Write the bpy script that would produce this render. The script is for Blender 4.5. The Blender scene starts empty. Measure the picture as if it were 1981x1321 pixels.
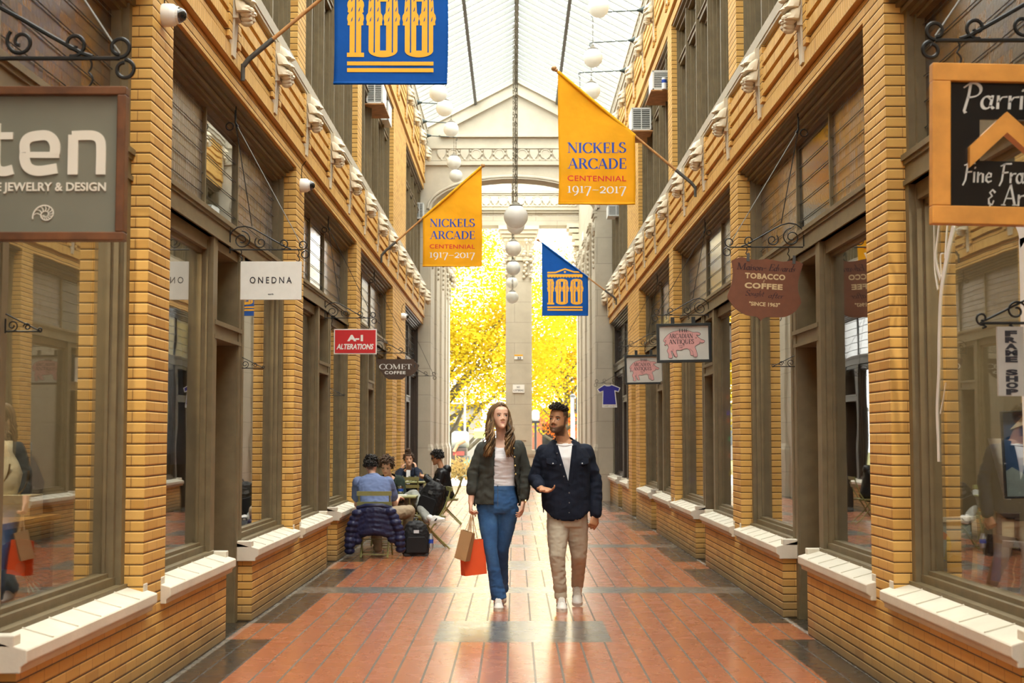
import bpy, bmesh, math, random
from mathutils import Vector, Matrix, Euler, Quaternion, noise
random.seed(7)
S = bpy.context.scene
C = S.collection
PI = math.pi
# ------------------------------------------------------------------ camera, sky, exposure
TILT, YAW, FPX, EYE = math.radians(3.84), math.radians(0.094), 2751.0, 1.5
cam = bpy.data.cameras.new('camera'); cam_o = bpy.data.objects.new('camera', cam); C.objects.link(cam_o)
cam_o.location = (0, 0, EYE); cam_o.rotation_euler = (PI / 2 + TILT, 0, YAW)
cam.sensor_width = 36.0; cam.lens = 36.0 * FPX / 1981.0; cam.clip_end = 400
cam.dof.use_dof = True; cam.dof.focus_distance = 12.4; cam.dof.aperture_fstop = 5.0
S.camera = cam_o
W = bpy.data.worlds.new('overcast_sky'); S.world = W; W.use_nodes = True
_bg = W.node_tree.nodes['Background']; _bg.inputs[0].default_value = (0.93, 0.97, 1.0, 1); _bg.inputs[1].default_value = 1.0
_tc = W.node_tree.nodes.new('ShaderNodeTexCoord'); _no = W.node_tree.nodes.new('ShaderNodeTexNoise')
_no.inputs['Scale'].default_value = 1.6; _no.inputs['Detail'].default_value = 3
_rp = W.node_tree.nodes.new('ShaderNodeValToRGB'); _rp.color_ramp.elements[0].color = (0.93, 0.96, 0.93, 1); _rp.color_ramp.elements[1].color = (1.0, 0.97, 0.88, 1)
W.node_tree.links.new(_tc.outputs['Generated'], _no.inputs['Vector']); W.node_tree.links.new(_no.outputs['Fac'], _rp.inputs[0])
W.node_tree.links.new(_rp.outputs[0], _bg.inputs[0])
_sun = bpy.data.lights.new('sun', 'SUN'); _sun.energy = .35; _sun.angle = math.radians(25); _sun.color = (1.0, 0.93, 0.82)
sun_o = bpy.data.objects.new('sun', _sun); C.objects.link(sun_o); sun_o.rotation_euler = (math.radians(20), math.radians(6), 0)
S.view_settings.view_transform = 'Standard'; S.view_settings.look = 'None'
S.view_settings.exposure = 3.1; S.view_settings.gamma = 1.0; S.view_settings.use_curve_mapping = False
S.cycles.max_bounces = 9; S.cycles.diffuse_bounces = 5; S.cycles.glossy_bounces = 4; S.cycles.transparent_max_bounces = 16
S.cycles.use_denoising = True; S.cycles.caustics_reflective = False; S.cycles.caustics_refractive = False
S.cycles.sample_clamp_indirect = 6.0

def ray(px, py):
    u = (px - 990.5) / FPX; v = (660.5 - py) / FPX
    d = Vector((u, math.cos(TILT) - v * math.sin(TILT), math.sin(TILT) + v * math.cos(TILT)))
    d.rotate(Euler((0, 0, YAW))); return d
def at_y(px, py, y): d = ray(px, py); k = y / d.y; return Vector((d.x * k, y, EYE + d.z * k))
def at_x(px, py, x): d = ray(px, py); k = x / d.x; return Vector((x, d.y * k, EYE + d.z * k))
def at_z(px, py, z): d = ray(px, py); k = (z - EYE) / d.z; return Vector((d.x * k, d.y * k, z))

# ------------------------------------------------------------------ material helpers
class NT:
    """tiny helper to write node maths"""
    def __init__(s, m): s.t = m.node_tree; s.n = s.t.nodes; s.l = s.t.links
    def _in(s, sock, v):
        if v is None: return
        if hasattr(v, 'is_linked') or hasattr(v, 'links'): s.l.new(v, sock)
        else: sock.default_value = v
    def m(s, op, a=None, b=None, c=None, clamp=False):
        n = s.n.new('ShaderNodeMath'); n.operation = op; n.use_clamp = clamp
        for i, v in enumerate((a, b, c)): s._in(n.inputs[i], v)
        return n.outputs[0]
    def mix(s, f, a, b):
        n = s.n.new('ShaderNodeMix'); n.data_type = 'RGBA'
        s._in(n.inputs[0], f); s._in(n.inputs[6], a if hasattr(a, 'links') else tuple(a) + (1,)); s._in(n.inputs[7], b if hasattr(b, 'links') else tuple(b) + (1,))
        return n.outputs[2]
    def noise(s, vec, scale, detail=3, rough=.5):
        n = s.n.new('ShaderNodeTexNoise'); s._in(n.inputs['Vector'], vec); n.inputs['Scale'].default_value = scale
        n.inputs['Detail'].default_value = detail; n.inputs['Roughness'].default_value = rough; return n.outputs['Fac']
    def white(s, vec):
        n = s.n.new('ShaderNodeTexWhiteNoise'); n.noise_dimensions = '3D'; s._in(n.inputs['Vector'], vec); return n.outputs['Value']
    def comb(s, x=0., y=0., z=0.):
        n = s.n.new('ShaderNodeCombineXYZ')
        for i, v in enumerate((x, y, z)): s._in(n.inputs[i], v)
        return n.outputs[0]
    def pos(s):
        g = s.n.new('ShaderNodeNewGeometry'); a = s.n.new('ShaderNodeSeparateXYZ'); s.l.new(g.outputs['Position'], a.inputs[0])
        b = s.n.new('ShaderNodeSeparateXYZ'); s.l.new(g.outputs['True Normal'], b.inputs[0]); return g.outputs['Position'], a.outputs, b.outputs
    def obj(s):
        g = s.n.new('ShaderNodeTexCoord'); a = s.n.new('ShaderNodeSeparateXYZ'); s.l.new(g.outputs['Object'], a.inputs[0]); return g.outputs['Object'], a.outputs
    def bump(s, h, strength=.3, dist=.01):
        n = s.n.new('ShaderNodeBump'); n.inputs['Strength'].default_value = strength; n.inputs['Distance'].default_value = dist
        s.l.new(h, n.inputs['Height']); return n.outputs[0]
    def ramp(s, f, stops):
        n = s.n.new('ShaderNodeValToRGB'); s.l.new(f, n.inputs[0]); e = n.color_ramp.elements
        while len(e) < len(stops): e.new(.5)
        for k, (p, c) in zip(e, stops): k.position = p; k.color = tuple(c) + (1,)
        return n.outputs[0]
def newmat(name, col=(.5, .5, .5), rough=.6, metal=0., spec=.5):
    m = bpy.data.materials.new(name); m.use_nodes = True; b = m.node_tree.nodes['Principled BSDF']
    b.inputs['Base Color'].default_value = tuple(col) + (1,); b.inputs['Roughness'].default_value = rough; b.inputs['Metallic'].default_value = metal
    b.inputs['Specular IOR Level'].default_value = spec
    return m, NT(m), b
def srgb(r, g, b):
    f = lambda c: (c / 255 / 12.92) if c <= 10 else ((c / 255 + .055) / 1.055) ** 2.4
    return (f(r), f(g), f(b))
def simple(name, col, rough=.6, metal=0., var=.12, scale=18., bump=0., bscale=120., spec=.5):
    """plain painted/cloth/metal surface with a little mottling"""
    m, t, b = newmat(name, col, rough, metal, spec)
    o, xyz = t.obj()
    if var:
        f = t.noise(o, scale, 4); c0 = [max(0, c * (1 - var)) for c in col]; c1 = [min(1, c * (1 + var)) for c in col]
        t.l.new(t.ramp(f, [(.3, c0), (.7, c1)]), b.inputs['Base Color'])
    if bump: t.l.new(t.bump(t.noise(o, bscale, 3), bump, .004), b.inputs['Normal'])
    return m

# ------------------------------------------------------------------ mesh builder
class MB:
    def __init__(s, tf=None): s.v, s.f, s.k, s.tf = [], [], [], tf
    def add(s, vs, fs, k=0):
        o = len(s.v); s.v += [tuple(s.tf(*p)) if s.tf else tuple(p) for p in vs]
        s.f += [tuple(i + o for i in f) for f in fs]; s.k += [k] * len(fs); return s
    def box(s, x0, x1, y0, y1, z0, z1, k=0):
        return s.add([(x0, y0, z0), (x1, y0, z0), (x1, y1, z0), (x0, y1, z0), (x0, y0, z1), (x1, y0, z1), (x1, y1, z1), (x0, y1, z1)],
                     [(0, 3, 2, 1), (4, 5, 6, 7), (0, 1, 5, 4), (1, 2, 6, 5), (2, 3, 7, 6), (3, 0, 4, 7)], k)
    def loft(s, rings, k=0, cap=True, closed=True):
        n = len(rings[0]); vs = [p for r in rings for p in r]; fs = []
        for i in range(len(rings) - 1):
            for j in range(n if closed else n - 1):
                a, b = i * n + j, i * n + (j + 1) % n; fs.append((a, b, b + n, a + n))
        if cap: fs.append(tuple(range(n - 1, -1, -1))); fs.append(tuple(range((len(rings) - 1) * n, len(rings) * n)))
        return s.add(vs, fs, k)
    def prism(s, pts, f0, f1, k=0):
        """polygon pts extruded between the two point functions f0(u,v) and f1(u,v)"""
        return s.loft([[f0(*p) for p in pts], [f1(*p) for p in pts]], k)
    def tube(s, pts, r, n=8, k=0, closed=False, cap=True):
        pts = [Vector(p) for p in pts]; m = len(pts); rr = r if isinstance(r, (list, tuple)) else [r] * m
        rings = []; up = None
        for i, p in enumerate(pts):
            a = pts[i - 1] if (i or closed) else p; b = pts[(i + 1) % m] if (i < m - 1 or closed) else p
            t = (b - a).normalized() if (b - a).length > 1e-9 else Vector((0, 0, 1))
            if up is None: up = Vector((0, 0, 1)) if abs(t.z) < .9 else Vector((1, 0, 0))
            u = (up - t * up.dot(t)); u = u.normalized() if u.length > 1e-6 else t.orthogonal().normalized(); w = t.cross(u); up = u
            rings.append([p + (u * math.cos(q * 2 * PI / n) + w * math.sin(q * 2 * PI / n)) * rr[i] for q in range(n)])
        if closed: rings.append(rings[0]); cap = False
        return s.loft(rings, k, cap)
    def lathe(s, prof, c=(0, 0, 0), n=24, k=0, axis='z'):
        ax = {'z': lambda r, a, h: (c[0] + r * math.cos(a), c[1] + r * math.sin(a), c[2] + h),
              'y': lambda r, a, h: (c[0] + r * math.cos(a), c[1] + h, c[2] + r * math.sin(a)),
              'x': lambda r, a, h: (c[0] + h, c[1] + r * math.cos(a), c[2] + r * math.sin(a))}[axis]
        return s.loft([[ax(max(r, 1e-4), 2 * PI * q / n, h) for q in range(n)] for r, h in prof], k)
    def ball(s, c, r, n=16, k=0, m=None, sc=(1, 1, 1)):
        m = m or max(4, n // 2)
        prof = [(r * math.sin(PI * i / m), -r * math.cos(PI * i / m)) for i in range(m + 1)]
        return s.loft([[(c[0] + max(q, 1e-4) * math.cos(2 * PI * j / n) * sc[0], c[1] + max(q, 1e-4) * math.sin(2 * PI * j / n) * sc[1], c[2] + h * sc[2]) for j in range(n)] for q, h in prof], k)
    def build(s, name, mat, parent=None, smooth=False, bevel=0., sub=0):
        me = bpy.data.meshes.new(name); o = bpy.data.objects.new(name, me)
        org = Vector((0, 0, 0))
        if parent is not None:
            q = parent
            while q is not None: org += q.location; q = q.parent
        elif s.v:
            xs, ys, zs = zip(*s.v); org = Vector(((min(xs) + max(xs)) / 2, (min(ys) + max(ys)) / 2, min(zs)))
        me.from_pydata([(x - org.x, y - org.y, z - org.z) for x, y, z in s.v], [], s.f)
        for m in (mat if isinstance(mat, (list, tuple)) else [mat]): me.materials.append(m)
        for p, k in zip(me.polygons, s.k): p.material_index = k
        bm = bmesh.new(); bm.from_mesh(me); bmesh.ops.recalc_face_normals(bm, faces=bm.faces); bm.to_mesh(me); bm.free()
        if smooth:
            for p in me.polygons: p.use_smooth = True
            if smooth != 'all':
                md = o.modifiers.new('s', 'EDGE_SPLIT'); md.split_angle = math.radians(40)
        if bevel: b = o.modifiers.new('b', 'BEVEL'); b.width = bevel; b.segments = 2; b.limit_method = 'ANGLE'
        if sub: b = o.modifiers.new('u', 'SUBSURF'); b.levels = b.render_levels = sub
        C.objects.link(o)
        if parent is not None: o.parent = parent
        else: o.location = org
        return o
def tag(o, label, cat, group=None, kind=None):
    if label: o['label'] = label
    if cat: o['category'] = cat
    if group: o['group'] = group
    if kind: o['kind'] = kind
    return o
def thing(name, label, cat, loc=(0, 0, 0), group=None, kind=None):
    o = bpy.data.objects.new(name, None); o.empty_display_size = .1; C.objects.link(o); o.location = loc
    return tag(o, label, cat, group, kind)
def struct(name, label=None): o = thing(name, label, None, kind='structure'); return o
def S_(o, label=None):
    o['kind'] = 'structure'
    if label: o['label'] = label
    return o
def dup(root, loc, label=None, group=None):
    r = root.copy(); C.objects.link(r); r.location = loc
    if label: r['label'] = label
    if group: r['group'] = group
    for ch in list(root.children):
        c = ch.copy(); C.objects.link(c); c.parent = r
        for g in list(ch.children):
            d = g.copy(); C.objects.link(d); d.parent = c
    return r
def arc(cx, cy, r, a0, a1, n=12, ry=None):
    ry = ry or r
    return [(cx + r * math.cos(math.radians(a0 + (a1 - a0) * i / n)), cy + ry * math.sin(math.radians(a0 + (a1 - a0) * i / n))) for i in range(n + 1)]
# ------------------------------------------------------------------ materials of the building
def brick_mat(name, soldier=False, base=(.65, .385, .10), dirt=True):
    m, t, b = newmat(name, base, .62, 0, .35)
    p, P, N = t.pos()
    isx = t.m('GREATER_THAN', t.m('ABSOLUTE', N[0]), .5)
    u = t.m('ADD', t.m('MULTIPLY', isx, P[1]), t.m('MULTIPLY', t.m('SUBTRACT', 1., isx), P[0])); v = P[2]
    if soldier:
        q = t.m('DIVIDE', u, .066); fr = t.m('FRACT', q); rid = t.m('FLOOR', q); cid = t.m('FLOOR', t.m('DIVIDE', v, .21))
        jh = t.m('LESS_THAN', fr, .07); jv = t.m('LESS_THAN', fr, .0); h = t.m('SMOOTH_MIN', fr, t.m('SUBTRACT', 1., fr), .1)
    else:
        q = t.m('DIVIDE', v, .0633); fr = t.m('FRACT', q); rid = t.m('FLOOR', q)
        off = t.m('MULTIPLY', t.m('FLOORED_MODULO', rid, 2.), .5)
        uu = t.m('ADD', t.m('DIVIDE', u, .212), off); fu = t.m('FRACT', uu); cid = t.m('FLOOR', uu)
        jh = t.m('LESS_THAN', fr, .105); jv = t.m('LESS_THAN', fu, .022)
        h = t.m('MINIMUM', t.m('MULTIPLY', fr, 5., clamp=True), t.m('MULTIPLY', t.m('SUBTRACT', 1., fr), 9., clamp=True))
    rnd = t.white(t.comb(rid, cid, isx))
    B = [base, (base[0] * .8, base[1] * .74, base[2] * .66), (min(1, base[0] * 1.1), base[1] * 1.14, base[2] * 1.3)]
    c = t.ramp(rnd, [(0, B[1]), (.25, B[0]), (.7, B[0]), (1, B[2])])
    g = t.noise(p, 26, 5, .7); c = t.mix(t.m('MULTIPLY', g, .22), c, (base[0] * .5, base[1] * .42, base[2] * .35))
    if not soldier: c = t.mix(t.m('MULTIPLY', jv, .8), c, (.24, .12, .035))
    c = t.mix(t.m('MULTIPLY', jh, .55 if soldier else .93), c, (.06, .034, .018))  # dark mortar joints, with the shade of their recess put into the colour
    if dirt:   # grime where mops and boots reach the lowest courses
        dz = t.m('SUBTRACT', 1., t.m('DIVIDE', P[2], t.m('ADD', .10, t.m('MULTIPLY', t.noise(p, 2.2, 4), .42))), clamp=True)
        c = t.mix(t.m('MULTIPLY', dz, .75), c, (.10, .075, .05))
    t.l.new(c, b.inputs['Base Color']); t.l.new(t.bump(h, .55, .012), b.inputs['Normal'])
    return m
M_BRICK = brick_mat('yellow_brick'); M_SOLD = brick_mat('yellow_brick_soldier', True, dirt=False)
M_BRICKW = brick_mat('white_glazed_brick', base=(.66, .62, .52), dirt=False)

def floor_mat():
    m, t, b = newmat('red_brick_paving', (.35, .1, .04), .3)
    p, P, N = t.pos(); x, y = P[0], P[1]
    xc = t.m('SUBTRACT', x, .06); ax = t.m('ABSOLUTE', xc)
    bay = t.m('DIVIDE', t.m('SUBTRACT', y, 8.44), 5.66); fb = t.m('FRACT', bay)           # 0 = at a pillar, .5 = at the doors
    d0 = t.m('MULTIPLY', t.m('MINIMUM', fb, t.m('SUBTRACT', 1., fb)), 5.66)                # metres to nearest pillar axis
    dd = t.m('MULTIPLY', t.m('ABSOLUTE', t.m('SUBTRACT', fb, .478)), 5.66)                 # metres to door axis
    band = t.m('LESS_THAN', d0, .28)
    border = t.m('MULTIPLY', t.m('GREATER_THAN', ax, 1.86), t.m('GREATER_THAN', dd, .46))
    recess = t.m('GREATER_THAN', ax, 2.2)
    panel = t.m('MULTIPLY', t.m('LESS_THAN', dd, .6), t.m('LESS_THAN', ax, .66))
    cu = t.m('DIVIDE', t.m('ADD', xc, 20.), .176); fu = t.m('FRACT', cu); iu = t.m('FLOOR', cu)
    cv = t.m('DIVIDE', y, .0745); fv = t.m('FRACT', cv); iv = t.m('FLOOR', cv)
    lu = t.m('LESS_THAN', fu, .085); lv = t.m('LESS_THAN', fv, .09)
    rnd = t.white(t.comb(iu, iv, 0.)); n = t.noise(p, 1.3, 5, .6); n2 = t.noise(p, 60, 3)
    red = t.ramp(rnd, [(0, (.315, .088, .032)), (.5, (.33, .094, .035)), (1, (.345, .10, .038))])
    red = t.mix(t.m('MULTIPLY', n, .3), red, (.37, .15, .075))
    red = t.mix(t.m('MULTIPLY', lv, .24), red, (.13, .05, .025))
    red = t.mix(t.m('MULTIPLY', lu, .96), red, (.085, .075, .058))
    slate = t.ramp(t.noise(p, 9, 5), [(.3, (.085, .082, .072)), (.7, (.15, .142, .122))])
    wv = t.m('FRACT', t.m('DIVIDE', t.m('ADD', y, t.m('MULTIPLY', n2, .006)), .04)); bl = t.m('LESS_THAN', wv, .16)
    black = t.mix(t.m('MULTIPLY', bl, .35), (.016, .0145, .012), (.09, .08, .065))
    c = t.mix(panel, red, slate); c = t.mix(border, c, black); c = t.mix(recess, c, black); c = t.mix(band, c, slate)
    cem = t.m('MULTIPLY', t.m('GREATER_THAN', ax, 2.165), t.m('LESS_THAN', ax, 2.21)); c = t.mix(t.m('MULTIPLY', cem, t.m('MULTIPLY', n, .9)), c, (.45, .42, .36))
    t.l.new(c, b.inputs['Base Color'])
    hgt = t.m('SUBTRACT', 1., t.m('MAXIMUM', lu, t.m('MULTIPLY', lv, .5)))
    t.l.new(t.bump(t.m('SUBTRACT', 1., lu), .12, .004), b.inputs['Normal'])
    rg = t.m('ADD', .20, t.m('MULTIPLY', t.noise(p, 5, 4), .14)); rg = t.m('MAXIMUM', rg, t.m('MULTIPLY', t.m('MULTIPLY', lu, t.m('SUBTRACT', 1., t.m('MAXIMUM', panel, band))), .75))
    t.l.new(rg, b.inputs['Roughness']); b.inputs['Specular IOR Level'].default_value = .55; b.inputs['Coat Weight'].default_value = .55; b.inputs['Coat Roughness'].default_value = .20
    return m
M_FLOOR = floor_mat()

def stone_mat(name, base, bw=.0, bh=.0, rough=.7):
    m, t, b = newmat(name, base, rough, 0, .3); p, P, N = t.pos()
    c = t.ramp(t.noise(p, 2.4, 6, .65), [(.3, [v * .86 for v in base]), (.7, [min(1, v * 1.06) for v in base])])
    c = t.mix(t.m('MULTIPLY', t.noise(p, 45, 3), .25), c, [v * .78 for v in base])
    if bw:
        isx = t.m('GREATER_THAN', t.m('ABSOLUTE', N[0]), .5)
        u = t.m('ADD', t.m('MULTIPLY', isx, P[1]), t.m('MULTIPLY', t.m('SUBTRACT', 1., isx), P[0]))
        q = t.m('DIVIDE', P[2], bh); r = t.m('FLOOR', q); uu = t.m('ADD', t.m('DIVIDE', u, bw), t.m('MULTIPLY', t.m('FLOORED_MODULO', r, 2.), .5))
        j = t.m('MAXIMUM', t.m('LESS_THAN', t.m('FRACT', q), .016), t.m('LESS_THAN', t.m('FRACT', uu), .008))
        rnd = t.white(t.comb(r, t.m('FLOOR', uu), 0.)); c = t.mix(t.m('MULTIPLY', rnd, .35), c, [v * .84 for v in base]); c = t.mix(t.m('MULTIPLY', j, .75), c, [v * .42 for v in base])
    t.l.new(c, b.inputs['Base Color']); t.l.new(t.bump(t.noise(p, 70, 4), .15, .006), b.inputs['Normal']); return m
M_STONE = stone_mat('cream_limestone', (.46, .415, .32), 1.3, .62)
M_STONE_P = stone_mat('cream_terracotta', (.50, .455, .36))
M_SILL = stone_mat('sill_stone', (.66, .61, .50))
M_CORB = stone_mat('corbel_stone', (.64, .57, .43))
M_WOOD = simple('taupe_painted_wood', (.155, .118, .060), .5, var=.14, scale=9, bump=.12, bscale=60)
M_WOODL = simple('pale_taupe_painted_wood', (.30, .245, .165), .5, var=.1, scale=9)
M_DARK = simple('dark_brown_door_wood', (.035, .017, .009), .4, var=.3, scale=14)
M_DARKW = simple('dark_stained_frame', (.035, .022, .014), .45, var=.2, scale=10)
M_IRON = simple('black_wrought_iron', (.012, .012, .011), .45, .4, var=.2)
M_BRASS = simple('brass', (.55, .36, .12), .28, 1., var=.05)
M_WHITE = simple('white_paint', (.78, .78, .75), .45, var=.04)
M_STEEL = simple('white_painted_steel', (.23, .24, .225), .5, var=.06)
M_RIDGE = simple('grey_painted_steel', (.07, .07, .065), .5, var=.2)
M_SHOP = simple('shop_interior_plaster', (.20, .165, .105), .8, var=.1, scale=3)
M_SHOPF = simple('shop_display_deck', (.42, .39, .33), .6, var=.1, scale=5)

def glass_mat(name, tint=(.92, .95, .92), base=.07, gain=1.25):
    m = bpy.data.materials.new(name); m.use_nodes = True; t = NT(m); t.n.clear()
    o = t.n.new('ShaderNodeOutputMaterial'); mx = t.n.new('ShaderNodeMixShader'); tr = t.n.new('ShaderNodeBsdfTransparent'); gl = t.n.new('ShaderNodeBsdfGlossy')
    tr.inputs[0].default_value = tuple(tint) + (1,); gl.inputs['Roughness'].default_value = 0.012
    fr = t.n.new('ShaderNodeLayerWeight'); fr.inputs[0].default_value = .5
    p, P, N = t.pos(); t.l.new(t.bump(t.noise(p, 1.1, 2), .10, .01), gl.inputs['Normal'])
    t.l.new(t.m('ADD', base, t.m('MULTIPLY', t.m('POWER', fr.outputs['Facing'], 4.), gain), clamp=True), mx.inputs[0])
    t.l.new(tr.outputs[0], mx.inputs[1]); t.l.new(gl.outputs[0], mx.inputs[2]); t.l.new(mx.outputs[0], o.inputs[0]); return m
M_GLASS = glass_mat('shop_window_glass', (.94, .96, .93), .13, 1.35); M_GLASS_UP = glass_mat('upper_window_glass', (.7, .73, .68), .34, 1.3)
M_ROOFG = glass_mat('skylight_glass', (.97, .98, .98), .0, .35)

def leaded_mat(name, cols, rough=.22):
    m, t, b = newmat(name, cols[0], rough, 0, .6); p, P, N = t.pos()
    q = t.m('DIVIDE', P[1], .062); f = t.m('FRACT', q); i = t.m('FLOOR', q); z = t.m('DIVIDE', P[2], .155); fz = t.m('FRACT', z); iz = t.m('FLOOR', z)
    big = t.white(t.comb(t.m('FLOOR', t.m('DIVIDE', i, 3.)), iz, 4.)); rnd = t.m('ADD', t.m('MULTIPLY', t.white(t.comb(i, iz, 1.)), .35), t.m('MULTIPLY', big, .65))
    n = len(cols); c = t.ramp(rnd, [(k / (n - 1), cols[k]) for k in range(n)])
    st = t.noise(t.comb(0., t.m('MULTIPLY', P[1], 60.), t.m('MULTIPLY', P[2], 14.)), 1., 4, .7); c = t.mix(t.m('MULTIPLY', st, .55), c, [v * .45 for v in cols[n // 2]])
    lead = t.m('MAXIMUM', t.m('LESS_THAN', f, .10), t.m('LESS_THAN', fz, .055)); c = t.mix(lead, c, (.02, .018, .016)); t.l.new(c, b.inputs['Base Color'])
    t.l.new(t.bump(t.m('ADD', t.m('MULTIPLY', t.noise(p, 40, 3), .5), t.m('MULTIPLY', lead, 1.5)), .35, .006), b.inputs['Normal']); return m
M_LEAD_L = leaded_mat('leaded_lavender_glass', [(.17, .15, .14), (.26, .235, .22), (.22, .19, .16), (.30, .28, .27)])
M_LEAD_R = leaded_mat('leaded_amber_glass', [(.13, .105, .08), (.24, .20, .17), (.30, .16, .035), (.27, .23, .20)])
M_LEAD_D = leaded_mat('leaded_clear_dark_glass', [(.02, .02, .018), (.045, .045, .04), (.03, .028, .022)], .1)
M_LEAD_B = leaded_mat('leaded_blue_and_amber_glass', [(.055, .055, .05), (.075, .07, .055), (.20, .09, .02), (.05, .05, .045), (.025, .05, .13)])
# ------------------------------------------------------------------ the arcade: walls, shopfronts, windows
XC = .045; HW = 2.19
H0, H1, H2, H3 = 4.15, 5.1, 7.35, 8.35      # shopfront head, cornice top, upper window head, roof cornice
YN, YE = -15.0, 33.4                          # arcade runs from behind the camera to the stone end screen
def side_tf(sd): return (lambda d, y, z: (XC + sd * (HW - d), y, z))
SIDES = {'left': -1, 'right': 1}
PIL = {'left': [(2.7, 3.22), (8.28, 8.80), (13.85, 14.38), (19.22, 19.75), (25.0, 25.95)],
       'right': [(2.85, 3.37), (8.45, 8.97), (14.09, 14.61), (19.9, 20.42), (25.4, 26.2)]}
DOOR = {'left': [(5.2, 6.2), (10.68, 11.72), (16.38, 17.32), (21.95, 22.85)], 'right': [(5.35, 6.35), (10.95, 11.95), (16.75, 17.65), (22.5, 23.35)]}
COR0 = {'left': 6.75, 'right': 6.95}
win_n = [0]; door_n = [0]

def corbel_mesh():
    """terracotta drop: overlapping bell leaves above a bunch of fruit, on a tapering slab"""
    b = MB()
    for row, (z, w, n) in enumerate(((-.02, .10, 2), (-.10, .15, 3), (-.19, .16, 3))):
        for i in range(n):
            y = (i - (n - 1) / 2) * (.062); d = .055 + (.012 if i == n // 2 else 0)
            rings = []
            for s, r, dd in ((0, .012, .6), (.03, .030, .9), (.07, .036, 1.05), (.105, .044, 1.25), (.115, .036, 1.2), (.11, .004, 1.1)):
                rings.append([(d * dd + r * math.cos(a) * .9, y + r * math.sin(a), z - s) for a in [2 * PI * k / 8 for k in range(8)]])
            b.loft(rings)
    rnd = random.Random(3)
    for z, k in ((-.275, 4), (-.305, 3), (-.335, 2), (-.36, 1)):
        for i in range(k):
            b.ball((.078 + .010 * (i % 2), (i - (k - 1) / 2) * .043 + rnd.uniform(-.004, .004), z), .030, 10)
    b.box(0, .045, -.065, .065, -.34, .0)
    b.loft([[(0, -.055, -.30), (.03, -.055, -.30), (.03, .055, -.30), (0, .055, -.30)], [(0, -.05, -.62), (.018, -.05, -.62), (.018, .05, -.62), (0, .05, -.62)]])
    return b
COR = corbel_mesh()

def frieze(sd, name, wall, zb, zt, y0, y1):
    """brick band with its grooves between shopfront head zb and cornice underside zt"""
    T = side_tf(sd); b = MB(T); s = MB(T)
    b.box(-.34, 0, y0, y1, zb, zb + .127)                    # two stretcher courses of the lintel
    b.box(-.34, -.012, y0, y1, zb + .127, zb + .15)
    s.box(-.34, .038, y0, y1, zb + .15, zb + .165); s.box(-.34, .03, y0, y1, zb + .165, zb + .275)   # soldier course, overhanging
    b.box(-.34, .012, y0, y1, zb + .275, zt)
    c0 = COR0['left' if sd < 0 else 'right']; step = 1.878
    ys = [c0 + step * i for i in range(-13, 16) if y0 + .2 < c0 + step * i < y1 - .1]
    for a, c in zip(ys[:-1], ys[1:]):                        # raised panel courses between the corbels
        a2, c2 = a + .22, c - .22
        b.box(-.1, .05, a + .11, a2, zb + .30, zt - .02); b.box(-.1, .05, c2, c - .11, zb + .30, zt - .02)
        for z in (zt - .10, zt - .235, zt - .37, ): s.box(-.1, .046, a2 + .0, c2, z - .088, z)
        b.box(-.1, .022, a2, c2, zb + .275, zt - .49)
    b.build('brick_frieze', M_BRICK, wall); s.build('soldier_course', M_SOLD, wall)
    first = None
    for i, y in enumerate(ys):
        if y < 5.5: continue
        if first is None:
            o = MB(lambda d, yy, z: (XC + sd * (HW - .015 - d * 1.55), yy * 1.15 + y, z + zt - .005)); o.v = [o.tf(*p) for p in COR.v]; o.f = COR.f; o.k = COR.k
            first = o.build('garland_corbel', M_CORB, wall, smooth=True); y00 = y
        else:
            q = first.copy(); C.objects.link(q); q.parent = wall; q.location = (0, y - y00, 0)

def fluted(b, d0, d1, y0, y1, z0, z1, n=4):
    """moulded stile: thin stepped fillets across its face"""
    b.box(d0 - .03, d1 - .012, y0, y1, z0, z1)
    for i in range(n): w = (y1 - y0) / n; b.box(d1 - .014, d1 + (.004 if i % 2 else -.006), y0 + w * i + .002, y0 + w * (i + .72), z0, z1)

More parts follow.
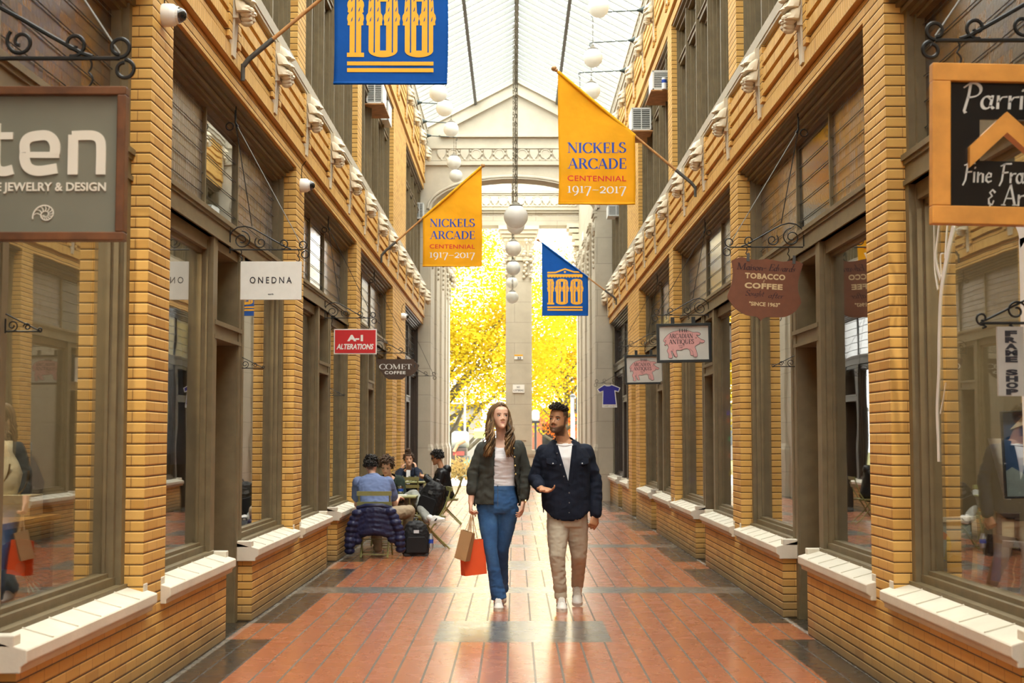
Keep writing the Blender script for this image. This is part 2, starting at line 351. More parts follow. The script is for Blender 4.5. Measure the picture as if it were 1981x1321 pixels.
def shop_window(sd, y0, y1, near_pillar, sill0, sill1, dark=False):
    win_n[0] += 1; w = struct('window_%d' % win_n[0]); T = side_tf(sd); f = MB(T); m = M_DARKW if dark else M_WOOD
    D0 = -.108
    for a, c in ((y0, y0 + .075), (y1 - .075, y1)): f.box(-.26, D0, a, c, .56, 3.0)
    for a, c in ((y0 + .075, y0 + .115), (y1 - .115, y1 - .075)): f.box(-.26, D0 - .035, a, c, .6, 2.97)
    for a, c in ((y0 + .115, y0 + .14), (y1 - .14, y1 - .115)): f.box(-.25, D0 - .075, a, c, .6, 2.95)
    f.box(-.30, D0 + .02, y0, y1, .55, .655); f.box(-.28, D0 - .03, y0 + .07, y1 - .07, .655, .70); f.box(-.26, D0 - .06, y0 + .1, y1 - .1, .70, .725)
    f.box(-.26, D0 - .04, y0 + .07, y1 - .07, 2.90, 3.0); f.box(-.25, D0 - .075, y0 + .1, y1 - .1, 2.87, 2.9)
    f.build('window_frame', m, w)
    MB(T).box(-.206, -.200, y0 + .13, y1 - .13, .71, 2.89).build('pane', M_GLASS, w)
    sl = MB(T)
    pr = [(-.16, .645), (-.13, .645), (.058, .592), (.062, .585), (.062, .535), (.035, .515), (.035, .49), (-.16, .49)]
    sl.prism(pr, lambda d, z: (d, sill0, z), lambda d, z: (d, sill1, z))
    for a, c in ((sill0, sill0 + .09), (sill1 - .09, sill1)): sl.box(-.15, .004 if not dark else .02, a, c, .6, .652)
    so = sl.build('window_sill', M_SILL, w, bevel=.006)
    jn = MB(T); n = max(1, int((sill1 - sill0) / .42))
    for i in range(1, n + 1):
        y = sill0 + (sill1 - sill0) * i / (n + 1); jn.loft([[(-.135, y - .006, .647), (.055, y - .006, .5945), (.055, y + .006, .5945), (-.135, y + .006, .647)], [(-.135, y - .004, .652), (.055, y - .004, .600), (.055, y + .004, .600), (-.135, y + .004, .652)]])
    jn.build('sill_joint', M_SILL, w)
    return w

def transom(sd, y0, y1, mats, dark=False):
    win_n[0] += 1; w = struct('window_%d' % win_n[0]); T = side_tf(sd); f = MB(T); m = M_DARKW if dark else M_WOOD
    f.box(-.30, -.11, y0, y1, 3.0, 3.17); f.box(-.3, -.085, y0, y1, 3.15, 3.185); f.box(-.3, -.098, y0, y1, 3.125, 3.15); f.box(-.3, -.095, y0, y1, 3.0, 3.03)
    for d, z in ((-.03, H0 - .03), (-.07, H0 - .06), (-.10, H0 - .10), (-.135, H0 - .13), (-.165, H0 - .155)): f.box(-.32, d, y0, y1, z, z + .032)
    for a, c in ((y0, y0 + .06), (y1 - .06, y1)): f.box(-.28, -.12, a, c, 3.17, H0 - .1)
    for a, c in ((y0 + .06, y0 + .10), (y1 - .10, y1 - .06)): f.box(-.27, -.16, a, c, 3.17, H0 - .12)
    L = y1 - y0 - .2; q = [y0 + .1, y0 + .1 + L * .36, y0 + .1 + L * .62, y1 - .1]
    for y in q[1:3]: f.box(-.27, -.19, y - .018, y + .018, 3.18, H0 - .14)
    f.build('transom_frame', m, w)
    for i in range(3):
        MB(T).box(-.224, -.216, q[i], q[i + 1], 3.18, H0 - .13).build('leaded_light', mats[i], w)
    r = MB(T)
    for k in range(1, 6): z = 3.18 + k * .155; r.tube([(-.205, q[0], z), (-.205, q[3], z)], .0035, 5)
    r.build('saddle_bar', M_RIDGE, w)

def door(sd, y0, y1, dark=False, open_dark=True):
    door_n[0] += 1; w = struct('door_%d' % door_n[0]); T = side_tf(sd); f = MB(T); m = M_DARKW if dark else M_WOOD
    R = -.62
    for a, c in ((y0 - .02, y0 + .10), (y1 - .10, y1 + .02)):
        f.box(R, -.13, a, c, 0, 3.0); f.box(-.2, -.115, a + .01, c - .01, 0, 3.0)
    f.box(R, -.125, y0, y1, 2.27, 2.36); f.box(-.3, -.105, y0, y1, 2.35, 2.385); f.box(-.3, -.11, y0, y1, 2.245, 2.275)
    f.box(R, -.13, y0, y1, 2.93, 3.0)
    for z0, z1 in ((.0, .12),): f.box(R, R + .06, y0, y1, z0, z1)
    f.build('door_frame', m, w)
    lf = MB(T); e = R + .02
    lf.box(e, e + .05, y0 + .10, y0 + .22, .02, 2.24); lf.box(e, e + .05, y1 - .22, y1 - .10, .02, 2.24)
    lf.box(e, e + .05, y0 + .22, y1 - .22, .02, .34); lf.box(e, e + .05, y0 + .22, y1 - .22, 2.1, 2.24); lf.box(e + .01, e + .035, y0 + .22, y1 - .22, .9, 1.0)
    lf.box(e + .012, e + .03, y0 + .22, y1 - .22, .34, .9)
    leaf = lf.build('door_leaf', M_DARK, w)
    MB(T).box(e + .02, e + .026, y0 + .22, y1 - .22, 1.0, 2.1).build('door_glass', M_GLASS, leaf)
    k = MB(T); k.lathe([(.012, 0), (.012, .04), (.03, .05), (.033, .066), (.02, .082), (.0, .084)], (e + .05, y1 - .16, .98), 12, axis='x'); k.build('door_knob', M_BRASS, leaf, smooth=True)
    MB(T).box(R + .15, R + .156, y0 + .1, y1 - .1, 2.38, 2.92).build('transom_pane', M_GLASS, w)

def upper_window(sd, y0, y1, n):
    win_n[0] += 1; w = struct('window_%d' % win_n[0]); T = side_tf(sd); f = MB(T); z0, z1, zt = H1 - .02, H2, 6.78
    for d, z in ((-.02, z1 - .03), (-.06, z1 - .07), (-.10, z1 - .11)): f.box(-.3, d, y0, y1, z, z + .04)
    f.box(-.3, -.04, y0, y1, z0, z0 + .12); f.box(-.26, -.11, y0, y1, zt - .035, zt + .035); f.box(-.26, -.09, y0, y1, zt + .02, zt + .04)
    L = (y1 - y0) / n
    for i in range(n + 1):
        y = y0 + L * i; a, c = max(y0, y - .10), min(y1, y + .10)
        f.box(-.27, -.13, a, c, z0, z1 - .08); f.box(-.27, -.10, max(y0, y - .05), min(y1, y + .05), z0, z1 - .08); f.box(-.27, -.075, max(y0, y - .022), min(y1, y + .022), z0, z1 - .08)
    for i in range(n):
        a, c = y0 + L * i + .10, y0 + L * (i + 1) - .10
        for q0, q1 in ((z0 + .1, zt - .03), (zt + .03, z1 - .1)):
            f.box(-.27, -.17, a, a + .05, q0, q1); f.box(-.27, -.17, c - .05, c, q0, q1); f.box(-.27, -.17, a, c, q1 - .06, q1); f.box(-.27, -.17, a, c, q0, q0 + .06)
    f.build('window_frame', M_WOOD, w)
    MB(T).box(-.246, -.24, y0, y1, z0 + .05, z1 - .05).build('pane', M_GLASS_UP, w)

def arcade_side(nm):
    sd = SIDES[nm]; T = side_tf(sd); P = PIL[nm]; Dn = DOOR[nm]; wall = struct('wall_' + nm)
    for i, (a, c) in enumerate(P):                                                       # brick pillars, both storeys
        zt = H0
        if i == 4:
            b = MB(T); b.box(-.33, 0, a, c, 0, H0); b.box(-.33, 0, c, c + .95, 2.98, H0); b.box(-.33, 0, c + .95, 27.9, 0, H0); b.box(-.33, -.001, a, 27.9, H1, H2)
        else:
            b = MB(T); b.box(-.33, 0, a, c, 0, H0); b.box(-.33, -.0005, a, c, H1 - .02, H2)
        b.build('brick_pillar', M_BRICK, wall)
    for i in range(len(Dn)):                                                             # bulkheads under the windows
        d0, d1 = Dn[i]; p0, p1 = P[i], P[i + 1]
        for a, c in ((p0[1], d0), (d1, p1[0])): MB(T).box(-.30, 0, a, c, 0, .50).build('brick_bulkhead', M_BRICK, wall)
    frieze(sd, nm, wall, H0, H1 - .13, YN, YE - .05); frieze(sd, nm, wall, H2, H3, YN, YE - .05)
    c = MB(T); c.box(-.34, .048, YN, YE - .3, H1 - .13, H1 - .10); c.box(-.34, .055, YN, YE - .3, H1 - .10, H1); c.build('stone_cornice', M_STONE_P, wall)
    c = MB(T); c.box(-.3, .04, YN, YE - .02, H3, H3 + .05); c.box(-.3, .075, YN, YE - .02, H3 + .05, H3 + .13); c.box(-.3, .10, YN, YE - .02, H3 + .13, H3 + .18)
    y = 12.0
    while y < YE - .1:                                                                   # relief cresting along the eaves
        c.box(-.1, .085, y, y + .07, H3 + .18, H3 + .42); c.box(-.1, .075, y + .1, y + .28, H3 + .2, H3 + .38); c.ball((.075, y + .19, H3 + .29), .05, 8, sc=(.5, 1, 1.4)) if False else None
        y += .31
    c.box(-.3, .07, YN, YE - .02, H3 + .18, H3 + .40); c.box(-.3, .095, YN, YE - .02, H3 + .40, H3 + .45)
    c.build('roof_cornice', M_STONE_P, wall)
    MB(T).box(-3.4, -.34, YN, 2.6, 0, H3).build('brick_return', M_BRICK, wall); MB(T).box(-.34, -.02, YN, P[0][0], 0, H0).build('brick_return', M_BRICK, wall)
    # dark rooms behind the glass
    r = MB(T); r.box(-3.2, -3.1, 2.6, YE, 0, H2); r.box(-3.1, -.3, 2.6, YE, H0 - .06, H0 + .02); r.box(-3.1, -.34, 2.6, YE, H1 - .3, H1 - .2); r.box(-3.1, -.34, 2.6, YE, H2 + .02, H2 + .08)
    for i in range(1, len(P)): r.box(-3.1, -.33, P[i][0] + .1, P[i][1] - .1, 0, H2)
    r.box(-3.1, -.3, 33.3, YE, 0, H2); r.build('shop_interior', M_SHOP, wall)
    k = MB(T)
    for i in range(len(Dn)):
        for a, q in ((P[i][1], Dn[i][0]), (Dn[i][1], P[i + 1][0])): k.box(-1.35, -.3, a, q, .50, .66)
    k.build('display_deck', M_SHOPF, wall)
    lead = {'left': [(M_LEAD_B, M_LEAD_B, M_LEAD_B), (M_LEAD_L, M_GLASS, M_LEAD_L), (M_LEAD_L, M_LEAD_D, M_LEAD_L), (M_LEAD_L, M_LEAD_L, M_LEAD_L)],
            'right': [(M_LEAD_B, M_LEAD_B, M_LEAD_B), (M_LEAD_R, M_LEAD_D, M_LEAD_R), (M_LEAD_L, M_LEAD_D, M_LEAD_L), (M_LEAD_L, M_LEAD_D, M_LEAD_D)]}[nm]
    for i in range(len(Dn)):
        d0, d1 = Dn[i]; p0, p1 = P[i], P[i + 1]
        shop_window(sd, p0[1], d0 - .02, True, p0[1] - .10, d0 + .05); shop_window(sd, d1 + .02, p1[0], True, d1 - .05, p1[0] + .10)
        transom(sd, p0[1], p1[0], lead[i]); door(sd, d0, d1)
        upper_window(sd, p0[1], p1[0], 5)
    # last, dark-framed shop by the end screen
    shop_window(sd, 27.9, 29.6, True, 27.9, 29.65, True); door(sd, 29.65, 30.7, True); shop_window(sd, 30.75, 33.3, True, 30.75, 33.3, True); transom(sd, 27.9, 33.3, (M_LEAD_D, M_LEAD_D, M_LEAD_D), True)
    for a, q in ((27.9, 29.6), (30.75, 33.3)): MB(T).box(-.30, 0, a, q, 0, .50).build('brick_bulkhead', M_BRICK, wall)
    upper_window(sd, 27.9, 33.3, 5)
    door_n[0] += 1; g = struct('door_%d' % door_n[0]); q0 = P[4][1]
    dm = MB(T); dm.box(-.3, -.22, q0 + .04, q0 + .91, 0, 2.94); dm.box(-.22, -.2, q0 + .16, q0 + .8, 1.1, 2.0); dm.box(-.22, -.2, q0 + .16, q0 + .8, .25, .95); dm.build('door_leaf', M_WOOD, g)
    df = MB(T); df.box(-.3, -.1, q0, q0 + .05, 0, 2.98); df.box(-.3, -.1, q0 + .90, q0 + .95, 0, 2.98); df.box(-.3, -.1, q0, q0 + .95, 2.93, 2.98); df.build('door_frame', M_WOOD, g)
for nm in SIDES: arcade_side(nm)

# floor, street beyond, roof
S_(MB().box(-60, 60, YN, 44.2, -.2, 0).build('floor', M_FLOOR)); 
RID, EAV = 9.98, 8.80
roof = struct('ceiling')
for sd in (-1, 1):
    def P3(t, y, h=0): return (XC + sd * 2.26 * (1 - t), y, EAV + (RID - EAV) * t + h)
    MB().loft([[P3(0, YN, .10), P3(1, YN, .10), P3(1, YN, .105), P3(0, YN, .105)], [P3(0, YE, .10), P3(1, YE, .10), P3(1, YE, .105), P3(0, YE, .105)]]).build('skylight_glass', M_ROOFG, roof)
    r = MB(); y = YN + .2
    while y < YE:
        r.loft([[P3(0, y, 0), P3(1, y, 0), P3(1, y, .09), P3(0, y, .09)], [P3(0, y + .04, 0), P3(1, y + .04, 0), P3(1, y + .04, .09), P3(0, y + .04, .09)]]); y += .405
    r.build('skylight_bar', M_STEEL, roof)
    q = MB(); q.loft([[P3(.56, YN, -.09), P3(.585, YN, -.09), P3(.585, YN, .0), P3(.56, YN, .0)], [P3(.56, YE, -.09), P3(.585, YE, -.09), P3(.585, YE, .0), P3(.56, YE, .0)]]); q.build('purlin', M_RIDGE, roof)
rb = MB(); rb.box(XC - .04, XC + .04, YN, YE, RID - .1, RID + .1); rb.build('ridge_beam', M_RIDGE, roof)
bw = struct('wall_back')                               # unseen end wall added to shut out light, opened for front fill
for q in ((XC - 2.6, XC - 1.75, 0, RID), (XC + 1.75, XC + 2.6, 0, RID), (XC - 1.75, XC + 1.75, 7.2, RID + .2)): MB().box(q[0], q[1], YN - .4, YN, q[2], q[3]).build('fill_opening_pier', M_STONE, bw)
# ------------------------------------------------------------------ stone end screen, loggia and street column
end = struct('wall_end')
ZA, ZS = 7.62, 6.86                                    # arch crown and springing
Y0, Y1 = 33.4, 34.1
XL, XR = -2.02, 1.96
def wall_with_arch(y0, y1, zs, za, ztop, mat, name):
    b = MB(); cx = (XL + XR) / 2; rx = (XR - XL) / 2 - .02
    a = [(cx + rx * math.cos(t), zs + (za - zs) * math.sin(t)) for t in [PI - PI * i / 24 for i in range(25)]]
    top = lambda x: ztop(x)
    for (xa, z_a), (xb, z_b) in zip(a[:-1], a[1:]):
        b.loft([[(xa, y0, z_a), (xb, y0, z_b), (xb, y0, top(xb)), (xa, y0, top(xa))], [(xa, y1, z_a), (xb, y1, z_b), (xb, y1, top(xb)), (xa, y1, top(xa))]], cap=True)
    for xa, xb in ((-3.2, XL + .02), (XR - .02, 3.3)):
        b.loft([[(xa, y0, zs if xa < 0 or True else 0), (xb, y0, zs), (xb, y0, top(xb)), (xa, y0, top(xa))], [(xa, y1, zs), (xb, y1, zs), (xb, y1, top(xb)), (xa, y1, top(xa))]])
    b.build(name, mat, end); return a
gable = lambda x: max(6.9, RID + .02 - abs(x - XC) / 2.26 * (RID - EAV))
ar = wall_with_arch(Y0, Y1, ZS, ZA, gable, M_STONE_P, 'gable_wall')
am = MB()                                              # archivolt moulding
for k, (off, pr_) in enumerate(((.0, .03), (.045, .045))):
    pts = [(x + (x - XC) * off / 2, z + off) for x, z in ar]; am.tube([(x, Y0 - pr_ + .02, z) for x, z in pts], .035, 6)
am.build('archivolt', M_STONE_P, end)
for y0 in (Y0,):
    m = MB(); m.box(-2.3, 2.35, Y0 - .06, Y0, 7.93, 7.98); m.box(-2.3, 2.35, Y0 - .04, Y0, 7.98, 8.03); m.box(-2.3, 2.35, Y0 - .03, Y0, 8.36, 8.40); m.box(-1.75, 1.85, Y0 - .08, Y0, 8.60, 8.645); m.box(-1.8, 1.9, Y0 - .05, Y0, 8.645, 8.67); m.build('gable_moulding', M_STONE_P, end)
    rk = MB()
    for off, w, p in ((.02, .05, .05), (.30, .035, .05), (.34, .03, .08)):
        for sd in (-1, 1):
            xa, xb = XC + sd * 2.3, XC; za, zb = gable(xa) - off, gable(xb) - off
            if off > .1: xa = XC + sd * 1.55; za = gable(xa) - off
            rk.loft([[(xa, Y0 - p, za - w), (xa, Y0, za - w), (xa, Y0, za), (xa, Y0 - p, za)], [(xb, Y0 - p, zb - w), (xb, Y0, zb - w), (xb, Y0, zb), (xb, Y0 - p, zb)]])
    rk.build('raking_moulding', M_STONE_P, end)
def relief(y, z0, z1, x0, x1, step, name):
    b = MB(); b.box(x0, x1, y - .035, y, z1 - .03, z1); b.box(x0, x1, y - .03, y, z0, z0 + .035); h = (z0 + z1) / 2; r = (z1 - z0) * .38; i = 0; x = x0 + step * .5
    while x < x1 - .1:
        b.lathe([(r, 0), (r, -.03), (r * .86, -.035), (r * .8, -.022), (0, -.022)], (x + step / 2, y, h), 20, axis='y')
        sh = [(x + u * r * .8, h + v * r) for u, v in ((-1, .9), (1, .9), (1, .1), (.6, -.6), (0, -1), (-.6, -.6), (-1, .1))]
        b.prism(sh, lambda u, v: (u, y - .032, v), lambda u, v: (u, y, v))
        for k in range(3):
            b.ball((x + step * .25, y - .012, h - r * .8 + k * r * .75), r * .22, 8); b.ball((x + step * .75, y - .012, h - r * .8 + k * r * .75), r * .22, 8)
        for k in range(4): b.lathe([(.035, 0), (.035, -.03), (0, -.045)], (x + step * k / 4, y, z0 + .035), 8, axis='y')
        x += step
    b.build(name, M_STONE_P, end, smooth=True)
relief(Y0, 8.04, 8.36, -2.0, 2.1, .548, 'relief_frieze')
# loggia side walls with pilasters
for sd, xw in ((-1, XL), (1, XR)):
    nm = 'left' if sd < 0 else 'right'
    b = MB(); b.box(xw, xw + sd * 1.3, Y0 + .4, 43.4, 0, 10.2); b.box(xw, xw + sd * .35, Y0 - .02, Y0 + .5, 0, ZS)
    w = b.build('loggia_wall', M_STONE, end)
    p = MB()
    for i, y in enumerate((33.4, 35.9, 38.4, 40.9, 42.6)):
        p.box(xw - sd * .05, xw, y, y + .8, 1.3, 6.7); p.box(xw - sd * .09, xw, y - .03, y + .85, 0, 1.18)
        p.loft([[(xw - sd * .09, y - .03, 1.18), (xw, y - .03, 1.18), (xw, y + .85, 1.18), (xw - sd * .09, y + .85, 1.18)], [(xw - sd * .05, y, 1.33), (xw, y, 1.33), (xw, y + .8, 1.33), (xw - sd * .05, y + .8, 1.33)]])
        for z, e in ((6.7, .07), (6.78, .10), (6.86, .07)): p.box(xw - sd * e, xw, y - .02, y + .82, z, z + .07)
        for k in range(5): p.ball((xw - sd * .06, y + .1 + .15 * k, 6.45 - .07 * (k % 2)), .07, 8, sc=(.8, 1, 1.6))
        for k in range(6): p.ball((xw - sd * .06, y + .4, 6.2 - .13 * k), .075 - .004 * k, 8, sc=(.8, 1, 1))
    p.build('pilaster', M_STONE, end)
YB = 43.0
b = MB(); b.box(XL - .1, XR + .1, YB, YB + .7, 8.05, 10.0); b.build('glazed_brick_panel', M_BRICKW, end)
b = MB(); b.box(XL - .1, XR + .1, YB - .04, YB + .74, 7.93, 8.2); b.box(XL - .1, XR + .1, YB - .16, YB, 8.38, 8.44); b.box(XL, XR, YB - .10, YB, 8.30, 8.38); b.box(XL, XR, YB - .06, YB, 8.44, 8.9); b.box(XL, XR, YB - .12, YB, 8.9, 8.97)
b.build('entrance_beam', M_STONE, end); relief(YB - .06, 8.5, 8.88, -1.9, 1.9, .52, 'relief_frieze')
for sd, xw in ((-1, XL), (1, XR)):
    b = MB()
    for z, e in ((7.3, .12), (7.5, .2), (7.7, .3), (7.82, .36)): b.box(xw - sd * e, xw, YB - .1, YB + .7, z, z + .16)
    rn = random.Random(4)
    for k in range(30): b.ball((xw - sd * rn.uniform(.0, .2), YB - .05 + rn.uniform(-.08, .1), 6.0 + k * .045), rn.uniform(.05, .09), 8)
    b.build('capital', M_CORB, end)
col = struct('column_1'); cx = .135; b = MB(); hw = .395
b.box(cx - hw, cx + hw, YB, YB + .7, 1.05, 6.9); b.box(cx - hw + .17, cx + hw - .17, YB - .02, YB, 1.4, 6.2)
for z0, z1, e in ((0, .92, .40), (.92, .97, .46), (.97, 1.02, .50), (1.02, 1.06, .47), (1.06, 1.11, .43)): b.box(cx - hw - e * .22, cx + hw + e * .22, YB - e * .3, YB + .7 + e * .2, z0, z1)
b.build('column_shaft', M_STONE, col)
b = MB()
for z, e in ((6.85, .05), (6.95, .02), (7.45, .08), (7.55, .13), (7.66, .18), (7.78, .22)): b.box(cx - hw - e, cx + hw + e, YB - e, YB + .7 + e, z, z + .12)
rn = random.Random(5)
for x in (-.40, -.2, .2, .40):
    for k in range(14): b.ball((cx + x + rn.uniform(-.05, .05), YB - .05 + rn.uniform(-.03, .02), 7.45 - k * .085), .075 * (1.05 - k * .03), 8)
for k in range(9):
    x = -.38 + k * .095
    b.loft([[(cx + x + .045 * math.cos(a), YB - .04 + .03 * math.sin(a), 6.98) for a in [2 * PI * q / 8 for q in range(8)]], [(cx + x + .05 * math.cos(a), YB - .10 + .03 * math.sin(a), 7.3) for a in [2 * PI * q / 8 for q in range(8)]], [(cx + x + .02 * math.cos(a), YB - .16 + .02 * math.sin(a), 7.42) for a in [2 * PI * q / 8 for q in range(8)]]])
b.build('capital', M_CORB, col)
# ------------------------------------------------------------------ street outside
M_PAVE = simple('street_pavement', (.42, .40, .37), .8, var=.12, scale=.6); M_GRASS = simple('lawn', (.22, .20, .06), .9, var=.4, scale=1.2)
S_(MB().box(-60, 60, 44.2, 56, -.2, -.005).build('ground', M_PAVE)); S_(MB().box(-60, 60, 56, 140, -.3, -.02).build('ground', M_GRASS))
def leaf_mat(name, cols):
    m = bpy.data.materials.new(name); m.use_nodes = True; t = NT(m); t.n.clear(); o = t.n.new('ShaderNodeOutputMaterial'); d = t.n.new('ShaderNodeBsdfDiffuse'); r = t.n.new('ShaderNodeBsdfTranslucent'); mx = t.n.new('ShaderNodeMixShader'); mx.inputs[0].default_value = .45
    p, P, N = t.pos(); f = t.m('ADD', t.m('MULTIPLY', t.noise(p, .55, 3), .75), t.m('MULTIPLY', t.white(p), .25)); c = t.ramp(f, [(.28 + .42 * i / (len(cols) - 1), k) for i, k in enumerate(cols)])
    t.l.new(c, d.inputs[0]); t.l.new(c, r.inputs[0]); t.l.new(d.outputs[0], mx.inputs[1]); t.l.new(r.outputs[0], mx.inputs[2]); t.l.new(mx.outputs[0], o.inputs[0]); return m
M_LY = leaf_mat('yellow_leaves', [(.27, .24, .012), (.44, .33, .012), (.54, .41, .03), (.50, .30, .008)]); M_LO = leaf_mat('orange_leaves', [(.40, .055, .018), (.50, .10, .02), (.52, .17, .02), (.45, .07, .03)])
M_BARK = simple('tree_bark', (.10, .085, .06), .9, var=.4, scale=6, bump=.5, bscale=20)
def tree(x, y, h, r, z0, trunk_r, mat, n, label, seed):
    t = thing('street_tree', label, 'tree', (x, y, 0), 'autumn trees beyond the arcade'); rn = random.Random(seed)
    b = MB(); b.tube([(x, y, -.1), (x + .05, y, 1.5), (x - .05, y, z0 + .6), (x + .1, y, z0 + h * .45)], [trunk_r * 1.25, trunk_r, trunk_r * .85, trunk_r * .4], 10)
    tips = []
    for i in range(17):
        a = rn.uniform(0, 2 * PI); e = rn.uniform(.35, 1.0); L = r * rn.uniform(.6, .95); zb = z0 + rn.uniform(0, h * .4)
        p = [(x, y, zb)]
        for k in range(1, 5): s = k / 4; p.append((x + math.cos(a) * L * s + rn.uniform(-.25, .25), y + math.sin(a) * L * s + rn.uniform(-.25, .25), zb + L * e * s * 1.1 + rn.uniform(-.15, .15)))
        b.tube(p, [trunk_r * .5, trunk_r * .36, trunk_r * .24, trunk_r * .14, .02], 6); tips += p[2:]
    b.build('trunk', M_BARK, t, smooth='all')
    lv = MB(); vs = []; fs = []
    for i in range(n):
        a = rn.uniform(0, 2 * PI); q = rn.random() ** .45; ph = math.acos(rn.uniform(-.75, 1)); R = r * q
        c = Vector((x + R * math.sin(ph) * math.cos(a), y + R * math.sin(ph) * math.sin(a) * .8, z0 + h * .5 + h * .5 * q * math.cos(ph)))
        if noise.noise(c * .75) < -.24: continue
        for k in range(rn.randint(16, 30)):
            p = c + Vector((rn.gauss(0, .34), rn.gauss(0, .34), rn.gauss(0, .2))); u = Vector((rn.uniform(-1, 1), rn.uniform(-1, 1), rn.uniform(-.6, .3))).normalized(); w = u.cross(Vector((rn.uniform(-1, 1), rn.uniform(-1, 1), rn.uniform(-1, 1)))).normalized(); s = rn.uniform(.055, .10)
            o = len(vs); vs += [p, p + (u + w * .55) * s, p + u * s * 2.1, p + (u - w * .55) * s]; fs.append((o, o + 1, o + 2, o + 3))
    lv.add(vs, fs); f = lv.build('foliage', mat, t)
tree(-3.0, 62, 11.0, 5.6, .2, .24, M_LY, 2900, 'yellow autumn tree seen left of the stone column', 11)
tree(2.7, 75, 11.6, 5.0, .2, .18, M_LY, 1700, 'yellow autumn tree seen just right of the stone column', 12)
tree(5.6, 88, 10.4, 4.6, .0, .2, M_LO, 1700, 'orange-red autumn tree seen beside the right stone pier', 13)
# ------------------------------------------------------------------ lettering
def sans(s, bold=0., shear=0., spacing=1.):
    cu = bpy.data.curves.new('t', 'FONT'); cu.body = s; cu.size = 1.0; cu.offset = bold; cu.shear = shear; cu.space_character = spacing; cu.resolution_u = 3
    o = bpy.data.objects.new('t', cu); me = bpy.data.meshes.new_from_object(o)
    v = [(p.co.x, p.co.y) for p in me.vertices]; f = [tuple(q.vertices) for q in me.polygons]
    bpy.data.objects.remove(o); bpy.data.meshes.remove(me); return v, f
def A_(cx, cy, rx, ry, a0, a1, n=14): return arc(cx, cy, rx, a0, a1, n, ry)
